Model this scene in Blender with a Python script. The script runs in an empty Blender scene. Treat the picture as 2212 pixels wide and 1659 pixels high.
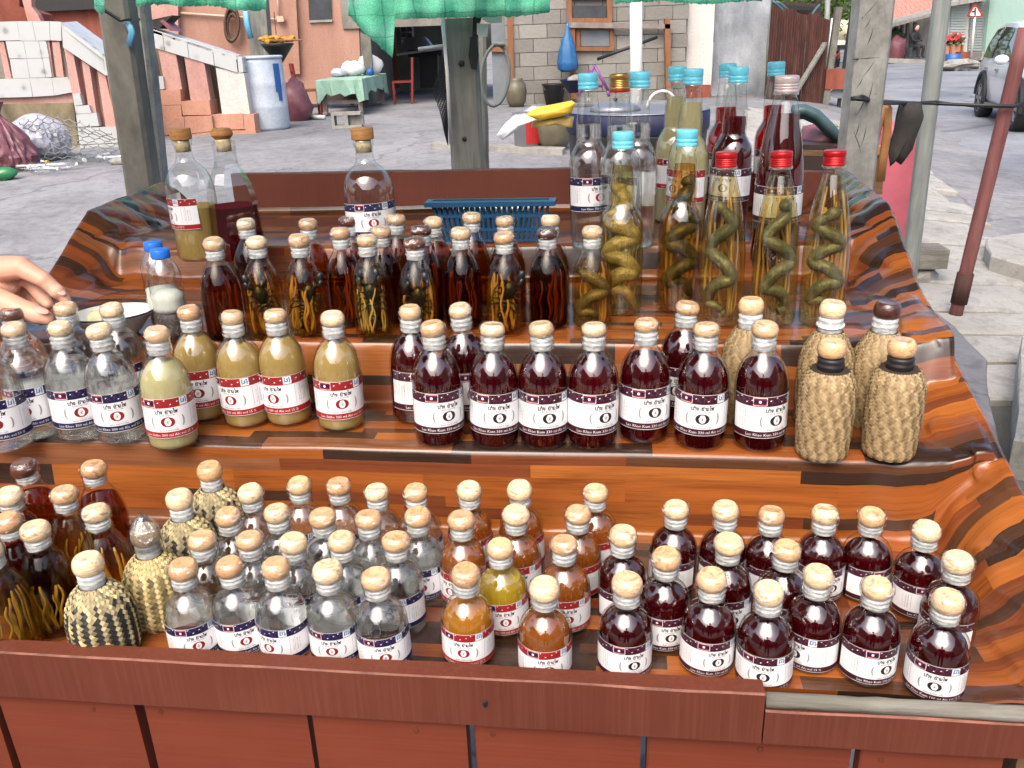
import bpy, bmesh, math, random
from mathutils import Vector, Matrix, noise
br = random.Random(21)
PI = math.pi
scene = bpy.context.scene
COL = scene.collection

# ---------------------------------------------------------------- camera, sky, sun, exposure
HC = 1.5                                  # eye height of the phone, metres
PITCH = math.radians(21.654)
ROLL = math.radians(2.0)
FPX = 1850.0 / 2212.0                     # focal length over picture width
cam_d = bpy.data.cameras.new("camera")
cam = bpy.data.objects.new("camera", cam_d)
COL.objects.link(cam)
scene.camera = cam
cam_d.sensor_width = 36.0
cam_d.lens = 36.0 * FPX
cam_d.clip_start = 0.02
cam_d.clip_end = 600.0
_c, _s = math.cos(ROLL), math.sin(ROLL)
_R0 = Vector((1, 0, 0)); _U0 = Vector((0, math.sin(PITCH), math.cos(PITCH)))
CF = Vector((0, math.cos(PITCH), -math.sin(PITCH)))
CR = _R0 * _c - _U0 * _s
CU = _R0 * _s + _U0 * _c
cam.matrix_world = Matrix(((CR.x, CU.x, -CF.x, 0), (CR.y, CU.y, -CF.y, 0), (CR.z, CU.z, -CF.z, HC), (0, 0, 0, 1)))

world = bpy.data.worlds.new("World"); scene.world = world; world.use_nodes = True
wn = world.node_tree.nodes; wl = world.node_tree.links
SUN_EL, SUN_ROT = math.radians(52), math.radians(200)
sky = wn.new("ShaderNodeTexSky"); sky.sky_type = 'NISHITA'; sky.sun_disc = False
sky.sun_elevation = SUN_EL; sky.sun_rotation = SUN_ROT
sky.air_density = 1.0; sky.dust_density = 6.0; sky.ozone_density = 0.6
bg = wn["Background"]; bg.inputs[1].default_value = 0.15
wl.new(sky.outputs[0], bg.inputs[0])
sun_d = bpy.data.lights.new("sun", 'SUN'); sun_d.energy = 0.55; sun_d.angle = math.radians(50); sun_d.color = (1, .97, .92)
sun = bpy.data.objects.new("sun", sun_d); COL.objects.link(sun)
_sd = Vector((math.sin(SUN_ROT) * math.cos(SUN_EL), math.cos(SUN_ROT) * math.cos(SUN_EL), math.sin(SUN_EL)))
sun.rotation_euler = _sd.to_track_quat('Z', 'Y').to_euler()
vs = scene.view_settings
scene.display_settings.display_device = 'sRGB'
vs.view_transform = 'Standard'; vs.look = 'None'; vs.exposure = 1.30; vs.gamma = 1.0; vs.use_curve_mapping = False
scene.render.engine = 'CYCLES'
cy = scene.cycles
cy.use_denoising = True; cy.denoiser = 'OPENIMAGEDENOISE'
cy.max_bounces = 14; cy.transmission_bounces = 12; cy.glossy_bounces = 6; cy.diffuse_bounces = 3
cy.transparent_max_bounces = 24; cy.sample_clamp_indirect = 6.0; cy.caustics_refractive = True; cy.caustics_reflective = False
cy.blur_glossy = 0.0

# ---------------------------------------------------------------- from photo measurements to the place (photo measured on a 2212 x 1659 view)
def ray(u, v):
    return CF + CR * ((u - 1106.0) / 1850.0) + CU * ((829.5 - v) / 1850.0)
CAM = Vector((0, 0, HC))
def onz(u, v, z):
    d = ray(u, v); return CAM + d * ((z - HC) / d.z)
def ondepth(u, v, dep):
    return CAM + ray(u, v) * dep
def ony(u, v, y):
    d = ray(u, v); return CAM + d * (y / d.y)

# ---------------------------------------------------------------- mesh helpers
class MB:
    def __init__(self):
        self.v = []; self.f = []; self.m = []
    def add(self, vs_, fs_, mi=0, M=None):
        b = len(self.v)
        self.v += [tuple(M @ Vector(p)) for p in vs_] if M is not None else [tuple(p) for p in vs_]
        for k, f in enumerate(fs_):
            self.f.append(tuple(b + i for i in f)); self.m.append(mi[k] if isinstance(mi, list) else mi)
        return self
    def box(self, c, s, mi=0, rz=0.0, M=None):
        x, y, z = s[0] / 2, s[1] / 2, s[2] / 2
        pts = [(-x, -y, -z), (x, -y, -z), (x, y, -z), (-x, y, -z), (-x, -y, z), (x, -y, z), (x, y, z), (-x, y, z)]
        T = Matrix.Translation(c) @ Matrix.Rotation(rz, 4, 'Z')
        if M is not None: T = M @ T
        return self.add(pts, [(0, 3, 2, 1), (4, 5, 6, 7), (0, 1, 5, 4), (1, 2, 6, 5), (2, 3, 7, 6), (3, 0, 4, 7)], mi, T)
    def hexa(self, p, mi=0):                   # eight corners: bottom ring then top ring
        return self.add(p, [(0, 3, 2, 1), (4, 5, 6, 7), (0, 1, 5, 4), (1, 2, 6, 5), (2, 3, 7, 6), (3, 0, 4, 7)], mi)
    def beam(self, a, b, w, h, mi=0, up=(0, 0, 1), w2=None, h2=None):
        a = Vector(a); b = Vector(b); d = (b - a).normalized(); up = Vector(up)
        if abs(d.dot(up)) > .98: up = Vector((0, 1, 0))
        x = d.cross(up).normalized(); y = x.cross(d).normalized()
        w2 = w if w2 is None else w2; h2 = h if h2 is None else h2
        P = []
        for q, ww, hh in ((a, w, h), (b, w2, h2)):
            P += [q - x * ww / 2 - y * hh / 2, q + x * ww / 2 - y * hh / 2, q + x * ww / 2 + y * hh / 2, q - x * ww / 2 + y * hh / 2]
        return self.add(P, [(0, 3, 2, 1), (4, 5, 6, 7), (0, 1, 5, 4), (1, 2, 6, 5), (2, 3, 7, 6), (3, 0, 4, 7)], mi)
    def tube(self, path, rad, n=8, mi=0, cap=True, flat=1.0):
        path = [Vector(p) for p in path]; k = len(path)
        rad = [rad] * k if not isinstance(rad, (list, tuple)) else rad
        b = len(self.v); prev = None
        for i, p in enumerate(path):
            d = (path[min(i + 1, k - 1)] - path[max(i - 1, 0)])
            d = d.normalized() if d.length > 1e-9 else Vector((0, 0, 1))
            if prev is None:
                u = Vector((0, 0, 1)) if abs(d.z) < .9 else Vector((0, 1, 0))
                x = d.cross(u).normalized()
            else:
                x = (prev - d * prev.dot(d)).normalized()
            prev = x; y = d.cross(x)
            for j in range(n):
                a = 2 * PI * j / n
                self.v.append(tuple(p + (x * math.cos(a) + y * math.sin(a) * flat) * rad[i]))
        for i in range(k - 1):
            for j in range(n):
                j2 = (j + 1) % n
                self.f.append((b + i * n + j, b + i * n + j2, b + (i + 1) * n + j2, b + (i + 1) * n + j)); self.m.append(mi)
        if cap:
            self.f.append(tuple(b + j for j in range(n))[::-1]); self.m.append(mi)
            self.f.append(tuple(b + (k - 1) * n + j for j in range(n))); self.m.append(mi)
        return self
    def lathe(self, prof, n=28, mi=0, c=(0, 0, 0), sx=1.0, sy=1.0, wob=None, M=None):
        b = len(self.v); c = Vector(c); rows = []
        for r, z in prof:
            if r < 1e-6:
                p = c + Vector((0, 0, z)); self.v.append(tuple(M @ p if M is not None else p)); rows.append([len(self.v) - 1])
            else:
                row = []
                for j in range(n):
                    a = 2 * PI * j / n; rr = r * (wob(a, z) if wob else 1)
                    p = c + Vector((rr * math.cos(a) * sx, rr * math.sin(a) * sy, z))
                    self.v.append(tuple(M @ p if M is not None else p)); row.append(len(self.v) - 1)
                rows.append(row)
        for i in range(len(rows) - 1):
            A, B = rows[i], rows[i + 1]
            for j in range(n):
                j2 = (j + 1) % n
                if len(A) == 1 and len(B) == 1: continue
                if len(A) == 1: self.f.append((A[0], B[j2], B[j]))
                elif len(B) == 1: self.f.append((A[j], A[j2], B[0]))
                else: self.f.append((A[j], A[j2], B[j2], B[j]))
                self.m.append(mi)
        return self
    def blob(self, c, s, n=10, m=7, mi=0, amp=0.15, freq=2.0, seed=0.0, M=None):
        prof = []
        b = len(self.v); c = Vector(c); rows = []
        for i in range(m + 1):
            ph = PI * i / m
            row = []
            for j in range(n):
                a = 2 * PI * j / n
                d = Vector((math.sin(ph) * math.cos(a), math.sin(ph) * math.sin(a), -math.cos(ph)))
                k = 1 + amp * noise.noise(d * freq + Vector((seed, seed * 1.7, 0)))
                p = c + Vector((d.x * s[0], d.y * s[1], d.z * s[2])) * k
                self.v.append(tuple(M @ p if M is not None else p)); row.append(len(self.v) - 1)
                if i in (0, m): row = [row[0]] * n; break
            rows.append(row)
        for i in range(m):
            A, B = rows[i], rows[i + 1]
            for j in range(n):
                j2 = (j + 1) % n
                f = [A[j], A[j2], B[j2], B[j]]
                g = []
                for q in f:
                    if q not in g: g.append(q)
                if len(g) > 2: self.f.append(tuple(g)); self.m.append(mi)
        return self
    def grid(self, fn, nu, nv, mi=0):
        b = len(self.v)
        for i in range(nu + 1):
            for j in range(nv + 1):
                self.v.append(tuple(fn(i / nu, j / nv)))
        for i in range(nu):
            for j in range(nv):
                q = b + i * (nv + 1) + j
                self.f.append((q, q + nv + 1, q + nv + 2, q + 1)); self.m.append(mi)
        return self
    def mesh(self, name, mats, smooth=False):
        me = bpy.data.meshes.new(name); me.from_pydata(self.v, [], self.f)
        for mt in (mats if isinstance(mats, (list, tuple)) else [mats]): me.materials.append(mt)
        me.polygons.foreach_set("material_index", self.m)
        if smooth: me.polygons.foreach_set("use_smooth", [True] * len(self.f))
        me.update(); return me
    def build(self, name, mats, parent=None, smooth=False, **kw):
        return put(name, self.mesh(name, mats, smooth), parent, **kw)

def put(name, me, parent=None, loc=None, rot=None, label=None, cat=None, group=None, kind=None, scale=None):
    o = bpy.data.objects.new(name, me); COL.objects.link(o)
    if parent is not None: o.parent = parent
    if loc is not None: o.location = loc
    if rot is not None: o.rotation_euler = rot
    if scale is not None: o.scale = scale
    return tag(o, label, cat, group, kind)
def tag(o, label=None, cat=None, group=None, kind=None):
    if label: o["label"] = label
    if cat: o["category"] = cat
    if group: o["group"] = group
    if kind: o["kind"] = kind
    return o
def thing(name, label, cat, loc=(0, 0, 0), rot=(0, 0, 0), group=None):
    o = bpy.data.objects.new(name, None); COL.objects.link(o); o.empty_display_size = .05
    o.location = loc; o.rotation_euler = rot
    return tag(o, label, cat, group)
def smooth_by_angle(me, ang=40):
    me.polygons.foreach_set("use_smooth", [True] * len(me.polygons))
    try: me.set_sharp_from_angle(angle=math.radians(ang))
    except Exception: pass
    return me

# ---------------------------------------------------------------- material helpers
def lin(r, g, b):
    f = lambda c: (c / 255 / 12.92) if c / 255 <= .04045 else ((c / 255 + .055) / 1.055) ** 2.4
    return (f(r), f(g), f(b), 1)
class NT:
    def __init__(self, name):
        self.mat = bpy.data.materials.new(name); self.mat.use_nodes = True
        self.t = self.mat.node_tree; self.n = self.t.nodes; self.l = self.t.links
        self.p = self.n["Principled BSDF"]; self.out = self.n["Material Output"]
    def new(self, ty, **kw):
        nd = self.n.new(ty)
        for k, v in kw.items(): setattr(nd, k, v)
        return nd
    def link(self, a, b): self.l.new(a, b)
    def coord(self, kind="Object", scale=(1, 1, 1), rot=(0, 0, 0)):
        tc = self.new("ShaderNodeTexCoord"); mp = self.new("ShaderNodeMapping")
        mp.inputs["Scale"].default_value = scale; mp.inputs["Rotation"].default_value = rot
        self.link(tc.outputs[kind], mp.inputs[0]); return mp.outputs[0]
    def noise(self, vec, scale=5, detail=4, rough=.55, dist=0):
        nd = self.new("ShaderNodeTexNoise"); nd.inputs["Scale"].default_value = scale; nd.inputs["Detail"].default_value = detail
        nd.inputs["Roughness"].default_value = rough; nd.inputs["Distortion"].default_value = dist
        if vec is not None: self.link(vec, nd.inputs["Vector"])
        return nd.outputs["Fac"]
    def ramp(self, fac, stops, interp='LINEAR'):
        r = self.new("ShaderNodeValToRGB"); r.color_ramp.interpolation = interp
        el = r.color_ramp.elements
        while len(el) < len(stops): el.new(.5)
        for e, (p, c) in zip(el, stops): e.position = p; e.color = c if len(c) == 4 else (*c, 1)
        self.link(fac, r.inputs[0]); return r.outputs[0]
    def mix(self, fac, a, b, mode='MIX'):
        m = self.new("ShaderNodeMix"); m.data_type = 'RGBA'; m.blend_type = mode
        for s, x in ((0, fac), (6, a), (7, b)):
            if hasattr(x, "is_linked"): self.link(x, m.inputs[s])
            elif s == 0: m.inputs[0].default_value = x
            else: m.inputs[s].default_value = x
        return m.outputs[2]
    def math(self, op, a, b=None, c=None):
        m = self.new("ShaderNodeMath"); m.operation = op
        for i, x in enumerate((a, b, c)):
            if x is None: continue
            if hasattr(x, "is_linked"): self.link(x, m.inputs[i])
            else: m.inputs[i].default_value = x
        return m.outputs[0]
    def bump(self, h, strength=.3, dist=.002, normal_in="Normal"):
        b = self.new("ShaderNodeBump"); b.inputs["Strength"].default_value = strength; b.inputs["Distance"].default_value = dist
        self.link(h, b.inputs["Height"]); self.link(b.outputs[0], self.p.inputs[normal_in]); return b
    def set(self, **kw):
        for k, v in kw.items():
            k = k.replace("_", " ")
            i = self.p.inputs[k]
            if hasattr(v, "is_linked"): self.link(v, i)
            else: i.default_value = v
        return self
def plain(name, rgb, rough=.5, var=.12, vscale=8, bump=0, bscale=60, **kw):
    """a painted or plain surface with a little uneven tone and relief"""
    t = NT(name); c = lin(*rgb); co = t.coord("Object")
    n = t.noise(co, vscale, 5, .6)
    lo = tuple(x * (1 - var) for x in c[:3]); hi = tuple(min(1, x * (1 + var)) for x in c[:3])
    t.set(Base_Color=t.ramp(n, [(.3, lo), (.7, hi)]), Roughness=rough, **kw)
    if bump: t.bump(t.noise(co, bscale, 4), bump, .003)
    return t.mat
# ---------------------------------------------------------------- materials of the stall and the bottles
def mat_vinyl():
    t = NT("printed_vinyl"); uv = t.new("ShaderNodeTexCoord").outputs["UV"]
    sp = t.new("ShaderNodeSeparateXYZ"); t.link(uv, sp.inputs[0]); U, V = sp.outputs[0], sp.outputs[1]
    V2 = t.math('MULTIPLY_ADD', t.math('SINE', t.math('MULTIPLY', V, 97.0)), .0055, V)
    row = t.math('FLOOR', t.math('DIVIDE', V2, .0205))
    w1 = t.new("ShaderNodeTexWhiteNoise", noise_dimensions='1D'); t.link(row, w1.inputs["W"])
    L = t.math('MULTIPLY_ADD', w1.outputs["Value"], .22, .14)
    uu = t.math('DIVIDE', t.math('MULTIPLY_ADD', w1.outputs["Value"], 7.3, U), L)
    colm = t.math('FLOOR', uu)
    cb = t.new("ShaderNodeCombineXYZ"); t.link(colm, cb.inputs[0]); t.link(row, cb.inputs[1])
    w2 = t.new("ShaderNodeTexWhiteNoise", noise_dimensions='2D'); t.link(cb.outputs[0], w2.inputs["Vector"])
    rnd = w2.outputs["Value"]
    base = t.ramp(rnd, [(0, lin(66, 45, 38)), (.12, lin(180, 92, 40)), (.34, lin(142, 70, 44)), (.50, lin(108, 66, 46)), (.63, lin(192, 104, 46)), (.78, lin(84, 56, 45)),
                        (.86, lin(164, 80, 42)), (.94, lin(160, 98, 68))], 'CONSTANT')
    # grain: long streaks along the printed plank, offset per plank
    off = t.math('MULTIPLY', rnd, 31.0)
    cg = t.new("ShaderNodeCombineXYZ"); t.link(t.math('MULTIPLY', U, 9.0), cg.inputs[0]); t.link(t.math('MULTIPLY', V, 340.0), cg.inputs[1]); t.link(off, cg.inputs[2])
    g = t.noise(cg.outputs[0], 1.0, 6, .65, 1.2)
    cg2 = t.new("ShaderNodeCombineXYZ"); t.link(t.math('MULTIPLY', U, 4.0), cg2.inputs[0]); t.link(t.math('MULTIPLY', V, 45.0), cg2.inputs[1]); t.link(off, cg2.inputs[2])
    g2 = t.noise(cg2.outputs[0], 1.0, 3, .5, .6)
    gr = t.ramp(t.math('MULTIPLY_ADD', g2, .5, t.math('MULTIPLY', g, .5)), [(.3, (.46, .40, .38)), (.5, (.97, .95, .93)), (.68, (1.30, 1.27, 1.20))])
    hs = t.new("ShaderNodeHueSaturation"); hs.inputs["Saturation"].default_value = .98; hs.inputs["Hue"].default_value = .508; hs.inputs["Value"].default_value = .58; t.link(t.mix(1.0, base, gr, 'MULTIPLY'), hs.inputs["Color"]); col = hs.outputs[0]
    t.set(Base_Color=col, Roughness=.26, Specular_IOR_Level=.45, Coat_Weight=.22, Coat_Roughness=.12)
    co = t.coord("Object")
    t.bump(t.noise(co, 26, 3), .18, .004)
    return t.mat
M = {}
M['vinyl'] = mat_vinyl()
def mat_painted_board(name, c1, c2, dirz=True):
    t = NT(name); co = t.coord("Object", (220, 220, 3)); co2 = t.coord("Object", (3, 3, 3)); co3 = t.coord("Object", (60, 60, 60))
    s = t.noise(co, 1, 4, .6); b = t.noise(co2, 1.4, 4, .6); d = t.noise(co3, 1, 5, .7)
    c = t.ramp(b, [(.3, c1), (.7, c2)])
    c = t.mix(t.ramp(s, [(.45, (0, 0, 0)), (.75, (.35, .35, .35))]), c, lin(118, 72, 55))
    c = t.mix(t.ramp(d, [(.70, (0, 0, 0)), (.78, (.7, .7, .7))]), c, lin(60, 40, 35))
    t.set(Base_Color=c, Roughness=.5, Specular_IOR_Level=.35); t.bump(s, .35, .0006); return t.mat
M['board'] = mat_painted_board("painted_board", lin(88, 42, 29), lin(102, 52, 37))
M['plank'] = mat_painted_board("painted_plank", lin(104, 42, 26), lin(114, 53, 34))
M['backboard'] = mat_painted_board("back_board_paint", lin(104, 54, 41), lin(122, 67, 51))
def mat_oldwood(name, c1, c2, c3, sc=(40, 40, 3), rough=.85):
    t = NT(name); co = t.coord("Object", sc); g = t.noise(co, 1, 6, .65, .4); b = t.noise(t.coord("Object"), 5, 4)
    c = t.ramp(g, [(.25, c1), (.5, c2), (.75, c3)])
    c = t.mix(t.ramp(b, [(.4, (0, 0, 0)), (.7, (.5, .5, .5))]), c, c1)
    t.set(Base_Color=c, Roughness=rough, Specular_IOR_Level=.2); t.bump(g, .6, .004); return t.mat
M['greywood_x'] = mat_oldwood("grey_weathered_wood", lin(84, 82, 76), lin(122, 120, 112), lin(150, 148, 140), (6, 60, 60))
M['greywood'] = mat_oldwood("grey_post_wood", lin(84, 84, 80), lin(122, 122, 116), lin(152, 152, 146), (34, 34, 2.5))
M['under'] = mat_oldwood("rough_shelf_wood", lin(80, 60, 45), lin(110, 84, 62), lin(130, 102, 80), (5, 40, 40))

def mat_shell(name="bottle_glass", tint=(.97, .985, .98), edge=(.26, .31, .30), rough=.0, ior=2.2, bump=0):
    t = NT(name)
    tr = t.new("ShaderNodeBsdfTransparent"); gl = t.new("ShaderNodeBsdfGlossy"); gl.inputs["Roughness"].default_value = rough
    lw = t.new("ShaderNodeLayerWeight"); lw.inputs["Blend"].default_value = .35
    t.link(t.ramp(lw.outputs["Facing"], [(.50, (*tint, 1)), (.80, (*[x * .5 + y * .5 for x, y in zip(tint, edge)], 1)), (.96, (*edge, 1))]), tr.inputs[0])
    fr = t.new("ShaderNodeLayerWeight"); fr.inputs["Blend"].default_value = .5          # 1 - cos, the same from both sides of the thin wall
    f0 = ((ior - 1) / (ior + 1)) ** 2
    sch = t.math('MULTIPLY_ADD', t.math('POWER', fr.outputs["Facing"], 3.6), (1 - f0) * .85, f0)
    geo = t.new("ShaderNodeNewGeometry"); sch = t.math('MULTIPLY', sch, t.math('MULTIPLY_ADD', geo.outputs["Backfacing"], -.6, 1.0))
    mx = t.new("ShaderNodeMixShader"); t.link(sch, mx.inputs[0])
    if bump:
        b = t.new("ShaderNodeBump"); b.inputs["Strength"].default_value = bump; b.inputs["Distance"].default_value = .003
        nn = t.noise(t.coord("Object", (170, 170, 90), (.5, .3, 0)), 1, 3, .6, .6); t.link(nn, b.inputs["Height"])
        t.link(b.outputs[0], gl.inputs["Normal"]); t.link(b.outputs[0], fr.inputs["Normal"])
    t.link(tr.outputs[0], mx.inputs[1]); t.link(gl.outputs[0], mx.inputs[2]); t.link(mx.outputs[0], t.out.inputs[0]); return t.mat
M['glass'] = mat_shell()
M['glass_thin'] = mat_shell("flask_glass", ior=1.48)
M['pet'] = mat_shell("clear_plastic", (.95, .97, .98), (.60, .66, .72), .05)
def mat_liquid(name, col, ior=1.33, rough=0.0, haze=None, hazef=0.0, emit=None):
    t = NT(name); g = t.new("ShaderNodeBsdfGlass"); g.inputs["Color"].default_value = (*col, 1); g.inputs["IOR"].default_value = ior; g.inputs["Roughness"].default_value = rough
    if haze:
        d = t.new("ShaderNodeBsdfDiffuse"); d.inputs[0].default_value = (*haze, 1)
        tl = t.new("ShaderNodeBsdfTranslucent"); tl.inputs[0].default_value = (*haze, 1)
        a = t.new("ShaderNodeMixShader"); a.inputs[0].default_value = .22; t.link(d.outputs[0], a.inputs[1]); t.link(tl.outputs[0], a.inputs[2])
        m = t.new("ShaderNodeMixShader"); m.inputs[0].default_value = hazef
        t.link(g.outputs[0], m.inputs[1]); t.link(a.outputs[0], m.inputs[2]); t.link(m.outputs[0], t.out.inputs[0])
    else: t.link(g.outputs[0], t.out.inputs[0])
    return t.mat
def mat_tint(name, col, ior=1.15, mixg=.18):
    # seen through with its contents: mostly straight through, tinted, with some bending
    t = NT(name); tr = t.new("ShaderNodeBsdfTransparent"); tr.inputs[0].default_value = (*col, 1)
    g = t.new("ShaderNodeBsdfGlass"); g.inputs["Color"].default_value = (*col, 1); g.inputs["IOR"].default_value = 1.33
    m = t.new("ShaderNodeMixShader"); m.inputs[0].default_value = mixg; t.link(tr.outputs[0], m.inputs[1]); t.link(g.outputs[0], m.inputs[2]); t.link(m.outputs[0], t.out.inputs[0]); return t.mat
M['clear'] = mat_tint("clear_liquor", (.975, .985, .975), mixg=.55)
M['amber'] = mat_tint("amber_liquor", (.89, .68, .34))
M['gold'] = mat_tint("golden_liquor", (.95, .86, .56))
M['brown'] = mat_tint("brown_liquor", (.56, .24, .07), mixg=.1)
M['darkliq'] = mat_tint("dark_liquor", (.42, .15, .05), mixg=.15)
M['olive'] = mat_tint("olive_liquor", (.74, .64, .32))
M['satho'] = mat_liquid("cloudy_satho", (.9, .8, .4), 1.33, .1, lin(188, 160, 96)[:3], .80)
M['satho_pale'] = mat_liquid("pale_cloudy_satho", (.9, .85, .55), 1.33, .1, lin(204, 196, 146)[:3], .82)
M['honey'] = mat_liquid("honey_liquor", (.93, .66, .16), 1.33, .10, lin(226, 156, 50)[:3], .42)
M['honey_deep'] = mat_liquid("deep_honey_liquor", (.82, .50, .14), 1.33, .10, lin(186, 110, 40)[:3], .42)
M['lemon'] = mat_liquid("lemon_liquor", (.96, .86, .28), 1.33, .06, lin(226, 196, 60)[:3], .40)
M['kum'] = mat_liquid("purple_rice_wine", (.46, .018, .035), 1.33, 0, lin(84, 8, 18)[:3], .34)
M['kum_red'] = mat_liquid("red_rice_wine", (.80, .03, .05), 1.33, 0, lin(120, 8, 16)[:3], .2)
def mat_stopper(name, stops):
    t = NT(name); oi = t.new("ShaderNodeObjectInfo"); co = t.coord("Object", (60, 60, 160))
    add = t.new("ShaderNodeVectorMath"); add.operation = 'ADD'; t.link(co, add.inputs[0])
    cb = t.new("ShaderNodeCombineXYZ"); t.link(t.math('MULTIPLY', oi.outputs["Random"], 50.0), cb.inputs[0]); t.link(t.math('MULTIPLY', oi.outputs["Random"], 23.0), cb.inputs[2]); t.link(cb.outputs[0], add.inputs[1])
    g = t.noise(add.outputs[0], .9, 3, .5, 1.8)
    r2 = t.math('FRACT', t.math('MULTIPLY', oi.outputs["Random"], 7.31))
    base = t.ramp(r2, stops)
    c = t.mix(1.0, base, t.ramp(g, [(.28, (.46, .36, .28)), (.44, (.96, .93, .90)), (.54, (1, 1, 1)), (.62, (.74, .62, .52)), (.70, (1.05, 1.05, 1.02))]), 'MULTIPLY')
    t.set(Base_Color=c, Roughness=.42, Coat_Weight=.9, Coat_Roughness=.06)
    wv = t.new("ShaderNodeTexNoise"); wv.inputs["Scale"].default_value = 1; wv.inputs["Detail"].default_value = 2
    t.link(t.coord("Object", (160, 160, 420), (.6, .4, 0)), wv.inputs["Vector"])
    t.bump(wv.outputs["Fac"], .55, .0012, "Coat Normal"); return t.mat
M['stopper'] = mat_stopper("turned_wood_stopper", [(0, lin(206, 162, 118)), (.35, lin(224, 192, 148)), (.7, lin(238, 218, 182)), (1, lin(214, 174, 130))])
M['stopper_dark'] = mat_stopper("dark_wood_stopper", [(0, lin(70, 36, 26)), (.5, lin(110, 64, 44)), (1, lin(60, 30, 24))])
def mat_neck():
    t = NT("white_neck_sleeve"); n = t.noise(t.coord("Object", (120, 120, 300)), 1, 3, .6)
    t.set(Base_Color=t.ramp(n, [(.35, lin(160, 166, 168)), (.65, lin(216, 220, 220))]), Roughness=.22, Coat_Weight=.6, Coat_Roughness=.08); t.bump(n, .8, .0015); return t.mat
M['neck'] = mat_neck()
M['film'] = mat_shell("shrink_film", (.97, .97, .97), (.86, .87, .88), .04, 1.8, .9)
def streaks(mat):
    # crinkle glints painted as small white strokes, with the wrap's printed diagonal lettering
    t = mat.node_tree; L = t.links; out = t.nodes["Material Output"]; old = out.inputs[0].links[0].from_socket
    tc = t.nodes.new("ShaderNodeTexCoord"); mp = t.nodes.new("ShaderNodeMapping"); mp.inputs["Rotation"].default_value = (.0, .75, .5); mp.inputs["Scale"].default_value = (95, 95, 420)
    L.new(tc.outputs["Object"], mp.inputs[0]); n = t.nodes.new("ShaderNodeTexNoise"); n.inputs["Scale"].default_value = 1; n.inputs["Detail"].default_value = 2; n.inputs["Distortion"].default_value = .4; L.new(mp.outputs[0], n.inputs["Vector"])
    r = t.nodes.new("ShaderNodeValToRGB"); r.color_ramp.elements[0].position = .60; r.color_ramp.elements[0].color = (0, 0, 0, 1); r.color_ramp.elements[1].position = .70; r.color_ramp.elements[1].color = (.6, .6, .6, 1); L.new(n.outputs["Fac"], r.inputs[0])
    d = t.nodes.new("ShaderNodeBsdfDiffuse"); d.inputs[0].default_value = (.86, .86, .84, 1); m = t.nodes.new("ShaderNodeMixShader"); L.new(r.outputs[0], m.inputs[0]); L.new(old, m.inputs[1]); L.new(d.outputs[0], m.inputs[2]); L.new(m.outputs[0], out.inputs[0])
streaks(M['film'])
M['film_white'] = mat_shell("crumpled_film", (.62, .62, .62), (.5, .5, .5), .12, 3.2, 1.0)
M['paper'] = plain("label_paper", (232, 234, 238), .42, .03)
M['ink_navy'] = plain("navy_print", (22, 22, 66), .42, .1, 40)
M['ink_red'] = plain("red_print", (150, 30, 28), .42, .1, 40)
M['ink_plum'] = plain("plum_print", (58, 14, 32), .42, .1, 40)
M['ink_black'] = plain("black_print", (34, 30, 34), .45, .05)
M['ink_dkred'] = plain("dark_red_print", (132, 22, 24), .45, .05)
M['ink_grey'] = plain("grey_print", (150, 150, 146), .45, .05)
M['ink_cyan'] = plain("blue_print", (44, 120, 170), .45, .05)
M['ink_dim'] = plain("faint_print", (96, 60, 92), .45, .05)
M['cap_blue'] = plain("turquoise_cap", (112, 216, 238), .35, .08, 60, .15, 200, Coat_Weight=.5)
M['cap_red'] = plain("red_metal_cap", (196, 36, 42), .3, .08, 40, Metallic=.55)
M['cap_white'] = plain("white_metal_cap", (196, 180, 180), .3, .1, 120, Metallic=.2)
M['cap_gold'] = plain("gold_metal_cap", (196, 150, 84), .28, .1, 60, Metallic=.8)
M['cap_pet'] = plain("blue_plastic_cap", (36, 112, 214), .4, .06, 40)
M['steelrim'] = plain("bare_metal_rim", (200, 196, 190), .25, .05, 40, Metallic=.9)
M['cork'] = plain("cork", (206, 190, 150), .8, .15, 200, .4, 300)
M['corktop'] = mat_oldwood("stopper_disc_wood", lin(140, 96, 50), lin(176, 128, 76), lin(196, 150, 96), (30, 30, 200), .5)
def mat_snake(name, c1, c2, c3):
    t = NT(name); co = t.coord("Object"); v = t.new("ShaderNodeTexVoronoi"); v.inputs["Scale"].default_value = 400; t.link(co, v.inputs["Vector"])
    n = t.noise(co, 60, 4, .6)
    c = t.ramp(n, [(.3, c1), (.5, c2), (.72, c3)])
    c = t.mix(t.ramp(v.outputs["Distance"], [(.25, (0, 0, 0)), (.7, (.6, .6, .6))]), c, c1)
    t.set(Base_Color=c, Roughness=.45, Coat_Weight=.3); t.bump(v.outputs["Distance"], .6, .0012); return t.mat
M['snake_green'] = mat_snake("grey_green_snake_skin", lin(62, 64, 60), lin(100, 104, 96), lin(140, 140, 130))
M['snake_dark'] = mat_snake("dark_snake_skin", lin(40, 44, 40), lin(72, 78, 70), lin(112, 116, 106))
M['snake_tan'] = mat_snake("tan_snake_skin", lin(104, 92, 62), lin(164, 150, 108), lin(206, 194, 154))
M['root'] = mat_oldwood("pale_root", lin(146, 118, 74), lin(186, 158, 106), lin(210, 186, 138), (20, 20, 20), .6)
M['scorpion'] = plain("black_scorpion_shell", (26, 28, 30), .3, .2, 100, .3, 200)
M['seed'] = plain("dark_seeds", (66, 60, 60), .6, .5, 300)
M['ricewhite'] = plain("white_powder", (206, 208, 196), .8, .08, 100)
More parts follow.
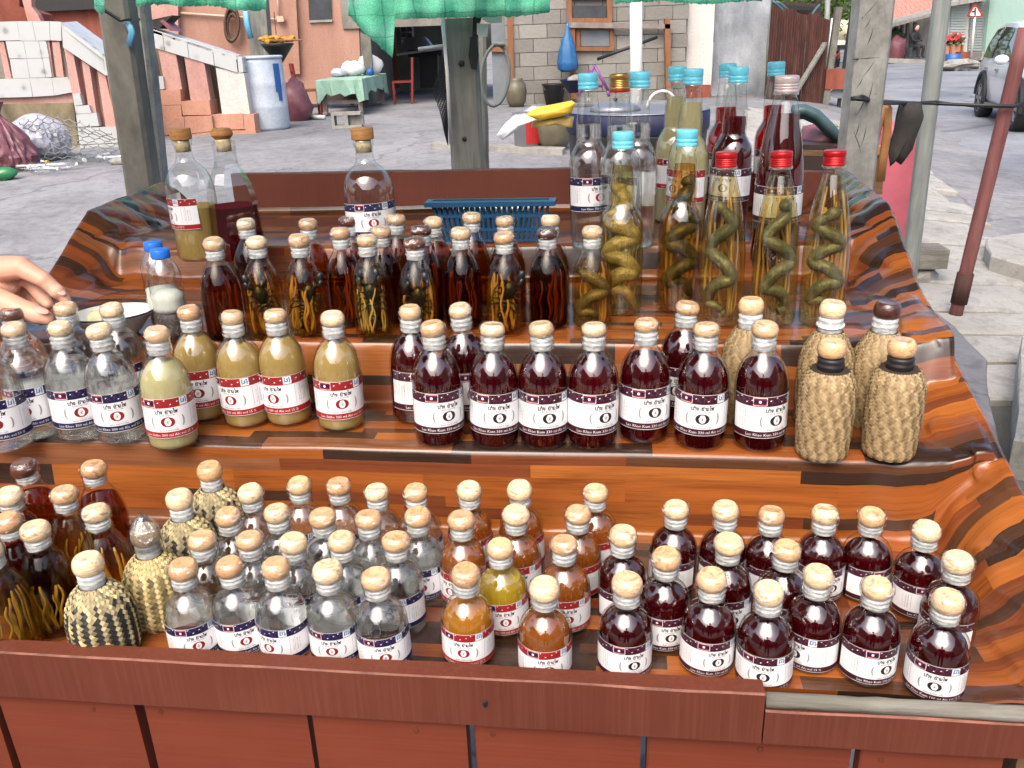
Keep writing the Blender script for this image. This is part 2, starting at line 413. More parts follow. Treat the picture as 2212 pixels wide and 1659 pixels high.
def mat_weave(name, c1, c2, c3):
    t = NT(name); at = t.new("ShaderNodeAttribute"); at.attribute_name = "tone"
    n = t.noise(t.coord("Object", (150, 150, 150)), 1, 3)
    c = t.ramp(at.outputs["Fac"], [(0, c1), (.5, c2), (1, c3)])
    t.set(Base_Color=t.mix(1.0, c, t.ramp(n, [(.3, (.8, .78, .74)), (.7, (1.08, 1.08, 1.05))]), 'MULTIPLY'), Roughness=.55, Specular_IOR_Level=.35); return t.mat
M['weave'] = mat_weave("tan_bamboo_strip", lin(126, 106, 76), lin(160, 138, 104), lin(182, 162, 126))
M['weave_bw'] = mat_weave("cream_and_black_strip", lin(52, 52, 50), lin(60, 58, 54), lin(222, 206, 158))
M['weave_tan2'] = mat_weave("cream_and_olive_strip", lin(104, 92, 64), lin(160, 142, 98), lin(222, 204, 150))
M['inner_dark'] = plain("dark_backing", (48, 38, 28), .9, .2)
M['skin'] = plain("skin", (222, 170, 146), .5, .07, 40, .15, 260, Subsurface_Weight=.1, Subsurface_Radius=(.012, .005, .003))
M['nail'] = plain("fingernail", (232, 184, 168), .3, .03, 40)
M['worn'] = plain("worn_paint_edge", (118, 74, 60), .7, .45, 40)
# ---------------------------------------------------------------- the stall: stepped wooden stand
YAW = math.radians(7.44)
EX = Vector((math.cos(YAW), -math.sin(YAW), 0)); EY = Vector((math.sin(YAW), math.cos(YAW), 0))
def S(s, t, z): return EX * s + EY * t + Vector((0, 0, z))
STALL = Matrix(((EX.x, EY.x, 0, 0), (EX.y, EY.y, 0, 0), (0, 0, 1, 0), (0, 0, 0, 1)))
Z1, Z2, Z3, Z4 = .901, 1.013, 1.102, 1.164
T0, T2, T3, T4, TB = .650, .985, 1.160, 1.525, 1.86
SL, SR = -1.02, .455
stall = thing("display_stand", "stepped wooden display stand painted red brown, holding the liquor bottles", "display stand", (0, 0, 0), (0, 0, -YAW))
rnd = random.Random(3)
def rough_box(c, s, nx=14, amp=.0015, seed=0):
    """a sawn board with slightly uneven edges"""
    m = MB(); x0, x1 = c[0] - s[0] / 2, c[0] + s[0] / 2
    for i in range(nx + 1):
        x = x0 + (x1 - x0) * i / nx
        w = [amp * noise.noise(Vector((x * 9, k * 3.1, seed))) for k in range(4)]
        y0, y1 = c[1] - s[1] / 2, c[1] + s[1] / 2; z0, z1 = c[2] - s[2] / 2, c[2] + s[2] / 2
        b = .0016
        m.v += [(x, y0 + w[0], z0), (x, y1, z0), (x, y1, z1 - b + w[1]), (x, y1 - b, z1 + w[1]), (x, y0 + b, z1 + w[2]), (x, y0 + w[0], z1 - b + w[2])]
        if i:
            a = (i - 1) * 6; q = i * 6
            for k in range(6):
                k2 = (k + 1) % 6; m.f.append((a + k, a + k2, q + k2, q + k)); m.m.append(1 if k == 4 else 0)
    m.f.append(tuple(range(6))[::-1]); m.m.append(0)
    m.f.append(tuple(nx * 6 + k for k in range(6))); m.m.append(0)
    return m
# front board with its step down, grey batten on the lower right piece
rough_box(((-1.25 + .141) / 2, T0 + .011, .905), (.141 + 1.25, .022, .058), 40, .002, 1).build("front_board", [M['board'], M['worn']], stall)
rough_box(((.1425 + .376) / 2, T0 + .0105, .896), (.376 - .1425, .021, .040), 12, .0015, 2).build("front_board", [M['board'], M['worn']], stall)
gb = MB(); pts = []
for i in range(15):
    x = .143 + (.379 - .143) * i / 14
    pts.append((x, T0 + .008, .9215 + .0012 * noise.noise(Vector((x * 30, 0, 0)))))
gb.tube(pts, [.0075 + .0010 * noise.noise(Vector((i * .9, 4, 0))) for i in range(15)], 10, 0)
gb.build("edge_batten", M['greywood_x'], stall, smooth=True)
# upright planks under the board, gaps between them
gaps = [onz(280, 1560, .86), onz(652, 1590, .86), onz(1010, 1610, .86), onz(1392, 1640, .86), onz(1858, 1650, .86)]
gs = [EX.dot(Vector((p.x, p.y, 0))) for p in gaps]
edges = [gs[0] - .34, gs[0] - .165] + gs + [.366]
PL = []
for i in range(len(edges) - 1):
    a, b = edges[i] + (.003 if i else 0), edges[i + 1] - (.003 + .0015 * (i % 2))
    m = rough_box((0, 0, 0), (.80, .018, b - a), 8, .0016, 10 + i)
    me = m.mesh("plank", [M['plank'], M['plank']])
    o = put("plank", me, stall, (a + (b - a) / 2, T0 + .018 + .002 * (i % 3), .472), (0, -PI / 2, 0))
nl = MB()
for i in range(len(edges) - 1):
    for dz in (.856, .64):
        nl.lathe([(0, -.002), (.0030, -.002), (.0030, .0003), (0, .0008)], 10, M=Matrix.Translation((edges[i] + .022 + .09 * (i % 2), T0 + .0085 + .002 * (i % 3), dz)) @ Matrix.Rotation(PI / 2, 4, 'X'))
tag(nl.build("nail_head", M['board'], stall), kind="stuff")
# plank face texture runs upright: object space X is the plank's length
# rear boards
rough_box(((-.86 - .095) / 2, TB + .012, 1.195), (.765, .022, .11), 20, .002, 5).build("back_board", [M['backboard'], M['worn']], stall)
rough_box(((-.093 + .44) / 2, TB + .014, 1.187), (.533, .020, .094), 16, .002, 6).build("back_board", [M['backboard'], M['worn']], stall)
# shelf decks hidden under the vinyl, legs
for (z, a, b) in ((Z1, T0 + .024, T2 - .004), (Z2, T2 + .004, T3 - .004), (Z3, T3 + .004, T4 - .004), (Z4, T4 + .004, TB - .002)):
    MB().box(((SL + SR) / 2, (a + b) / 2, z - .016), (SR - SL - .03, b - a, .02)).build("shelf_deck", M['under'], stall)
for x in (SL + .05, SR - .04):
    for y in (T0 + .06, TB - .05):
        MB().box((x, y, .43), (.05, .05, .86)).build("leg", M['under'], stall)
def rim_z(t, right):
    k = [(.60, .925), (.80, .955), (.93, 1.000), (1.14, 1.062), (1.39, 1.140), (1.56, 1.222), (1.95, 1.236)] if right else \
        [(.60, .96), (.93, 1.06), (1.15, 1.10), (1.40, 1.125), (1.57, 1.222), (1.95, 1.236)]
    for (a, x), (b, y) in zip(k, k[1:]):
        if t <= b: return x + (y - x) * max(0, (t - a) / (b - a))
    return k[-1][1]
for right in (0, 1):
    sx = SR + .012 if right else SL - .012
    m = MB(); ts = [.68, .93, 1.14, 1.39, 1.56, 1.88]
    for i, t in enumerate(ts):
        z = rim_z(t, right) - .016
        m.v += [(sx - .009, t, z - .17), (sx + .009, t, z - .17), (sx + .009, t, z), (sx - .009, t, z)]
        if i:
            a, q = (i - 1) * 4, i * 4
            for k in range(4): m.f.append((a + k, q + k, q + (k + 1) % 4, a + (k + 1) % 4)); m.m.append(0)
    m.f += [(0, 1, 2, 3), (23, 22, 21, 20)]; m.m += [0, 0]
    m.build("side_board", M['under'], stall)

# ---------------------------------------------------------------- wood-print vinyl sheet draped over the steps
def rounded(poly, r, n=5):
    out = [Vector(poly[0])]
    for i in range(1, len(poly) - 1):
        p = Vector(poly[i]); a = (Vector(poly[i - 1]) - p); b = (Vector(poly[i + 1]) - p)
        rr = min(r, a.length * .45, b.length * .45); a = p + a.normalized() * rr; b = p + b.normalized() * rr
        for k in range(n + 1):
            q = k / n; out.append(a * (1 - q) ** 2 + p * 2 * q * (1 - q) + b * q * q)
    out.append(Vector(poly[-1])); return out
prof = rounded([(T0 + .0235, .922), (T0 + .030, Z1), (T2 - .012, Z1), (T2, Z2), (T3 - .030, Z2), (T3, Z3), (T4 - .022, Z3), (T4, Z4), (TB - .006, Z4), (TB - .002, Z4 + .012)], .009)
def resample(pl, step):
    L = [0]
    for a, b in zip(pl, pl[1:]): L.append(L[-1] + (b - a).length)
    n = int(L[-1] / step); out = []; j = 0
    for i in range(n + 1):
        d = L[-1] * i / n
        while j < len(L) - 2 and L[j + 1] < d: j += 1
        q = (d - L[j]) / max(1e-9, L[j + 1] - L[j]); out.append((pl[j] * (1 - q) + pl[j + 1] * q, d))
    return out
PR = resample(prof, .0036)
NJ = len(PR); zs = [p[0].y for p in PR]
def smoothz(k):
    o = []
    for j in range(NJ):
        a, b = max(0, j - k), min(NJ, j + k + 1); o.append(sum(zs[a:b]) / (b - a))
    return o
zsm = smoothz(9)
def side_t(t): return t
SPAN = [(-1.27, -1.02), (-1.02, .44), (.44, .70)]
us = []; u = -1.26
while u < .685:
    us.append(u); u += .0055 if (u < -.80 or u > .28) else .011
def cloth_point(u, j):
    p, arc = PR[j]; t, z = p.x, p.y
    nz = noise.noise
    right = u > -.3
    d = (u - (SR - .075)) if right else ((SL + .075) - u)       # distance past the start of the side rise
    sgn = 1 if right else -1
    s = u
    # gentle waviness of the printed sheet everywhere; lips sag a little to the right
    z += .0022 * nz(Vector((u * 3.1, t * 7, .3))) + .0012 * nz(Vector((u * 9, t * 16, 4)))
    t += .006 * nz(Vector((u * 2.2, z * 9, 8)))
    if d > -.14:
        q = min(1, max(0, (d + .14) / .14)); q = q * q * (3 - 2 * q)
        z += (zsm[j] - zs[j]) * q * .75
        f = .012 * q * nz(Vector((u * 12 + t * 6, t * 8, 2.2))) + .003 * q * nz(Vector((u * 26 - t * 12, t * 20, 5.5)))
        z += abs(f) * 1.15 - .0006
    if d > 0:
        RZ = rim_z(t, right)
        H = max(.02, RZ - z); run = .075
        Ls = math.hypot(run, H) * 1.02
        if d < Ls:
            q = d / Ls
            e = q * q * (3 - 2 * q) * .35 + q * .65
            s = (SR - .075 if right else SL + .075) + sgn * run * (q ** .72)
            z = z + H * (e ** 1.15)
            fold = math.sin(t * 34 + q * 2.6 + 2.2 * nz(Vector((t * 3.3, q * 1.2, 7))))
            amp = .017 * math.sin(PI * min(1, q * 1.05)) ** .8
            fine = .006 * nz(Vector((t * 19, q * 3, 3))) + .0015 * nz(Vector((t * 52 + q * 8, q * 5, 1)))
            s -= sgn * (abs(fold) ** .6 * amp + max(0, fine) * 1.4)
            z += (fine * .6 + .006 * fold * q * (1 - q)) 
        else:
            o = d - Ls
            a = min(1, o / .035)
            s = sgn * 1 * ((SR if right else -SL) + .012 * math.sin(a * PI / 2) + .012 * a) 
            z = RZ - max(0, o - .010) * .98 + .004 * math.sin(min(1, o / .03) * PI)
            w = .012 * nz(Vector((t * 13, o * 4, 9))) * min(1, o / .05)
            s += sgn * w
            z += .008 * nz(Vector((t * 8, 3, 1))) * min(1, o / .04)
    return (s, t, z)
m = MB(); uvs = []
for u in us:
    for j in range(NJ):
        m.v.append(cloth_point(u, j)); uvs.append((u + 3.0, PR[j][1] + .5))
for i in range(len(us) - 1):
    for j in range(NJ - 1):
        q = i * NJ + j; m.f.append((q, q + NJ, q + NJ + 1, q + 1)); m.m.append(0)
me = m.mesh("vinyl_sheet", M['vinyl'], True)
uvl = me.uv_layers.new(name="UVMap")
idx = [0] * len(me.loops); me.loops.foreach_get("vertex_index", idx)
flat = []
for k in idx: flat += uvs[k]
uvl.data.foreach_set("uv", flat)
cloth = put("vinyl_sheet", me, None, rot=(0, 0, -YAW), label="glossy wood print vinyl sheet draped over the stepped stand with creased sides", cat="tablecloth")
# ---------------------------------------------------------------- bottle shapes (r, z)
P100 = [(0, .002), (.020, .0012), (.0245, 0), (.0262, .0015), (.027, .005), (.027, .0485), (.0267, .0525), (.0257, .0570), (.0238, .0617), (.0208, .0660), (.0172, .0695), (.0144, .0720), (.0128, .0745), (.0121, .0770), (.0120, .0905)]
P330 = [(0, .003), (.024, .0015), (.0290, 0), (.0315, .002), (.0325, .007), (.0325, .080), (.0322, .088), (.0311, .0955), (.0291, .1025), (.0262, .1090), (.0228, .1145), (.0192, .1190), (.0162, .1225), (.0144, .1260), (.0135, .1300), (.0132, .1440)]
PHERB = [(0, .003), (.020, .0012), (.0262, 0), (.0280, .002), (.0290, .007), (.0290, .058), (.0282, .066), (.0262, .076), (.0232, .086), (.0196, .094), (.0160, .100), (.0138, .1035), (.0146, .105), (.0142, .107), (.0122, .1085), (.0120, .117)]
PFLASK = [(0, .003), (.021, .0015), (.0262, 0), (.0282, .002), (.0292, .007), (.0295, .060), (.0292, .072), (.0280, .082), (.0256, .091), (.0222, .0995), (.0182, .107), (.0148, .1125), (.0128, .117), (.0120, .121), (.0118, .133)]
PRED = [(0, .004), (.022, .0015), (.0285, 0), (.031, .002), (.0322, .008), (.0326, .090), (.0322, .108), (.0308, .126), (.0284, .146), (.0252, .166), (.0215, .186), (.0178, .203), (.0150, .214), (.0132, .221), (.0140, .223), (.0134, .226), (.0124, .228), (.0124, .242)]
PBLUE = [(0, .004), (.022, .0015), (.0290, 0), (.0318, .002), (.0332, .008), (.0336, .112), (.0334, .128), (.0322, .141), (.0290, .152), (.0240, .1605), (.0206, .166), (.0194, .171), (.0196, .178), (.0198, .186), (.0190, .200), (.0170, .220), (.0150, .236), (.0141, .243), (.0152, .2445), (.0150, .2475), (.0128, .249), (.0126, .266)]
PRUM = [(r * 1.055, z * 1.052) for r, z in PBLUE]
PCONE = [(0, .004), (.024, .0015), (.0310, 0), (.0340, .002), (.0355, .008), (.0358, .100), (.0352, .130), (.0335, .155), (.0300, .180), (.0256, .203), (.0214, .224), (.0176, .243), (.0150, .254), (.0160, .256), (.0156, .259), (.0134, .261), (.0132, .276)]
PROUND = [(0, .004), (.030, .0015), (.0370, 0), (.0392, .002), (.0402, .008), (.0405, .112), (.0398, .124), (.0376, .136), (.0335, .1465), (.0280, .1545), (.0222, .160), (.0176, .1640), (.0150, .169), (.0140, .176), (.0138, .192), (.0158, .193), (.0160, .199), (.0150, .201)]
def inset(prof, top, d=.0018):
    o = []
    for r, z in prof:
        if z > top: break
        o.append((max(0, r - d) if r > 0 else 0, z + (d * 1.3 if z < .008 else 0)))
    # interpolate radius at the liquid level
    for (r0, z0), (r1, z1) in zip(prof, prof[1:]):
        if z0 <= top <= z1 and z1 > z0:
            r = r0 + (r1 - r0) * (top - z0) / (z1 - z0) - d; o.append((r, top)); break
    o.append((0, top)); return o
SHAPE = {'p100': P100, 'p330': P330, 'herb': PHERB, 'flask': PFLASK, 'red': PRED, 'blue': PBLUE, 'rum': PRUM, 'cone': PCONE, 'round': PROUND}
SEG = {'p100': 30, 'p330': 32, 'herb': 28, 'flask': 28, 'red': 32, 'blue': 32, 'rum': 32, 'cone': 32, 'round': 36}
FILL = {'p100': .0645, 'p330': .1145, 'herb': .088, 'flask': .106, 'red': .213, 'blue': .222, 'rum': .205, 'cone': .225, 'round': .088}
ME = {}
for k, p in SHAPE.items():
    ME['glass', k] = MB().lathe(p, SEG[k]).mesh(k + "_glass", M['glass_thin' if k in ('flask', 'herb') else 'glass'], True)
def liquid_mesh(shape, mat, fill=None):
    key = ('liq', shape, mat, fill)
    if key not in ME: ME[key] = smooth_by_angle(MB().lathe(inset(SHAPE[shape], fill or FILL[shape]), SEG[shape]).mesh("liquid", M[mat]), 50)
    return ME[key]
def stopper_prof(R, h):
    return [(0, 0), (R * .72, .0005), (R * .93, h * .16), (R, h * .42), (R * .99, h * .62), (R * .92, h * .82), (R * .78, h * .965), (R * .72, h), (R * .66, h * .985), (0, h * .97)]
def stopper_mesh(R, h, mat='stopper', tag_=''):
    key = ('stop', R, h, mat)
    if key not in ME: ME[key] = smooth_by_angle(MB().lathe(stopper_prof(R, h), 20).mesh("stopper", M[mat]), 60)
    return ME[key]
def neck_mesh(R, h, mat='neck'):
    key = ('neck', R, h, mat)
    if key not in ME:
        w = lambda a, z: 1 + .035 * noise.noise(Vector((math.cos(a) * 2, math.sin(a) * 2, z * 260)))
        pr = [(R * .99, 0), (R * 1.04, h * .06), (R * 1.0, h * .30), (R * 1.06, h * .40), (R * 1.07, h * .52), (R * .98, h * .60), (R * 1.03, h * .74), (R * 1.06, h * .90), (R * .9, h), (0, h)]
        ME[key] = MB().lathe(pr, 22, wob=w).mesh("neck_sleeve", M[mat], True)
    return ME[key]
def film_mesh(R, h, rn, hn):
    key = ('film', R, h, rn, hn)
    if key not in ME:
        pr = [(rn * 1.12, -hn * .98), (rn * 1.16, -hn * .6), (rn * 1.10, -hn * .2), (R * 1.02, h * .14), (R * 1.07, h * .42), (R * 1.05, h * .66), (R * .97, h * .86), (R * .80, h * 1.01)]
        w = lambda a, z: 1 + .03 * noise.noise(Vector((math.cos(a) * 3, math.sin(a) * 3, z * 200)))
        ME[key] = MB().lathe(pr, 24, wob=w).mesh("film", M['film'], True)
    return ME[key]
# ---------------------------------------------------------------- flat print on the labels
_txt = {}
def text_polys(s, size):
    if (s, size) in _txt: return _txt[s, size]
    cu = bpy.data.curves.new("t", 'FONT'); cu.body = s; cu.size = size; cu.align_x = 'CENTER'; cu.resolution_u = 1; cu.fill_mode = 'FRONT'
    o = bpy.data.objects.new("t", cu); COL.objects.link(o)
    dg = bpy.context.evaluated_depsgraph_get(); me = o.evaluated_get(dg).to_mesh()
    r = ([(v.co.x, v.co.y) for v in me.vertices], [tuple(p.vertices) for p in me.polygons])
    o.evaluated_get(dg).to_mesh_clear(); bpy.data.objects.remove(o); bpy.data.curves.remove(cu)
    _txt[s, size] = r; return r
# strokes of the Lao line, hand drawn in units of one letter height
LAO = [ # each letter: list of polylines (x, y), advance
    ([[(.0, .55), (.08, .62), (.14, .5), (.1, .42), (.1, .0), (.5, .0), (.5, .62)]], .66),                     # bo
    ([[(.0, .9), (.1, .78), (.02, .74)], [(.02, .62), (.02, .62), (.1, .62)]], .0),
    ([[(.0, .5), (.14, .62), (.3, .52), (.3, 0)]], .42),
    ([[(.0, .5), (.1, .62), (.14, .5), (.14, .1), (.24, 0), (.36, .1), (.36, .62)]], 1.0),
    ([[(.0, .35), (.12, .3), (.2, .55), (.08, .62), (.08, 0), (.42, 0), (.42, .62), (.6, .75)], [(.2, .9), (.3, .8)]], .68),
    ([[(.0, .5), (.14, .62), (.3, .52), (.3, 0)]], .42),
    ([[(.0, .62), (.06, .0), (.3, .0), (.36, .35), (.28, .62)]], .5),
    ([[(.2, .0), (.2, .8), (.06, .98), (.3, 1.0)], [(.2, .0), (.3, .1)]], .36),
    ([[(.0, .5), (.12, .62), (.14, .0), (.3, .5), (.44, .0), (.46, .62), (.6, .62)]], .7)]
def label_mesh(kind, R, Lw, z0, Lh, vol):
    key = ('label', kind, R, vol)
    if key in ME: return ME[key]
    band, emb, name, pct = {'khao': ('ink_navy', 'ink_dkred', 'Lao Khao', '50 %'), 'satho': ('ink_red', 'ink_dkred', 'Lao Satho', '15 %'), 'kum': ('ink_plum', 'ink_black', 'Lao Khao Kum', '15 %')}[kind]
    mats = [M['paper'], M[band], M[emb], M['ink_black'], M['ink_grey'], M['ink_cyan'], M['ink_dim'], M['ink_dkred'], M['ink_navy']]
    k = Lh / 47.0; m = MB(); W = Lw / k                       # drawn 47 units high
    def bend(x, y, off): a = (x * k - Lw / 2) / R; r = R + off; return (r * math.sin(a), -r * math.cos(a), z0 + y * k)
    def poly(pts, mi, off): m.add([bend(x, y, off) for x, y in pts], [tuple(range(len(pts)))], mi)
    def rect(x0, y0, x1, y1, mi, off):
        n = max(1, int((x1 - x0) * k / R / .09)); P = []
        for i in range(n + 1):
            x = x0 + (x1 - x0) * i / n; P += [bend(x, y0, off), bend(x, y1, off)]
        m.add(P, [(2 * i, 2 * i + 2, 2 * i + 3, 2 * i + 1) for i in range(n)], mi)
    def disc(x, y, rx, ry, mi, off, n=14, rot=0):
        c, s = math.cos(rot), math.sin(rot)
        poly([(x + rx * math.cos(a) * c - ry * math.sin(a) * s, y + rx * math.cos(a) * s + ry * math.sin(a) * c) for a in [2 * PI * i / n for i in range(n)]], mi, off)
    def strips(x0, x1, n, lo, hi, mi, off):
        P = []
        for i in range(n + 1):
            x = x0 + (x1 - x0) * i / n; P += [bend(x, lo(x), off), bend(x, hi(x), off)]
        m.add(P, [(2 * i, 2 * i + 2, 2 * i + 3, 2 * i + 1) for i in range(n)], mi)
    def text(s, x, y, size, mi, off, rot=0):
        vs_, fs_ = text_polys(s, size); c, sn = math.cos(rot), math.sin(rot)
        m.add([bend(x + a * c - b * sn, y + a * sn + b * c, off) for a, b in vs_], fs_, mi)
    def stroke(pl, w, mi, off):
        for (x0, y0), (x1, y1) in zip(pl, pl[1:]):
            d = Vector((x1 - x0, y1 - y0)); L = d.length
            if L < 1e-6: continue
            d /= L; nx, ny = -d.y * w / 2, d.x * w / 2; ex, ey = d.x * w * .35, d.y * w * .35
            poly([(x0 - ex + nx, y0 - ey + ny), (x0 - ex - nx, y0 - ey - ny), (x1 + ex - nx, y1 + ey - ny), (x1 + ex + nx, y1 + ey + ny)], mi, off)
    a1, a2, a3 = .00055, .00070, .00085
    rect(0, 0, W, 47, 0, .0004)
    rect(0, 36.2, W, 46.6, 1, a1); rect(0, .6, W, 7.6, 1, a1)
    cx = W * .5
    rr = random.Random(5)
    for i in range(int(W / 3.2)):
        x = 1.5 + i * 3.2 + rr.uniform(-.6, .6); y = 38 + (i * 5.3 % 8) * .95
        if i % 2: disc(x, min(45.6, y), 1.05, .62, 0, a2, 8, .5)
        stroke([(x - 1.6, min(45.4, y + 1.6)), (x + 1.6, max(37.4, y - 1.2))] if i % 2 == 0 else [(x + 1.2, 39), (x + 2.6, 44)], .55, 6, a2)
    # flag and square mark
    fx = cx - 25; rect(fx - .6, 37.2, fx + 13.6, 46.2, 0, a2); rect(fx, 37.8, fx + 13, 45.6, 7, a2 + .00008); rect(fx + .4, 39.7, fx + 12.6, 43.7, 8, a3); disc(fx + 6.5, 41.7, 1.55, 1.55, 0, a3 + .0001)
    lx = cx + 15; rect(lx, 37.0, lx + 9.5, 46.2, 0, a2)
    stroke([(lx + 7.4, 39.2), (lx + 7.4, 44.6), (lx + 1.9, 44.6), (lx + 1.9, 40.4), (lx + 5.2, 40.4), (lx + 5.2, 42.8), (lx + 4.0, 42.8)], 1.05, 5, a3)
    # Lao line, small line, emblem, wreaths, village name
    tot = sum(a for _, a in LAO); x = cx - tot * 5.2 / 2
    for strokes, adv in LAO:
        for pl in strokes: stroke([(x + px * 5.2, 29.6 + py * 5.2) for px, py in pl], .85, 3, a1)
        x += adv * 5.2
    text("RICE LIQUOR", cx, 26.6, 2.7, 3, a1)
    ey = lambda x: 5.9 * math.sqrt(max(0, 1 - ((x - cx) / 7.6) ** 2))
    strips(cx - 7.6, cx + 7.6, 18, lambda x: 19.4 - ey(x), lambda x: 19.4 + ey(x), 2, a1)
    jw = [(0, 14.9, 24.2), (1.6, 15.0, 24.1), (2.2, 15.6, 23.6), (2.7, 16.4, 22.0), (3.4, 17.8, 20.8), (3.7, 19.0, 19.8)]
    def jar(k_):
        def f(x):
            d = abs(x - cx)
            for (a_, l0, h0), (b_, l1, h1) in zip(jw, jw[1:]):
                if d <= b_: q = (d - a_) / (b_ - a_); return (l0 + (l1 - l0) * q) if k_ == 0 else (h0 + (h1 - h0) * q)
            return jw[-1][1 + k_]
        return f
    strips(cx - 3.7, cx + 3.7, 12, jar(0), jar(1), 0, a2)
    stroke([(cx - .4, 22), (cx - .2, 19), (cx + .9, 17)], .35, 2, a3); stroke([(cx - 1.8, 19.6), (cx - .2, 18.6), (cx + 1.8, 20.4)], .35, 2, a3); stroke([(cx - 1.2, 17), (cx - .2, 18.6), (cx + .8, 21)], .3, 2, a3)
    for sg in (-1, 1):
        pl = [(cx + sg * (14.6 + 2.6 * math.cos(b)), 19.5 + 6.6 * math.sin(b)) for b in [-1.3 + 2.4 * i / 8 for i in range(9)]]
        for i, (p, q) in enumerate(zip(pl, pl[1:])): stroke([p, q], .7 + 1.2 * math.sin(PI * (i + .5) / 8), 4, a1)
    text("LUANG PRABANG, LAOS", cx, 11.2, 1.75, 4, a1); text("BAN XANG HAI", cx, 8.5, 2.9, 3, a1)
    text("%s %s ml Alc vol %s" % (name, vol, pct), cx, 2.5, 4.5, 0, a2)
    # side columns
    x = W * .5 - 30; rect(x, 10, x + .35, 34, 4, a1)
    text("Product By Chanthone", x - 4.2, 22, 2.2, 3, a1, -PI / 2); text("CHANTHAPHONE", x - 7.4, 22, 2.4, 4, a1, -PI / 2); text("Contact: 020 22 341 075", x - 11, 22, 2.0, 4, a1, -PI / 2)
    x = W * .5 + 27; rect(x, 10, x + .35, 34, 4, a1); rect(x + 6.5, 10, x + 6.85, 34, 4, a1)
    text("Mfg date 12 / 2023", x + 5.2, 22, 2.2, 4, a1, PI / 2); text("Exp date 12 / 2026", x + 10.5, 22, 2.2, 3, a1, PI / 2); text("Made in Lao PDR", x + 14, 22, 2.2, 4, a1, PI / 2)
    ME[key] = m.mesh("label", mats); return ME[key]
LAB = {'p100': (.0270, .098, .0045, .0390, "100"), 'p330': (.0325, .118, .0205, .0550, "330"), 'rum': (.0354, .120, .066, .0560, "750"), 'cone': (.0358, .120, .070, .0540, "750"), 'round': (.0405, .115, .056, .052, "750")}
# ---------------------------------------------------------------- things inside the bottles
def inside_roots(shape, n, seed, top):
    key = ('roots', shape, n, seed)
    if key in ME: return ME[key]
    r = random.Random(seed); m = MB(); pr = inset(SHAPE[shape], top, .0045)
    def rad(z):
        for (r0, z0), (r1, z1) in zip(pr, pr[1:]):
            if z0 <= z <= z1 and z1 > z0: return r0 + (r1 - r0) * (z - z0) / (z1 - z0)
        return .01
    for i in range(n):
        a0 = r.uniform(-.25, PI + .25); a1 = a0 + r.uniform(-.5, .5); h = top * r.uniform(.6, .97); kk = r.uniform(.35, .92); w = r.uniform(.0010, .0021)
        P = []
        for q in range(9):
            z = .006 + (h - .006) * q / 8; a = a0 + (a1 - a0) * q / 8 + .12 * math.sin(q * 1.3 + i); rr = rad(z) * kk
            P.append((rr * math.cos(a), rr * math.sin(a), z))
        m.tube(P, [w] * 8 + [w * .6], 6)
    ME[key] = m.mesh("root", M['root'], True); return ME[key]
def inside_snake(shape, mat, seed, top, waves, width, thick, phase=0, coil=False):
    key = ('snake', shape, mat, seed)
    if key in ME: return ME[key]
    pr = inset(SHAPE[shape], top, thick + .002); n = 150
    def rad(z):
        for (r0, z0), (r1, z1) in zip(pr, pr[1:]):
            if z0 <= z <= z1 and z1 > z0: return max(.001, r0 + (r1 - r0) * (z - z0) / (z1 - z0))
        return .001
    P = []; W = []
    for i in range(n + 1):
        q = i / n; z = thick + .004 + (top - .012 - thick) * q
        a = phase + q * waves * 2 * PI
        rr = rad(z)
        if coil:
            x = rr * math.cos(a); y = rr * math.sin(a) * .9
        else:
            x = rr * width * math.sin(a); y = -rr * .55 * math.sqrt(max(0, 1 - (width * math.sin(a)) ** 2)) + .004 * math.cos(a * .5)
            z += .006 * math.cos(a * 2) * (1 - q)
        P.append((x, y, z))
        w = thick * (.55 + .45 * min(1, q * 5)) * (1 if q < .86 else 1 - .45 * (q - .86) / .14)
        if q > .93: w = thick * (.72 + .28 * math.sin((q - .93) / .07 * PI))
        W.append(w)
    m = MB().tube(P, W, 12); ME[key] = m.mesh("snake", M[mat], True); return ME[key]
def inside_scorpion(seed):
    key = ('scorpion', seed)
    if key in ME: return ME[key]
    r = random.Random(seed); m = MB(); tilt = r.uniform(-.35, .35)
    T = Matrix.Translation((0, -.012, .052)) @ Matrix.Rotation(tilt, 4, 'Y')
    m.blob((0, 0, .014), (.0105, .0075, .016), 12, 8, amp=.1, seed=seed, M=T)
    for i in range(5): m.blob((0, .001, -.002 - i * .0055), (.0098 - i * .0011, .0065, .0042), 10, 6, amp=.05, seed=i, M=T)
    tail = [T @ Vector((.004 * math.sin(i * .7), .002, -.026 - i * .0042)) for i in range(5)]
    m.tube(tail, [.0042, .004, .0037, .0032, .0015], 8)
    for s in (-1, 1):
        m.tube([T @ Vector(p) for p in ((s * .007, 0, .025), (s * .014, -.003, .031), (s * .013, -.004, .040))], [.0026, .0032, .0035], 8)
        m.blob((s * .011, -.004, .043), (.0055, .004, .0085), 9, 6, amp=.1, seed=3, M=T)
        for i in range(4):
            zz = .014 - i * .007
            m.tube([T @ Vector(p) for p in ((s * .008, 0, zz), (s * .017, -.002, zz + .005 - i * .003), (s * .020, -.001, zz - .007 - i * .003))], [.0016, .0014, .0009], 6)
    ME[key] = m.mesh("scorpion", M['scorpion'], True); return ME[key]
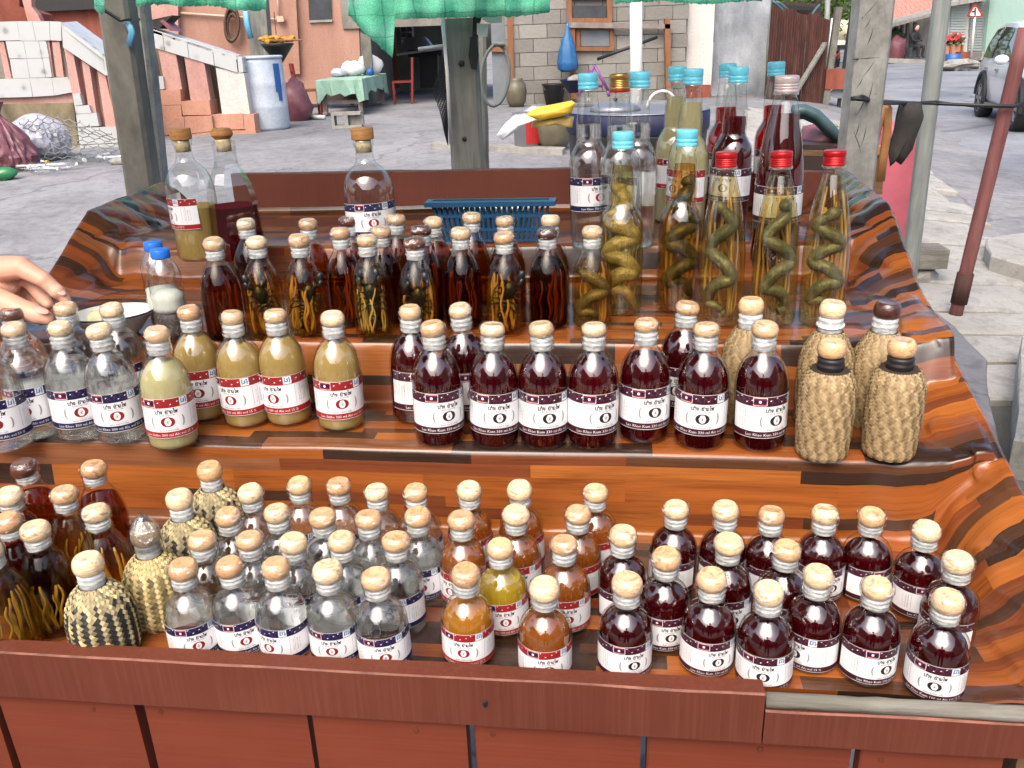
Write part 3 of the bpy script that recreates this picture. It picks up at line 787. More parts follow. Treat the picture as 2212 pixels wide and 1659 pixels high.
# ---------------------------------------------------------------- woven strip sleeves (diagonal twill, every strip a raised facet)
def weave_mesh(name, prof, nround, mat, style, seed, strip=None):
    key = ('weave', name, seed)
    if key in ME: return ME[key]
    r = random.Random(seed); L = [0]
    for a, b in zip(prof, prof[1:]): L.append(L[-1] + math.hypot(b[0] - a[0], b[1] - a[1]))
    def at(d):
        d = max(0, min(L[-1], d))
        for i in range(len(prof) - 1):
            if d <= L[i + 1]:
                q = (d - L[i]) / (L[i + 1] - L[i]); a, b = prof[i], prof[i + 1]
                t = Vector((b[0] - a[0], 0, b[1] - a[1])).normalized()
                return a[0] + (b[0] - a[0]) * q, a[1] + (b[1] - a[1]) * q, (t.z, -t.x)
        return prof[-1][0], prof[-1][1], (1, 0)
    Rm = max(p[0] for p in prof); da = 2 * PI / nround; cell = da * Rm
    N = int(L[-1] / cell * 2) ; V = []; F = []; tone = []
    jit = [r.uniform(-.22, .22) for _ in range(4000)]
    lift = cell * .22
    def pt(a, d, h):
        rr, zz, nn = at(d); rr = max(.002, rr + nn[0] * h)
        return (rr * math.cos(a), rr * math.sin(a), zz + nn[1] * h)
    # diamond cells: column c (two half steps), row w
    for w in range(-1, N + 1):
        for c in range(nround):
            a = (c + (w % 2) * .5) * da; d = w * cell * .5
            i = c + (w + 1) // 2; j = c - w // 2                     # the two diagonal strip numbers
            fl = 2 if style in ('bw', 'tan2') else 3
            p_ = (i + j + (w // 7 * 2 if style == 'zig' else 0)) % (2 * fl); over = p_ < fl; k_ = p_ if over else p_ - fl
            top, bot, lf, rt = (a, d + cell * .5), (a, d - cell * .5), (a - da * .5, d), (a + da * .5, d)
            if d + cell * .5 < 0 or d - cell * .5 > L[-1]: continue
            pf = (.1, 1, .1) if fl == 2 else (.1, .9, 1, .1)
            h0, h1 = lift * pf[k_], lift * pf[k_ + 1]
            hs = (h0, h1, h0, h1) if over else (h1, h0, h0, h1)          # top, bottom, left, right
            b = len(V)
            for (aa, dd), h in zip((top, lf, bot, rt), (hs[0], hs[2], hs[1], hs[3])):
                V.append(pt(aa, dd, h))
            F.append((b, b + 1, b + 2, b + 3))
            q = d / L[-1]
            if style == 'bw': tn = (.85 + jit[i % 999]) if (over or q > .80 or (q > .66 and r.random() < .75)) else (.06 + abs(jit[j % 999]) * .2)
            elif style == 'tan2': tn = (.82 + jit[i % 999]) if (over or q > .78) else (.15 + jit[j % 999])
            else: tn = (.72 + 1.25 * jit[(i * 7 + k_ // 9) % 999]) if over else (.34 + 1.25 * jit[(j * 5 + 500) % 999])
            tone.append(max(0, min(1, tn)))
    me = bpy.data.meshes.new(name); me.from_pydata(V, [], F); me.materials.append(M[mat])
    at_ = me.attributes.new("tone", 'FLOAT', 'FACE'); at_.data.foreach_set("value", tone)
    me.update(); ME[key] = me; return me
# ---------------------------------------------------------------- ground, road, pavement
lin_photo = lin
def lin(r, g, b, k=.74):
    c = lin_photo(r, g, b); return (c[0] * k, c[1] * k, c[2] * k, 1)      # photo tone to surface colour
def sstep(a, b, x):
    t = max(0.0, min(1.0, (x - a) / (b - a))); return t * t * (3 - 2 * t)
def road_x(y): return 5.25 + .315 * (y - 8.7) if y < 30 else 11.96 + .29 * (y - 30)
ROADZ = -.15
def gz(x, y):
    d = road_x(y) - x
    yard = .45 * sstep(2.5, 12.0, y)
    return ROADZ + .02 + (yard - ROADZ - .02) * sstep(-.2, 3.4, d)
def gpt(u, v):
    d = ray(u, v); t = 4.0
    for _ in range(60):
        p = CAM + d * t; e = p.z - gz(p.x, p.y); t += e / -d.z * .6
    p = CAM + d * t; p.z = gz(p.x, p.y); return p
def mat_ground(name, a, b, c, scale=1.0, spk=.5, crack=0):
    t = NT(name); co = t.coord("Object")
    n = t.noise(co, .9 * scale, 6, .6, .3); f = t.noise(co, 40 * scale, 5, .7); s = t.noise(co, 7 * scale, 5, .65, .8)
    col = t.ramp(n, [(.3, a), (.5, b), (.7, c)])
    col = t.mix(1.0, col, t.ramp(f, [(.25, (.78, .78, .78)), (.7, (1.14, 1.14, 1.14))]), 'MULTIPLY')
    col = t.mix(spk, col, t.ramp(s, [(.35, lin(92, 92, 94)), (.5, b), (.68, c)]))
    if crack:
        v = t.new("ShaderNodeTexVoronoi"); v.feature = 'DISTANCE_TO_EDGE'; v.inputs["Scale"].default_value = crack
        wv = t.new("ShaderNodeVectorMath"); wv.operation = 'ADD'; cb = t.new("ShaderNodeCombineXYZ"); q = t.math('MULTIPLY', t.noise(co, 2.2, 4), .9); t.link(q, cb.inputs[0]); t.link(q, cb.inputs[1]); t.link(co, wv.inputs[0]); t.link(cb.outputs[0], wv.inputs[1]); t.link(wv.outputs[0], v.inputs["Vector"])
        col = t.mix(t.ramp(v.outputs["Distance"], [(.0, (.55, .55, .55)), (.010, (0, 0, 0))]), col, lin(70, 70, 70))
        pt = t.noise(co, .35, 3, .5, .2); col = t.mix(1.0, col, t.ramp(pt, [(.38, (.80, .80, .82)), (.46, (1, 1, 1)), (.60, (1.10, 1.10, 1.09))]), 'MULTIPLY')
    t.set(Base_Color=col, Roughness=.88, Specular_IOR_Level=.25); t.bump(f, .45, .008); return t.mat
M['yard'] = mat_ground("yard_concrete", lin(116, 116, 120), lin(138, 138, 141), lin(160, 160, 162), 1.1, .38, .38)
M['asphalt'] = mat_ground("old_asphalt", lin(118, 122, 130), lin(136, 140, 148), lin(152, 156, 164), .8, .25, .16)
M['slab'] = mat_ground("pavement_slab", lin(150, 148, 142), lin(172, 170, 164), lin(188, 186, 180), 1.4, .3)
M['joint'] = mat_ground("dirt_joint", lin(96, 94, 88), lin(112, 110, 102), lin(126, 122, 114), 2, .3)
m = MB(); xs = [-60, -40, -25, -16] + [-12 + i * .6 for i in range(50)] + [20, 26, 34, 50, 90]; ys = [-40, -25, -14, -8, -4] + [-2 + i * .5 for i in range(60)] + [30, 36, 44, 56, 80, 120, 200]
for x in xs:
    for y in ys: m.v.append((x, y, gz(x, y) + (.004 * noise.noise(Vector((x * .8, y * .8, 0))) if abs(x) < 12 else 0) - (.03 if road_x(y) - x < -.4 else 0)))
ny = len(ys)
for i in range(len(xs) - 1):
    for j in range(ny - 1):
        q = i * ny + j; m.f.append((q, q + ny, q + ny + 1, q + 1)); m.m.append(0)
m.build("ground", M['yard'], None, True, kind="structure")
m = MB(); ys = [-30 + 2 * i for i in range(80)]
for y in ys:
    for k in range(5):
        w = .18 * noise.noise(Vector((y * .55, 3, 0))) if k == 0 else 0
        m.v.append((road_x(y) + 7.6 * k / 4 + w - .1, y, ROADZ + .004 + .03 * math.sin(PI * k / 4)))
for i in range(len(ys) - 1):
    for k in range(4):
        q = i * 5 + k; m.f.append((q, q + 1, q + 6, q + 5)); m.m.append(0)
m.build("road", M['asphalt'], None, True, kind="structure")
# far pavement before the shops
m = MB()
for y in range(8, 120, 4):
    x = road_x(y) + 7.5; m.v += [(x, y, ROADZ), (x, y, ROADZ + .14), (x + 9, y, ROADZ + .18)]
for i in range(27):
    q = i * 3; m.f += [(q, q + 3, q + 4, q + 1), (q + 1, q + 4, q + 5, q + 2)]; m.m += [0, 0]
m.build("far_pavement", M['slab'], None, False, kind="structure")
# near pavement of loose slabs, each its own piece
pav = bpy.data.objects.new("pavement", None); COL.objects.link(pav); tag(pav, kind="structure")
pr = random.Random(12)
def slab_piece(p, parent, th=.05, mat='slab', name="paving_slab"):
    """p: four ground corners"""
    m = MB(); top = []; n = 5; b = .012
    ring = []
    for a, c in zip(p, p[1:] + p[:1]):
        for i in range(n):
            q = i / n; v = Vector(a) * (1 - q) + Vector(c) * q
            ring.append(v + Vector((noise.noise(v * 3.1), noise.noise(v * 2.7 + Vector((5, 0, 0))), 0)) * .022)
    cen = sum(ring, Vector()) / len(ring); k = len(ring)
    for dz, s in ((-.03, 0), (th - b, 0), (th, b)):
        for v in ring: m.v.append(tuple(v + (cen - v).normalized() * s + Vector((0, 0, dz))))
    for r in range(2):
        for i in range(k): j = (i + 1) % k; m.f.append((r * k + i, r * k + j, (r + 1) * k + j, (r + 1) * k + i)); m.m.append(0)
    m.v.append(tuple(cen + Vector((0, 0, th + .004))))
    for i in range(k): m.f.append((2 * k + i, 2 * k + (i + 1) % k, 3 * k)); m.m.append(0)
    return m.build(name, M[mat], parent)
m = MB(); ys = [2.6 + .6 * i for i in range(20)]
for y in ys:
    for x in (road_x(y) - 3.0, road_x(y) - 1.9, road_x(y) - 1.0): m.v.append((x, y, gz(x, y) + .014))
for i in range(len(ys) - 1):
    for k in range(2): q = i * 3 + k; m.f.append((q, q + 1, q + 4, q + 3)); m.m.append(0)
m.build("joint_bed", M['joint'], pav)
yy = 3.4
while yy < 13.5:
    h = pr.uniform(.34, .56) * (1 + .02 * yy); xr = road_x(yy) - .75; xl = xr - 2.25 - .1 * pr.random()
    sp = [xl, xl + (xr - xl) * pr.uniform(.42, .62), xr + pr.uniform(-.15, .1)]
    for a, b in zip(sp, sp[1:]):
        g_ = .030; sl = .12
        P = []
        for x, y in ((a + g_, yy + g_), (b - g_, yy + g_ + sl * .2), (b - g_ + .1, yy + h - g_ + sl * .2), (a + g_ + .1, yy + h - g_)):
            P.append(Vector((x, y, gz(x, y) + .016 + pr.uniform(-.006, .006))))
        slab_piece(P, pav, .035)
    yy += h
# rough concrete kerb pieces by the drain at the right edge
kb = thing("kerb_slab", "grey broken concrete slab tipped over the drain at the right edge", "concrete slab", (0, 0, 0))
P = [gpt(2128, 600), gpt(2260, 640), gpt(2260, 540), gpt(2120, 560)]
slab_piece([p + Vector((0, 0, .06)) for p in P], kb, .10, name="slab")
kb2 = thing("kerb_slab", "rough pale stone slab low at the right edge, nearest the stand", "concrete slab", (0, 0, 0))
P = [gpt(2170, 1040), gpt(2330, 1060), gpt(2330, 800), gpt(2195, 800)]
slab_piece([p + Vector((0, 0, .04)) for p in P], kb2, .14, name="slab")
kb3 = thing("kerb_slab", "flat grey concrete ledge beside the right side of the stand", "concrete slab", (0, 0, 0))
P = [gpt(1900, 1000), gpt(2150, 1000), gpt(2130, 800), gpt(1960, 640)]
slab_piece([p + Vector((0, 0, .01)) for p in P], kb3, .05, 'yard', name="slab")
# ---------------------------------------------------------------- background builders
def prism(pts, y, th, mi=0, mb=None, slope=0.0):
    """outline measured in the photograph, set upright at distance y with thickness th going back"""
    m = mb or MB(); u0 = pts[0][0]; n = len(pts)
    F = [ony(u, v, y + slope * (u - u0)) for u, v in pts]
    ar = sum((F[i].x * F[(i + 1) % n].z - F[(i + 1) % n].x * F[i].z) for i in range(n))
    if ar < 0: F = F[::-1]
    b = len(m.v); m.v += [tuple(p) for p in F] + [(p.x, p.y + th, p.z) for p in F]
    m.f.append(tuple(b + i for i in range(n))); m.f.append(tuple(b + n + i for i in range(n))[::-1]); m.m += [mi, mi]
    for i in range(n): j = (i + 1) % n; m.f.append((b + j, b + i, b + n + i, b + n + j)); m.m.append(mi)
    return m
def pz(u, v, y): return ony(u, v, y)
def mat_tile():
    t = NT("printed_white_tile"); co = t.coord("Object"); v = t.new("ShaderNodeTexVoronoi"); v.inputs["Scale"].default_value = 5.5; t.link(co, v.inputs["Vector"])
    w = t.noise(co, 26, 3, .6, .5)
    d = t.math('ADD', v.outputs["Distance"], t.math('MULTIPLY', w, .22))
    c = t.ramp(d, [(.24, lin(150, 158, 154)), (.34, lin(188, 192, 192)), (.5, lin(198, 202, 203))])
    c = t.mix(t.ramp(t.noise(co, 2.2, 5), [(.5, (0, 0, 0)), (.75, (.35, .35, .35))]), c, lin(176, 172, 160))
    t.set(Base_Color=c, Roughness=.25, Specular_IOR_Level=.5); return t.mat
def mat_stained(name, a, b, c, sc=1.6, rough=.85):
    t = NT(name); co = t.coord("Object", (1, 1, .45)); n = t.noise(co, sc, 6, .65, .7); f = t.noise(t.coord("Object"), 30, 4)
    t.set(Base_Color=t.mix(1.0, t.ramp(n, [(.28, a), (.5, b), (.72, c)]), t.ramp(f, [(.3, (.88, .88, .88)), (.7, (1.08, 1.08, 1.08))]), 'MULTIPLY'), Roughness=rough, Specular_IOR_Level=.25); t.bump(f, .3, .006); return t.mat
M['tile'] = mat_tile()
M['pinkwall'] = mat_stained("pink_plaster", lin(180, 136, 126), lin(200, 156, 146), lin(212, 172, 162))
M['orangewall'] = mat_stained("orange_plaster", lin(160, 120, 104), lin(180, 138, 121), lin(194, 154, 138), 1.0)
M['redwall'] = mat_stained("brick_red_plaster", lin(120, 66, 54), lin(148, 84, 70), lin(162, 98, 82))
M['oranget'] = mat_stained("orange_step_tile", lin(184, 132, 110), lin(200, 148, 126), lin(212, 162, 142), 2.5, .5)
M['mossy'] = mat_stained("mossy_render", lin(92, 84, 66), lin(142, 130, 106), lin(172, 160, 136), 2.4)
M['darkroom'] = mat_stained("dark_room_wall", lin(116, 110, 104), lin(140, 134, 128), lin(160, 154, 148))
M['conc'] = mat_stained("grey_concrete", lin(124, 122, 118), lin(158, 156, 150), lin(178, 176, 170), 4)
M['concdark'] = mat_stained("dark_weathered_wood_post", lin(92, 90, 84), lin(118, 116, 108), lin(140, 138, 130), 6)
M['whitewall'] = mat_stained("dusty_white_wall", lin(196, 188, 180), lin(216, 210, 204), lin(226, 222, 218), 1.2)
M['brownframe'] = mat_oldwood("orange_brown_frame", lin(124, 84, 60), lin(150, 104, 76), lin(166, 120, 92), (14, 14, 2))
M['darkwood'] = plain("dark_chair_wood", (58, 44, 40), .5, .3, 12)
M['redpaint'] = plain("red_chair_paint", (136, 40, 34), .5, .25, 10)
M['black'] = plain("black_plastic", (28, 28, 32), .5, .3, 10)
M['white'] = plain("white_plastic", (222, 222, 218), .4, .06, 10)
M['pvc'] = plain("pale_pvc_pipe", (206, 180, 156), .45, .08, 6)
M['hosebrown'] = plain("dark_hose", (86, 58, 42), .55, .2, 20)
M['barrel'] = mat_stained("scuffed_pale_blue_plastic", lin(166, 182, 200), lin(196, 208, 222), lin(214, 222, 232), 3, .5)
M['barrelblue'] = plain("bright_blue_plastic", (30, 96, 170), .45, .1, 8)
M['maroonbag'] = plain("maroon_sack", (128, 78, 88), .45, .3, 9, 1.0, 16)
M['silverbag'] = plain("clear_grey_bag", (184, 184, 196), .22, .35, 14, 1.0, 18, Coat_Weight=.6)
M['tclothg'] = mat_stained("green_white_tablecloth", lin(128, 170, 152), lin(152, 190, 172), lin(176, 208, 192), 5, .5)
M['greywoodt'] = mat_oldwood("pale_grey_table_wood", lin(120, 110, 104), lin(146, 136, 130), lin(164, 156, 150), (8, 8, 8))
M['glassdark'] = plain("dark_window_pane", (74, 78, 84), .12, .25, 4)
M['glasspale'] = plain("pale_window_pane", (128, 134, 140), .15, .15, 4)
M['alu'] = plain("dull_aluminium", (160, 162, 168), .35, .1, 6, Metallic=.7)
M['zinc'] = mat_stained("galvanised_sheet", lin(132, 138, 146), lin(164, 170, 176), lin(190, 194, 198), 2.2, .4)
M['rust'] = mat_oldwood("rusty_corrugated_sheet", lin(58, 42, 40), lin(96, 62, 56), lin(120, 88, 80), (5, 5, .8), .7)
M['steel'] = mat_oldwood("dull_steel_pole", lin(112, 118, 116), lin(144, 150, 146), lin(166, 170, 166), (30, 30, 2), .5)
M['redpole'] = mat_oldwood("red_primer_pole", lin(102, 62, 60), lin(128, 82, 80), lin(144, 100, 96), (30, 30, 3), .55)
M['pink'] = plain("pink_plastic", (204, 106, 120), .5, .15, 5)
M['rag'] = plain("black_rag", (44, 40, 36), .8, .5, 12, .5, 60)
M['tan'] = plain("tan_rubber_strip", (168, 116, 66), .55, .2, 20)
M['hosegreen'] = plain("dark_green_hose", (66, 92, 94), .45, .15, 12)
M['navy'] = plain("navy_blue_tub", (8, 18, 64), .6, .15, 4)
M['yellow'] = plain("yellow_sack", (228, 186, 52), .6, .12, 5)
M['yellowpale'] = plain("pale_striped_sack", (206, 176, 96), .65, .2, 8)
M['clothwhite'] = plain("white_cloth", (222, 222, 224), .7, .06, 6)
M['clay'] = plain("brown_glazed_jar", (104, 98, 80), .4, .25, 6)
M['bagblue'] = plain("blue_plastic_bag", (44, 104, 158), .35, .25, 14, .5, 30)
M['purple'] = plain("purple_metal", (128, 76, 140), .45, .15, 8)
M['orangeflower'] = plain("dry_yellow_tobacco", (196, 140, 44), .7, .35, 30)
M['bluestrip'] = plain("light_blue_strip", (110, 180, 216), .4, .1, 6)
def lathe_at(p, prof, n=24): return MB().lathe(prof, n, c=p)

# ---------------------------------------------------------------- the pink house with its tiled porch and stairs (left)
YH = 17.8
house = thing("plaster_house", "orange and pink plastered house behind the yard with a dark open room", "house", (0, 0, 0))
prism([(292, -60), (770, -60), (782, 222), (530, 228), (300, 230)], YH, .25).build("wall", M['orangewall'], house)
prism([(292, -60), (383, -60), (386, 130), (296, 130)], YH - .14, .12).build("corner_pier", M['pinkwall'], house)
prism([(618, -60), (636, -60), (648, 160), (630, 160)], YH - .12, .12).build("pilaster", M['orangewall'], house)
w = prism([(664, -40), (714, -40), (717, 42), (668, 44)], YH - .03, .06).build("window", M['glassdark'], house)
prism([(668, 44), (718, 42), (718, 47), (668, 49)], YH - .05, .05).build("sill", M['conc'], w)
prism([(-60, -60), (296, -60), (300, 100), (-60, 120)], YH + 1.2, .2).build("porch_wall", M['redwall'], house)
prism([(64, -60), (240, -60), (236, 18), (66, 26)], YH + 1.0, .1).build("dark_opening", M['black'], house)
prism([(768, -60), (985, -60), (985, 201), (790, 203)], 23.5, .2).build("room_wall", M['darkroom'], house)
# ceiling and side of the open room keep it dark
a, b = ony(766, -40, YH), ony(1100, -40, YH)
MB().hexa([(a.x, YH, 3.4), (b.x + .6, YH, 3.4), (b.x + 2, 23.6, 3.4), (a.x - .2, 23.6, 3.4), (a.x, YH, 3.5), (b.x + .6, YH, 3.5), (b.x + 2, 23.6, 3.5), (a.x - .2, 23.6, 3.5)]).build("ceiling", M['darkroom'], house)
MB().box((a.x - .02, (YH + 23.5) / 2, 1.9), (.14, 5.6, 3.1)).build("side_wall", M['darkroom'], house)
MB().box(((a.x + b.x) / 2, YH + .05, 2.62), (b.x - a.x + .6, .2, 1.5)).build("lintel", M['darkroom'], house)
wf = prism([(862, 42), (892, 42), (894, 84), (866, 84)], 23.2, .1).build("window", M['white'], house)
for k in range(2):
    for r in range(3): prism([(866 + k * 13, 47 + r * 12), (876 + k * 13, 47 + r * 12), (877 + k * 13, 56 + r * 12), (867 + k * 13, 56 + r * 12)], 23.15, .04).build("pane", M['glassdark'], wf)
prism([(866, 86), (896, 84), (898, 92), (868, 95)], 23.0, .15).build("window_sill", M['white'], house)
prism([(840, 60), (850, 60), (862, 190), (852, 190)], 22.4, .3).build("inner_post", M['brownframe'], house)
prism([(-60, -20), (40, -20), (42, 14), (85, 30), (88, 46), (-60, 48)], 12.1, .35).build("porch_column", M['redwall'], house)
prism([(40, -30), (66, -30), (68, 14), (82, 32), (88, 46), (60, 46)], 12.0, .1).build("column_base", M['pinkwall'], house)
por = thing("tiled_porch", "white tiled porch balustrade with pink posts above a mossy base", "porch", (0, 0, 0))
Y1 = 11.6
tl = []
def tiles(parent, rows, y, th=.05, slope=0):
    for r in rows:
        cu, cv = sum(p[0] for p in r) / len(r), sum(p[1] for p in r) / len(r)
        r = [(cu + (u - cu) * 1.010, cv + (v - cv) * 1.008) for u, v in r]
        prism(r, y, th, slope=slope).build("tile", M['tile'], parent)
tiles(por, [[(70, 46), (106, 46), (108, 87), (78, 88)], [(107, 46), (131, 47), (133, 88), (109, 87)],
            [(84, 89), (99, 89), (106, 124), (91, 125)], [(92, 126), (106, 125), (112, 166), (99, 167)],
            [(112, 168), (152, 166), (157, 199), (118, 206)]], Y1)
tiles(por, [[(-30, 48), (36, 46), (43, 87), (-30, 88)], [(37, 46), (69, 46), (77, 88), (44, 88)], [(12, 89), (50, 89), (57, 126), (20, 126)], [(51, 89), (83, 89), (90, 125), (58, 126)],
            [(21, 128), (57, 127), (64, 168), (28, 169)], [(58, 127), (91, 126), (98, 167), (65, 168)], [(-30, 171), (63, 169), (70, 209), (-30, 212)], [(64, 169), (111, 168), (117, 206), (72, 209)]], Y1 + .004, .05)
prism([(-40, 50), (128, 48), (150, 200), (-40, 206)], Y1 + .09, .25).build("core", M['pinkwall'], por)
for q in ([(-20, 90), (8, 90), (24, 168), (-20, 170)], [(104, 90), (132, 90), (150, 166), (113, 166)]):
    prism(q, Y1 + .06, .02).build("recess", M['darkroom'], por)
for q in ([(-4, 90), (8, 90), (25, 169), (12, 170)], [(112, 90), (128, 90), (138, 166), (122, 166)], [(100, 89), (106, 89), (116, 167), (109, 167)]):
    prism(q, Y1 + .02, .06).build("baluster", M['pinkwall'], por)
prism([(-40, 213), (155, 202), (160, 232), (-40, 232)], Y1 + .06, .3).build("plinth_band", M['pinkwall'], por)
prism([(-40, 226), (158, 222), (176, 360), (-40, 372)], Y1 + .02, .4).build("mossy_base", M['mossy'], por)
st = thing("porch_stairs", "stairs with white tiled sloping handrails, pink balusters and orange steps", "stairs", (0, 0, 0))
# left sloping rail
prism([(133, 54), (222, 119), (228, 163), (136, 102)], Y1 - .25, .10).build("rail_side", M['tile'], st)
m = MB(); A = [ony(u, v, y) for u, v, y in ((131, 50, Y1 - .25), (222, 119, Y1 - .3), (236, 119, Y1 - .1), (233, 96, Y1 + .25), (166, 47, Y1 + .35))]
m.add([p + Vector((0, 0, .006)) for p in A] + [p - Vector((0, 0, .05)) for p in A], [(0, 1, 2, 3, 4), (9, 8, 7, 6, 5)] + [(i, 5 + i, 5 + (i + 1) % 5, (i + 1) % 5) for i in range(5)]).build("rail_cap", M['tile'], st)
prism([(223, 121), (237, 120), (243, 162), (228, 163)], Y1 - .3, .3).build("rail_end", M['tile'], st)
for i, q in enumerate(([(138, 104), (158, 116), (186, 262), (160, 226)], [(176, 130), (193, 142), (213, 275), (196, 262)], [(210, 152), (228, 164), (252, 275), (228, 274)])):
    prism(q, Y1 - .2, .12).build("baluster", M['pinkwall'], st)
prism([(140, 108), (228, 164), (252, 345), (180, 250)], Y1 - .07, .14).build("baluster_back", M['pinkwall'], st)
prism([(232, 165), (246, 163), (266, 345), (250, 276)], Y1 - .3, .3).build("end_post", M['pinkwall'], st)
tiles(st, [[(157, 203), (172, 202), (178, 226), (161, 228)], [(161, 229), (192, 227), (197, 244), (164, 246)], [(164, 247), (208, 244), (214, 272), (168, 274)], [(168, 276), (250, 274), (254, 308), (172, 312)], [(172, 314), (254, 310), (260, 348), (178, 356)]], Y1 - .24, .08)
prism([(252, 278), (268, 276), (276, 346), (262, 350)], Y1 - .28, .4).build("step_end", M['oranget'], st)
# right sloping rail
Y2 = 12.6
for a, b in ((0, .25), (.25, .5), (.5, .76), (.76, 1.0)):
    L = lambda p, q, t: (p[0] + (q[0] - p[0]) * t, p[1] + (q[1] - p[1]) * t)
    t0, t1 = a + .003, b - .003
    prism([L((298, 55), (510, 124), t0), L((298, 55), (510, 124), t1), L((303, 94), (514, 157), t1), L((303, 94), (514, 157), t0)], Y2, .08).build("tile", M['tile'], st)
prism([(512, 122), (522, 122), (526, 156), (516, 157)], Y2 + .01, .3).build("rail_end", M['tile'], st)
m = MB(); A = [ony(u, v, y) for u, v, y in ((298, 54, Y2), (511, 122, Y2), (522, 120, Y2 + .3), (312, 52, Y2 + .3))]
m.add([p + Vector((0, 0, .008)) for p in A] + [p - Vector((0, 0, .04)) for p in A], [(0, 1, 2, 3), (7, 6, 5, 4)] + [(i, 4 + i, 4 + (i + 1) % 4, (i + 1) % 4) for i in range(4)]).build("rail_cap", M['tile'], st)
for q in ([(306, 97), (322, 102), (334, 164), (320, 166)], [(341, 105), (380, 118), (394, 196), (358, 194)], [(398, 122), (441, 136), (455, 218), (412, 218)]):
    prism(q, Y2 + .02, .22).build("baluster", M['pinkwall'], st)
prism([(466, 146), (527, 158), (540, 246), (480, 248)], Y2 + .02, .3).build("end_post", M['whitewall'], st)
prism([(318, 166), (352, 165), (355, 192), (322, 195)], Y2 - .02, .2).build("tile", M['tile'], st)
steps = [[(324, 196), (389, 193), (392, 226), (328, 228)], [(391, 219), (452, 216), (456, 248), (395, 249)], [(328, 229), (391, 227), (393, 253), (331, 256)], [(457, 248), (524, 246), (527, 279), (461, 281)], [(525, 247), (548, 247), (552, 285), (528, 280)]]
for q in steps: prism(q, Y2 - .06, .35).build("step_tile", M['oranget'], st)
for q in ([(331, 258), (397, 252), (399, 290), (336, 292)], [(398, 252), (457, 250), (461, 283), (400, 290)], [(336, 294), (364, 293), (366, 322), (340, 324)], [(366, 293), (400, 291), (402, 318), (368, 322)], [(402, 291), (462, 284), (464, 308), (404, 318)], [(463, 283), (552, 282), (556, 300), (466, 308)]):
    prism(q, Y2 - .12, .45).build("step_tile", M['oranget'], st)
prism([(320, 100), (500, 150), (500, 250), (330, 250)], Y2 + .5, .3).build("stair_core", M['mossy'], st)
# things about the house
t = tag(prism([(301, 48), (372, 33), (344, 62), (318, 55)], Y2 - .02, .35).build("folded_cloth", M['rag']), "dark grey cloth folded over the top of the right handrail", "cloth")
tag(prism([(345, 45), (352, 42), (382, 68), (366, 66)], Y2 - .04, .3).build("maroon_cloth", M['maroonbag']), "crumpled maroon cloth lying on the sloping handrail", "cloth")
pp = thing("water_pipe", "pale plastic water pipe fixed along the orange wall", "pipe", (0, 0, 0))
MB().tube([ony(390, 28, YH - .06), ony(500, 36, YH - .06), ony(616, 43, YH - .06)], .022, 8).build("pipe", M['pvc'], pp, True)
MB().tube([ony(597, -30, YH - .08), ony(603, 38, YH - .08)], .022, 8).build("pipe", M['pvc'], pp, True)
MB().box(ony(606, 41, YH - .09), (.13, .06, .10)).build("junction_box", M['pvc'], pp)
m = MB()
for k, (rx, ry, cu, cv) in enumerate(((13, 33, 499, 57), (11, 27, 502, 60), (15, 36, 501, 58))):
    m.tube([ony(cu + rx * math.cos(a), cv + ry * math.sin(a) - k * 3, YH - .12 - .03 * k) for a in [2 * PI * i / 24 for i in range(25)]], .028, 6, cap=False)
tag(m.build("hose_coil", M['hosebrown'], None, True), "coil of dark hose hanging on the orange wall under the green cloth", "hose")
# barrel, post behind it, hanging cone
pb = gpt(576, 279); D = 145 / 1850 * (pb - CAM).dot(CF) * 1.0
br_ = thing("plastic_barrel", "scuffed pale blue plastic barrel beside the stairs", "barrel", pb)
R = .345; H = 1.02
MB().lathe([(0, 0), (R * .96, 0), (R, .04), (R, .30), (R * 1.015, .32), (R, .34), (R * 1.01, .60), (R * 1.03, .63), (R * 1.01, .66), (R * .99, .92), (R * .97, .98), (R * .90, .98), (R * .90, .5), (0, .5)], 36).build("drum", M['barrel'], br_, True)
MB().lathe([(R * .95, .965), (R * 1.02, .97), (R * 1.03, .995), (R * .99, 1.01), (R * .92, 1.005), (R * .92, .97)], 36).build("rim", M['barrel'], br_, True)
m = MB()
for a0, a1, z0, z1 in ((-.72, -.40, .52, .90), (-.62, -.42, .40, .52)):
    P = []
    for i in range(6):
        a = a0 + (a1 - a0) * i / 5; P += [((R + .012) * math.cos(a), (R + .012) * math.sin(a), z0), ((R + .012) * math.cos(a), (R + .012) * math.sin(a), z1)]
    m.add(P, [(2 * i, 2 * i + 2, 2 * i + 3, 2 * i + 1) for i in range(5)])
m.build("blue_patch", M['barrelblue'], br_)
tag(MB().beam(ony(552, -40, 14.4), ony(573, 200, 14.4), .30, .25, up=(0, 1, 0)).build("wooden_post", M['greywood']), "grey wooden post standing behind the pale blue barrel", "post")
tag(MB().tube([ony(528, 10, 14.1), ony(533, 50, 14.1), ony(542, 83, 14.1)], .045, 6, flat=.3).build("blue_strap", M['bluestrip'], None, True), "light blue plastic strap hanging on the grey post", "strap")
hc = thing("hanging_cone", "black cone of yellow drying plants hung from a string by the barrel", "hanging basket", ony(599, 95, 14.0))
MB().lathe([(0, -.30), (.04, -.28), (.22, -.04), (.25, .0), (.23, .01), (0, .0)], 18).build("cone", M['black'], hc, True)
m = MB()
for i in range(26): m.blob((br.uniform(-.2, .22), br.uniform(-.15, .15), br.uniform(.0, .10)), (.06, .05, .035), 6, 4, amp=.5, seed=i)
m.build("dried_plants", M['orangeflower'], hc)
MB().tube([(0, 0, .08), (.01, 0, .45)], .006, 5).build("string", M['black'], hc)
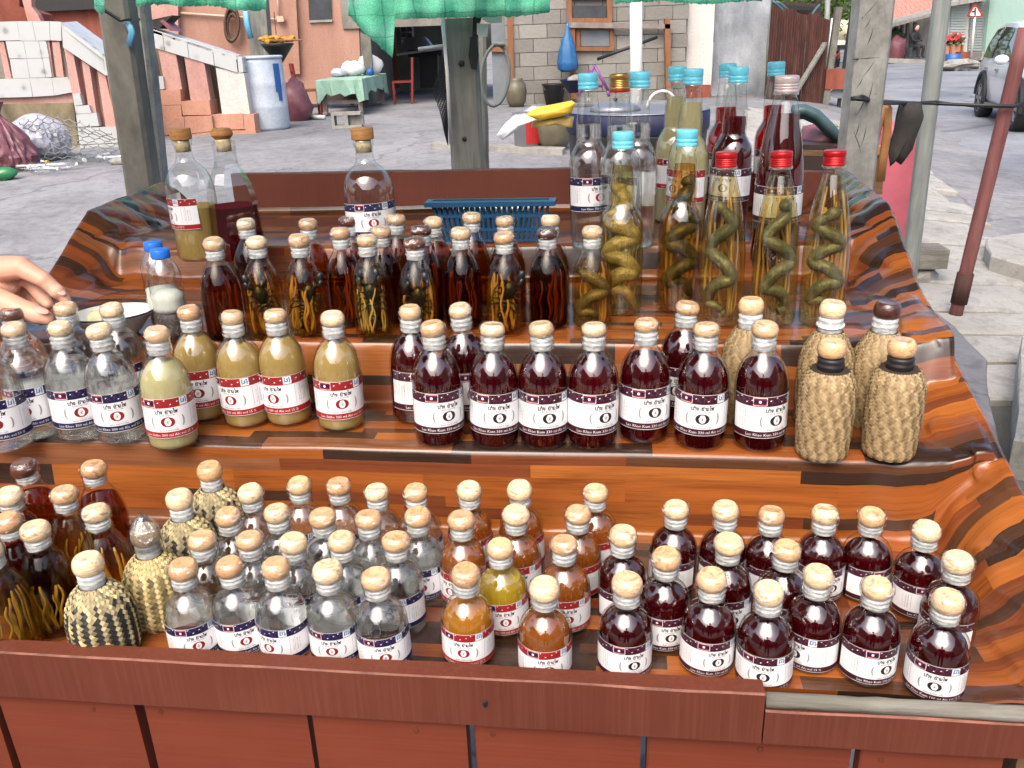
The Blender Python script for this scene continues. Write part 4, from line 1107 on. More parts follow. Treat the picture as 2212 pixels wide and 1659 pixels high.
MB().tube([(-.05, -.2, .05), (.42, -.2, .04)], .014, 6).build("stick", M['brownframe'], hc)
pm = gpt(640, 262)
tag(MB().blob(pm + Vector((0, .1, .26)), (.24, .22, .36), 14, 9, amp=.35, freq=2.5, seed=3).build("maroon_sack", M['maroonbag'], None, True), "maroon sack slumped against the pale blue barrel", "sack")
# chairs and table
def chair(p, rz, mat, label, sc=1.0, seatm=None, slats=2):
    t = thing("wooden_chair", label, "chair", p, (0, 0, rz), "chairs round the yard table")
    w, d, h = .40 * sc, .38 * sc, .42 * sc
    MB().box((0, 0, h), (w, d, .035)).build("seat", seatm or M[mat], t)
    for sx in (-1, 1):
        MB().beam((sx * w * .46, -d * .45, 0), (sx * w * .46, -d * .45, h - .018), .04, .04).build("leg", M[mat], t)
        MB().beam((sx * w * .46, d * .46, 0), (sx * w * .46, d * .62, h * 2.05), .04, .04).build("leg", M[mat], t)
    for k in range(slats): MB().box((0, d * .60, h * (1.88 - .38 * k)), (w, .025, h * .26)).build("back_slat", M[mat], t)
    for sy in (-1, 1): MB().box((0, sy * d * .44, h * .45), (w, .025, .03)).build("stretcher", M[mat], t)
    return t
chair(gpt(672, 250), 1.9, 'redpaint', "red wooden chair with brown seat left of the yard table", 1.0, M['brownframe'])
chair(gpt(676, 222), .3, 'darkwood', "dark high backed chair behind the red chair", 1.15)
chair(gpt(735, 214), .2, 'darkwood', "small dark chair with slatted back against the orange wall", .9)
chair(gpt(872, 224), -1.5, 'redpaint', "red wooden chair at the right end of the yard table", 1.0)
pt_ = gpt(742, 250)
tb = thing("yard_table", "low grey wooden table under a pale green tablecloth", "table", pt_, (0, 0, -.02))
TW, TD, TH = .72, 2.7, .56
MB().box((0, TD / 2 - .05, TH), (TW, TD, .05)).build("tabletop", M['greywoodt'], tb)
for sx in (-1, 1):
    for yy_ in (.05, TD - .2):
        MB().beam((sx * TW * .42, yy_, .02), (sx * TW * .42, yy_, TH - .02), .07, .07).build("leg", M['greywoodt'], tb)
    MB().blob((sx * TW * .42, -.02, .04), (.05, .07, .045), 8, 5, amp=0).build("foot", M['greywoodt'], tb, True)
MB().box((0, .05, .22), (TW * .84, .05, .06)).build("stretcher", M['greywoodt'], tb)
def drape(u, v):
    x = (u - .5) * (TW + .06); z = TH + .032
    y = -.10 + v * (TD + .1)
    if v == 0: pass
    return (x, y, z)
m = MB(); n = 10; W2, D0, D1 = TW / 2 + .02, -.09, TD + .02
top = TH + .032
rings = []
for k, dz in enumerate((0, .012, .30)):
    ring = []
    for i in range(40):
        q = i / 40 * 4; s = int(q); f = q - s
        c = [(-W2, D0), (W2, D0), (W2, D1), (-W2, D1), (-W2, D0)]
        x = c[s][0] + (c[s + 1][0] - c[s][0]) * f; y = c[s][1] + (c[s + 1][1] - c[s][1]) * f
        o = .01 * k + (.03 * math.sin(i * 1.9) if k == 2 else 0)
        l = math.hypot(x, y - TD / 2) or 1
        drop = dz if k < 2 else .25 + .12 * math.exp(-((f - .5) ** 2 - .25) ** 2 * 20) * (1 if abs(f - .5) > .38 else 0) + .03 * math.sin(i * 2.3)
        ring.append((x + o * (x > 0) - o * (x < 0), y - o * (y < 0), top - drop if k else top))
    rings.append(ring)
for r in rings: m.v += r
for k in range(2):
    for i in range(40): j = (i + 1) % 40; m.f.append((k * 40 + i, k * 40 + j, (k + 1) * 40 + j, (k + 1) * 40 + i)); m.m.append(0)
m.f.append(tuple(range(40))); m.m.append(0)
tc = put("tablecloth", m.mesh("tablecloth", M['tclothg']), None, pt_, (0, 0, -.02)); tag(tc, "pale green patterned tablecloth hanging over the low yard table", "tablecloth")
T_ = Matrix.Translation(pt_) @ Matrix.Rotation(-.02, 4, 'Z')
def onTable(x, y): return T_ @ Vector((x, y, top + .004))
for (x, y, s, mt, lb) in ((-.05, 1.5, (.22, .20, .14), 'clothwhite', "white plastic bag of food on the middle of the yard table"), (.22, 1.9, (.24, .2, .20), 'clothwhite', "larger white bag at the back of the yard table"),
                          (-.25, 1.2, (.16, .12, .08), 'silverbag', "small grey bag near the front of the yard table"), (.30, 1.35, (.07, .07, .07), 'barrelblue', "small blue cup on the yard table")):
    tag(MB().blob(onTable(x, y) + Vector((0, 0, s[2] * .8)), s, 12, 8, amp=.3, freq=3, seed=x * 9).build("table_bag" if mt != 'barrelblue' else "blue_cup", M[mt], None, True), lb, "bag" if mt != 'barrelblue' else "cup")
tag(prism([(778, 70), (800, 80), (806, 180), (790, 180)], 16.9, .12).build("dark_post", M['concdark']), "dark square post rising behind the yard table", "post")
# hollow block on the ground and a white tube
pk = gpt(752, 276)
hb = thing("hollow_block", "grey hollow concrete block lying on the yard", "block", pk)
MB().box((0, 0, .02), (.42, .2, .04)).box((0, 0, .20), (.42, .2, .04)).box((-.19, 0, .11), (.04, .2, .14)).box((.0, 0, .11), (.05, .2, .14)).box((.13, .04, .11), (.2, .1, .14)).build("block_body", M['conc'], hb)
tag(MB().tube([gpt(658, 258) + Vector((0, 0, .04)), gpt(702, 259) + Vector((0, 0, .04))], .035, 8).build("white_tube", M['white'], None, True), "short white plastic tube lying before the yard table", "tube")
# basin on a rack, shelf in the dark room
bs = thing("metal_basin", "upturned pale metal basin on a rod in the dark room", "basin", ony(900, 100, 21.0))
MB().lathe([(0, .20), (.22, .20), (.28, .14), (.42, -.05), (.44, -.06), (.40, -.05), (.26, .12), (0, .17)], 20).build("bowl", M['alu'], bs, True)
MB().tube([(-.45, -.2, -.16), (.6, -.2, -.06)], .03, 6).build("rod", M['white'], bs)
tag(prism([(880, 108), (955, 100), (955, 120), (882, 124)], 22.4, .5).build("wall_bench", M['darkwood']), "dark bench along the back of the open room", "bench")
tag(prism([(690, 172), (770, 166), (770, 214), (690, 218)], 17.3, .3).build("low_bench", M["darkwood"]), "dark low bench against the orange wall behind the yard table", "bench")
tag(prism([(905, 118), (945, 118), (946, 190), (908, 190)], 22.1, .4).build("dark_cabinet", M['black']), "dark cabinet low in the open room", "cabinet")

# ---------------------------------------------------------------- grey block wall with windows (middle)
YB = 16.6
def mat_block():
    t = NT("grey_concrete_block"); oi = t.new("ShaderNodeObjectInfo"); n = t.noise(t.coord("Object"), 9, 5, .7); f = t.noise(t.coord("Object"), 60, 4)
    base = t.ramp(oi.outputs["Random"], [(0, lin(136, 134, 130)), (.5, lin(152, 150, 145)), (1, lin(166, 163, 157))])
    t.set(Base_Color=t.mix(1.0, base, t.ramp(n, [(.3, (.78, .78, .78)), (.7, (1.08, 1.07, 1.05))]), 'MULTIPLY'), Roughness=.92, Specular_IOR_Level=.15); t.bump(f, .6, .01); return t.mat
M['block'] = mat_block()
bw = thing("block_wall", "grey concrete block wall with orange window frames at the back of the yard", "wall", (0, 0, 0))
A, B = ony(1092, 100, YB), ony(1486, 100, YB); zt, zb = 2.9, .40
MB().box(((A.x + B.x) / 2, YB + .16, (zt + zb) / 2), (B.x - A.x, .14, zt - zb)).build("mortar", M['block'], bw)
bm = MB().box((0, 0, 0), (1, 1, 1)); bme = bm.mesh("block", M['block'])
kr = random.Random(8); ch = .235; bwid = .50; r_ = 0; z = zb
WIN = [(1222, 1326, 2, 112)]
while z < zt - .02:
    x = A.x - (.25 if r_ % 2 else 0)
    while x < B.x - .02:
        x0, x1 = max(A.x, x), min(B.x, x + bwid)
        if x1 - x0 > .05:
            o = put("block", bme, bw, ((x0 + x1) / 2, YB + .05 + kr.uniform(-.008, .008), z + ch / 2), (0, 0, kr.uniform(-.006, .006)), scale=(x1 - x0 - .010, .12, ch - .010))
        x += bwid
    z += ch; r_ += 1
def frame(parent, u0, v0, u1, v1, y, wpx, mat, name="window_frame"):
    m = MB()
    for q in ([(u0, v0), (u1, v0), (u1, v0 + wpx), (u0, v0 + wpx)], [(u0, v1 - wpx), (u1, v1 - wpx), (u1, v1), (u0, v1)], [(u0, v0 + wpx), (u0 + wpx, v0 + wpx), (u0 + wpx + 1, v1 - wpx), (u0 + 1, v1 - wpx)], [(u1 - wpx, v0 + wpx), (u1, v0 + wpx), (u1 + 1, v1 - wpx), (u1 - wpx + 1, v1 - wpx)]):
        prism(q, y, .07, mb=m)
    return m.build(name, M[mat], parent)
f1 = frame(bw, 1224, -12, 1322, 50, YB - .09, 11, 'brownframe')
prism([(1236, 12), (1310, 12), (1311, 48), (1237, 48)], YB - .06, .03).build("pane", M['glassdark'], f1)
f2 = frame(bw, 1244, 56, 1326, 110, YB - .09, 9, 'brownframe')
prism([(1254, 64), (1316, 64), (1317, 100), (1255, 100)], YB - .06, .03).build("pane", M['glasspale'], f2)
prism([(1228, 48), (1452, 52), (1452, 62), (1229, 60)], YB - .2, .10).build("white_beam", M['greywoodt'], bw)
prism([(1436, 40), (1448, 40), (1450, 212), (1439, 212)], YB - .2, .12).build("orange_upright", M['brownframe'], bw)
prism([(1228, 60), (1242, 60), (1246, 215), (1233, 215)], YB - .16, .10).build("orange_upright", M['brownframe'], bw)
dr = thing("grey_door", "grey door in an orange wooden frame left of the block wall", "door", (0, 0, 0))
prism([(1060, 40), (1096, 40), (1100, 226), (1066, 226)], YB + .05, .06).build("door_leaf", M['glasspale'], dr)
prism([(1095, 20), (1107, 20), (1112, 228), (1100, 228)], YB - .06, .14).build("jamb", M['brownframe'], dr)
prism([(1058, 98), (1095, 98), (1096, 112), (1058, 112)], YB - .02, .05).build("rail", M['brownframe'], dr)
# jar, buckets, bag, purple frame
def lathe_thing(name, label, cat, p, prof, mat, n=22, group=None):
    o = MB().lathe(prof, n).build(name, M[mat], None, True); o.location = p; return tag(o, label, cat, group)
lathe_thing("clay_jar", "brown clay jar standing by the grey door and block wall", "jar", gpt(1116, 231), [(0, 0), (.12, 0), (.17, .10), (.19, .26), (.17, .38), (.12, .45), (.13, .48), (.10, .48), (.09, .42), (0, .40)], 'clay')
bk = thing("black_bucket", "black plastic bucket on the yard before the block wall", "bucket", gpt(1197, 226))
MB().lathe([(0, 0), (.15, 0), (.21, .34), (.225, .36), (.20, .36), (.14, .04), (0, .04)], 22).build("pail", M['black'], bk, True)
MB().tube([(.21 * math.cos(a), .21 * math.sin(a) * .3 - .15, .33 - .10 * math.sin(a)) for a in [PI * i / 10 for i in range(11)]], .008, 5).build("handle", M['alu'], bk)
bl = thing("blue_bowl", "blue plastic bowl with odds and ends against the block wall", "bowl", ony(1243, 200, 15.4))
MB().lathe([(0, 0), (.12, 0), (.26, .20), (.275, .21), (.24, .20), (.10, .03), (0, .03)], 22).build("bowl_body", M['navy'], bl, True)
MB().blob((-.02, 0, .2), (.12, .12, .09), 9, 6, amp=.4).blob((.12, 0, .2), (.09, .09, .06), 9, 6, amp=.4, seed=2).build("contents", M['conc'], bl, True)
hb_ = thing("blue_bag", "blue plastic bag hanging from the window frame beam", "bag", ony(1226, 52, YB - .35))
MB().lathe([(0, -.78), (.10, -.79), (.165, -.74), (.17, -.62), (.14, -.42), (.09, -.24), (.045, -.12), (.025, -.04), (.02, .02), (0, .02)], 22, wob=lambda a, z: 1 + .12 * math.sin(a * 7 + z * 3) * min(1, -z * 3), sy=.7).build("bag_body", M['bagblue'], hb_, True)
MB().tube([(0, 0, -.02), (.02, .05, .10)], .012, 5).build("bag_handle", M['bagblue'], hb_)
m = MB()
for a, b in (((1256, 198), (1284, 142)), ((1284, 142), (1314, 196)), ((1258, 176), (1250, 208)), ((1286, 142), (1268, 162)), ((1312, 196), (1316, 208)), ((1262, 180), (1300, 186))):
    m.tube([ony(*a, 15.2), ony(*b, 15.2)], .028, 6)
tag(m.build("purple_rack", M['purple'], None, True), "folded purple metal rack leaning behind the blue tub", "rack")
# big blue tub with cloth and sacks
pv = gpt(1396, 425); pv.y += .60; pv.z = gz(pv.x, pv.y)
vt = thing("round_tub", "large round tub, navy rim band over black sides, behind the bottles", "tub", pv)
RT = .64
MB().lathe([(0, .02), (RT * .93, .02), (RT * .97, .44), (RT * .97, .46), (0, .46)], 48).build("tub_side", M['black'], vt, True)
MB().lathe([(RT * .98, .46), (RT, .48), (RT, .62), (RT * .97, .63)], 48).build("rim_band", M['navy'], vt, True)
MB().lathe([(RT * .985, .632), (RT * .99, .636), (RT * .9, .642), (0, .645)], 48).build("lid", M['alu'], vt, True)
lid = thing("cooking_pan", "upturned domed aluminium pan resting on the round tub", "pan", pv + Vector((-.22, -.15, .645)))
MB().lathe([(.22, 0), (.225, .008), (.20, .04), (.11, .07), (0, .08)], 28).build("dome", M['alu'], lid, True)
MB().lathe([(0, .08), (.015, .08), (.022, .10), (0, .105)], 12).build("knob", M['black'], lid, True)
m = MB(); m.tube([pv + Vector((.20 + .13 * math.cos(a), -.1, .65 + .14 * math.sin(a))) for a in [PI * i / 14 for i in range(15)]], .014, 6)
tag(m.build("pale_hoop", M['white'], None, True), "thin pale hoop handle arching above the tub lid", "handle")
def crumple(pts, y, th, mat, seed, amp=.05):
    """a lumpy cloth or sack: outline with depth and creased front"""
    F = [ony(u, v, y) for u, v in pts]; n = len(F); c = sum(F, Vector()) / n; m = MB(); K = 7
    for side in (-1, 1):
        b = len(m.v)
        for k in range(K + 1):
            q = k / K
            for p in F:
                v = c * (1 - q) + p * q; d = th * math.sqrt(max(0, 1 - q ** 2.2)) * .5 + amp * .5 * noise.noise(Vector((v.x * 9, v.z * 9, seed + side))) * (1 - q * .6)
                m.v.append((v.x, v.y + side * d + (0 if side < 0 else .004), v.z))
        for k in range(K):
            for i in range(n):
                j = (i + 1) % n; f = (b + k * n + i, b + k * n + j, b + (k + 1) * n + j, b + (k + 1) * n + i); m.f.append(f if side < 0 else f[::-1]); m.m.append(0)
    return m
def finer(pts, k=4):
    o = []
    for (a, b), (c, d) in zip(pts, pts[1:] + pts[:1]):
        for i in range(k): o.append((a + (c - a) * i / k, b + (d - b) * i / k))
    return o
yv = pv.y - .55
tag(crumple(finer([(1130, 250), (1160, 232), (1235, 217), (1243, 222), (1235, 244), (1212, 252), (1160, 262)]), yv - .12, .22, 'yellow', 1).build("yellow_sack", M['yellow'], None, True), "bright yellow sack folded over the edge of the round tub", "sack")
tag(crumple(finer([(1152, 256), (1212, 248), (1240, 252), (1236, 276), (1200, 270), (1146, 276)]), yv - .05, .2, 'yellowpale', 2).build("striped_sack", M['yellowpale'], None, True), "pale yellow striped sack hanging under the bright yellow one", "sack")
tag(crumple(finer([(1072, 292), (1090, 268), (1112, 248), (1135, 248), (1160, 258), (1130, 270), (1112, 285), (1086, 303)]), yv - .2, .15, 'clothwhite', 3).build("white_cloth", M['clothwhite'], None, True), "white cloth trailing left from the yellow sack", "cloth")
tag(crumple(finer([(1130, 240), (1150, 228), (1180, 230), (1170, 244), (1140, 250)]), yv, .12, 'silverbag', 4).build("lilac_cloth", M['silverbag'], None, True), "small lilac grey cloth behind the yellow sack", "cloth")
mb_ = thing("metal_pail", "grey metal pail with a worn red label beneath the white cloth", "pail", gpt(1142, 324))
MB().lathe([(0, 0), (.145, 0), (.155, .02), (.165, .38), (.175, .40), (.15, .40), (.14, .03), (0, .03)], 22).build("pail_body", M['alu'], mb_, True)
m = MB(); P = []
for i in range(6):
    a = -1.75 + 1.0 * i / 5; P += [(.168 * math.cos(a), .168 * math.sin(a), .08), (.172 * math.cos(a), .172 * math.sin(a), .34)]
m.add(P, [(2 * i, 2 * i + 2, 2 * i + 3, 2 * i + 1) for i in range(5)]).build("red_label", M['ink_red'], mb_)
lathe_thing("clay_jar", "dark clay pot between the metal pail and the round tub", "jar", gpt(1196, 323), [(0, 0), (.13, 0), (.19, .10), (.215, .24), (.19, .36), (.17, .39), (.19, .42), (.15, .42), (.14, .36), (0, .34)], 'clay')
stp = thing("low_step", "low concrete step edge across the yard before the pail and pot", "step", (0, 0, 0))
MB().add([tuple(gpt(u, v) + Vector((0, 0, dz))) for u, v in ((930, 322), (1215, 336), (1222, 330), (940, 316)) for dz in (.0, .06)], [(0, 2, 3, 1), (1, 3, 5, 7), (2, 4, 5, 3), (6, 0, 1, 7), (4, 6, 7, 5)]).build("step_edge", M['conc'], stp)
tag(MB().tube([ony(1374, -60, 12.6), ony(1374, 330, 12.6)], .085, 14).build("white_pole", M['white'], None, True), "round white pole standing between the block wall and the tub", "pole")
tag(MB().tube([ony(1290, 128, 15.6), ony(1420, 80, 15.6)], .03, 6).build("leaning_rod", M['black'], None, True), "dark rod leaning across the block wall behind the white pole", "rod")

# white wall, sheet metal door, rusty fence (right)
ww = thing("white_wall", "dusty white wall with a red brown foot right of the block wall", "wall", (0, 0, 0))
prism([(1468, -60), (1548, -60), (1536, 183), (1478, 183)], 16.8, .3).build("wall_upper", M['whitewall'], ww)
prism([(1478, 184), (1536, 184), (1533, 222), (1480, 224)], 16.77, .34).build("wall_foot", M['redwall'], ww)
sd = thing("sheet_metal_door", "dented grey galvanised sheet metal door beside the white wall", "door", (0, 0, 0))
u0, u1 = 1548, 1668
def dent(a, b):
    ut = u0 + (u1 - u0) * a - 20 * b * (.6 + .4 * a); p = ony(ut, -50 + 268 * b, 17.2)
    return p + Vector((0, .10 * noise.noise(Vector((a * 2.2, b * 3, 1))) + .03 * noise.noise(Vector((a * 7, b * 9, 4))), 0))
MB().grid(dent, 14, 22).build("sheet", M['zinc'], sd, True)
prism([(1543, -60), (1549, -60), (1534, 220), (1529, 220)], 17.1, .2).build("door_post", M['conc'], sd)
prism([(1666, -60), (1671, -60), (1652, 216), (1648, 216)], 17.25, .15).build("door_post", M['steel'], sd)
cf = thing("rusty_fence", "rusty corrugated iron fence with a diagonal brace", "fence", (0, 0, 0))
a0, a1 = gpt(1652, 214), gpt(1776, 224)
NSH = 5
for k in range(NSH):
    q0, q1 = k / NSH, (k + 1) / NSH
    def corr(a, b, q0=q0, q1=q1, k=k):
        p = a0.lerp(a1, q0 + (q1 - q0) * a); top_ = 1.55
        return Vector((p.x, p.y + .022 * math.sin(a * 2 * PI * 5) - .01 * (k % 2), p.z - .02 + (top_ + .04 * (k % 2)) * b))
    MB().grid(corr, 40, 2).build("corrugated_sheet", M['rust'], cf, True)
MB().beam(a0.lerp(a1, .45) + Vector((0, -.08, .1)), a0.lerp(a1, .92) + Vector((0, -.08, 1.1)), .09, .05).build("brace", M['greywood'], cf)
MB().beam(a1 + Vector((.03, -.05, -.1)), a1 + Vector((.12, -.05, 1.75)), .12, .1).build("fence_post", M['concdark'], cf)
MB().beam(a1 + Vector((.35, .05, -.1)), a1 + Vector((.42, .05, 1.7)), .06, .06).build("fence_post", M['black'], cf)
dk = thing("dark_shelter", "dark plank shelter behind the rusty fence, cluttered with hoses", "shelter", (0, 0, 0))
prism([(1660, 2), (1772, 8), (1766, 90), (1652, 90)], 20.5, .3).build("back_panel", M['darkwood'], dk)
prism([(1690, 10), (1770, 16), (1770, 24), (1690, 20)], 20.2, .2).build("roof_edge", M['black'], dk)
m = MB()
for (a, b, c) in (((1676, 4), (1706, 14), (1718, 60)), ((1668, 2), (1698, 22), (1714, 58)), ((1772, 10), (1750, 30), (1738, 70)), ((1690, 30), (1706, 42), (1700, 66))):
    P = [Vector((0, 0)) for _ in range(9)]
    m.tube([ony(a[0] * (1 - t) ** 2 + 2 * b[0] * t * (1 - t) + c[0] * t * t, a[1] * (1 - t) ** 2 + 2 * b[1] * t * (1 - t) + c[1] * t * t, 19.6) for t in [i / 8 for i in range(9)]], .035, 6)
tag(m.build("green_hose", M['hosegreen'], None, True), "green hoses looped over the top of the rusty fence", "hose")
tag(MB().tube([ony(1790, -40, 19.2), ony(1779, 216, 19.2)], .055, 8).build("thin_pole", M['steel'], None, True), "thin grey pole at the end of the rusty fence", "pole")
rb = thing("red_box_sign", "red roadside box on posts with a small white oval plate below", "box", (0, 0, 0))
yb = 17.6
prism([(1786, 149), (1842, 149), (1838, 193), (1782, 193)], yb, .6).build("box_body", M['redwall'], rb)
for u in (1790, 1832): prism([(u, 194), (u + 5, 194), (u + 4, 215), (u - 1, 215)], yb + .05, .06).build("post", M['greywood'], rb)
m = MB(); c = ony(1813, 201, yb + .08); m.add([(c.x + .17 * math.cos(a), c.y + dy, c.z + .10 * math.sin(a)) for dy in (0, .03) for a in [2 * PI * i / 18 for i in range(18)]], [tuple(range(18))[::-1], tuple(range(18, 36))] + [(i, (i + 1) % 18, 18 + (i + 1) % 18, 18 + i) for i in range(18)]).build("oval_plate", M['glasspale'], rb)
tag(MB().tube([ony(1798, 40, 18.9), ony(1788, 146, 18.6)], .028, 6).build("white_stake", M['white'], None, True), "slim white stake above the red roadside box", "stake")
# ---------------------------------------------------------------- posts round the stand, shade cloth, roof
def vpost(name, u0, v0, u1, v1, y, w, d, mat, label, cat="post", n=9, amp=.004, round_=False, down=True, tape=1.0):
    a, b = ony(u0, v0, y), ony(u1, v1, y)
    dirv = (b - a).normalized(); t = (b.z - gz(b.x, b.y)) / -dirv.z if down else 0
    b = b + dirv * t; a = a - dirv * .6 if v0 <= 0 else a
    m = MB()
    if round_:
        P = [a.lerp(b, i / n) for i in range(n + 1)]; m.tube(P, [w / 2 * (1 + .03 * noise.noise(Vector((i * 1.3, y, 0)))) for i in range(n + 1)], 16)
    else:
        x = Vector((1, 0, 0)); yv_ = Vector((0, 1, 0)); N = 14
        for i in range(N + 1):
            c = a.lerp(b, i / N); k = 1 + (tape - 1) * i / N
            j = [amp * noise.noise(Vector((i * .9, q * 3.3, y * 7))) for q in range(4)]
            cw = w / 2 * k; ch_ = .012
            m.v += [tuple(c + x * (-cw + ch_ + j[0]) + yv_ * (-d / 2)), tuple(c + x * (cw - ch_ + j[1]) + yv_ * (-d / 2)), tuple(c + x * (cw + j[1]) + yv_ * (-d / 2 + ch_)), tuple(c + x * (cw + j[2]) + yv_ * (d / 2)), tuple(c + x * (-cw + j[3]) + yv_ * (d / 2)), tuple(c + x * (-cw + j[0]) + yv_ * (-d / 2 + ch_))]
            if i:
                p0, q0 = (i - 1) * 6, i * 6
                for k_ in range(6): m.f.append((p0 + k_, p0 + (k_ + 1) % 6, q0 + (k_ + 1) % 6, q0 + k_)); m.m.append(0)
    t = thing(name, label, cat, (0, 0, 0)); m.build("shaft", M[mat], t, round_); return t
def mat_scored():
    t = NT("scored_concrete"); co = t.coord("Object"); n = t.noise(co, 14, 6, .65); f = t.noise(co, 90, 4, .7); g = t.noise(t.coord("Object", (26, 5, 3), (0, .5, 0)), 1.4, 5, .7, 1.2)
    c = t.ramp(n, [(.3, lin(122, 122, 116)), (.55, lin(152, 152, 146)), (.75, lin(172, 172, 166))])
    c = t.mix(t.ramp(g, [(.60, (0, 0, 0)), (.70, (.7, .7, .7))]), c, lin(84, 84, 78))
    t.set(Base_Color=c, Roughness=.9); t.bump(f, .5, .004); return t.mat
M['scored'] = mat_scored()
pl_ = vpost("wooden_post", 250, 0, 309, 405, 3.0, .098, .08, 'concdark', "dark square wooden post left of the stand with a wire tied round it")
pl2 = vpost("concrete_post", 286, 0, 331, 405, 3.32, .098, .08, 'scored', "pale scored concrete post standing behind the dark wooden post")
MB().tube([ony(222, 20, 2.93), ony(260, 44, 2.94), ony(282, 43, 2.94), ony(300, 42, 3.2)], .006, 6).build("tie_wire", M['black'], pl_)
tag(MB().tube([ony(276, 45, 2.95), ony(285, 70, 2.95), ony(280, 100, 2.95)], .012, 6, flat=.3).build("blue_strap", M['bluestrip'], None, True), "frayed blue plastic strap tied to the dark wooden post", "strap")
pc = vpost("wooden_post", 994, 40, 1012, 392, 3.0, .110, .09, 'greywood', "thick knotty grey wooden post in the middle behind the back board", amp=.006, tape=.92)
for (u, v, r) in ((997, 137, .010), (1003, 300, .008)):
    MB().blob(ony(u, v, 2.953), (r, .004, r), 10, 6, amp=.1).build("knot", M['black'], pc, True)
vpost("concrete_post", 1037, 60, 1046, 392, 3.3, .040, .05, 'conc', "slim pale concrete post beside the thick knotty post")
sc = vpost("concrete_post", 1888, 0, 1848, 372, 3.5, .128, .10, 'scored', "broad concrete post with scored lines right of the tall bottles", amp=.003)
# raised joint lines: branch-like scores as shallow ribs
m = MB()
for (a, b) in (((1862, 40), (1895, 2)), ((1866, 62), (1880, 42)), ((1872, 100), (1886, 60)), ((1842, 128), (1900, 124)), ((1850, 190), (1864, 168)), ((1862, 168), (1890, 130)), ((1850, 250), (1872, 205)), ((1870, 230), (1886, 176)), ((1846, 300), (1856, 262)), ((1858, 320), (1872, 270)), ((1842, 280), (1860, 330))):
    m.tube([ony(*a, 3.452), ony((a[0] + b[0]) / 2 + 1.5, (a[1] + b[1]) / 2, 3.451), ony(*b, 3.452)], .0022, 5)
m.build("scored_line", M['black'], sc)
gp = vpost("steel_pole", 2035, 0, 1969, 548, 4.9, .092, 0, 'steel', "dull grey steel pole at the right of the stand", "pole", round_=True)
rp = vpost("red_pole", 2216, 60, 2072, 648, 4.6, .072, 0, 'redpole', "leaning red primer painted pole on the pavement", "pole", round_=True)
MB().tube([ony(2086, 590, 4.6), ony(2071, 655, 4.6)], .044, 14).build("rusty_foot", M['rust'], rp, True)
wr = MB(); W_ = [ony(1838, 213, 3.40), ony(1862, 214, 3.38), ony(1900, 219, 3.6), ony(1960, 222, 4.2), ony(2020, 224, 4.75), ony(2100, 227, 4.6), ony(2190, 229, 4.53), ony(2207, 228, 4.55)]
wr.tube(W_, .0085, 7); wr.tube([p + Vector((0, 0, .012 * math.sin(i * 2))) for i, p in enumerate(W_)], .006, 6)
tag(wr.build("black_wire", M['black'], None, True), "twisted black wire strung from the scored concrete post to the red pole", "wire")
yr = 4.15
tag(crumple(finer([(1946, 220), (1990, 222), (1996, 250), (1985, 275), (1975, 300), (1968, 325), (1946, 356), (1930, 345), (1922, 360), (1920, 330), (1930, 290), (1938, 250)]), yr, .09, 'rag', 5, .06).build("black_rag", M['rag'], None, True), "black tattered rag hanging on the wire", "rag")
m = MB(); m.tube([ony(u, v, 3.9) for u, v in ((1879, 372), (1884, 330), (1895, 280), (1906, 232), (1914, 226), (1918, 236), (1916, 290), (1908, 340), (1902, 392))], .020, 8, flat=.5)
tag(m.build("tan_strap", M['tan'], None, True), "tan rubber strap looped over the wire by the concrete post", "strap")
p = gpt(1932, 540); p = ony(1932, 440, 5.4); gzp = gz(p.x, p.y)
pk_ = thing("pink_barrel", "tall pink plastic barrel behind the black rag", "barrel", (p.x, p.y, gzp))
hh = ony(1932, 268, 5.4).z - gzp
MB().lathe([(0, 0), (.155, 0), (.165, .05), (.17, hh * .5), (.175, hh - .05), (.18, hh), (.16, hh), (.155, hh * .3), (0, hh * .3)], 26, wob=lambda a, z: 1 + .03 * math.sin(a * 5 + z * 8)).build("barrel_body", M['pink'], pk_, True)
cr = thing("wooden_crate", "small brown wooden crate behind the concrete post", "crate", (0, 0, 0))
prism([(1872, 318), (1912, 316), (1910, 334), (1870, 336)], 4.6, .3).build("slat", M['tan'], cr); prism([(1868, 340), (1910, 338), (1906, 420), (1862, 420)], 4.62, .3).build("slat", M['under'], cr)
tag(crumple(finer([(1728, 306), (1742, 272), (1775, 266), (1800, 282), (1812, 306), (1790, 318), (1750, 316)]), 4.6, .3, 'silverbag', 8).build("lilac_bag", M['maroonbag'], None, True), "pale lilac bag on the planks behind the white capped bottle", "bag")
m = MB()
for k in range(3): m.tube([ony(u, v + k * 5 - (k == 1) * 9, 4.4 + .03 * k) for u, v in ((1712, 240), (1738, 238), (1765, 250), (1790, 275), (1820, 308))], .022, 8)
tag(m.build("hose_bundle", M['hosegreen'], None, True), "bundle of dark grey green hoses arching left of the concrete post", "hose")
db = thing("dark_planks", "stack of dark worn planks behind the tall red bottles", "planks", (0, 0, 0))
for i, (a, b) in enumerate(((312, 322), (324, 336), (338, 366), (368, 420))):
    prism([(1730, a), (1826, a + 3), (1824, b + 3), (1728, b)], 4.3 - .02 * i, .35).build("plank", M['under' if i % 2 else 'darkwood'], db)
wb = thing("wood_block", "short grey timber block on a stone beside the steel pole", "block", (0, 0, 0))
pb_ = gpt(2000, 625)
MB().box(pb_ + Vector((.0, .1, .19)), (.24, .20, .12), 0, -.1).build("timber", M['greywood_x'], wb)
MB().blob(pb_ + Vector((-.01, .1, .05)), (.12, .10, .09), 10, 7, amp=.3).build("stone", M['conc'], wb)
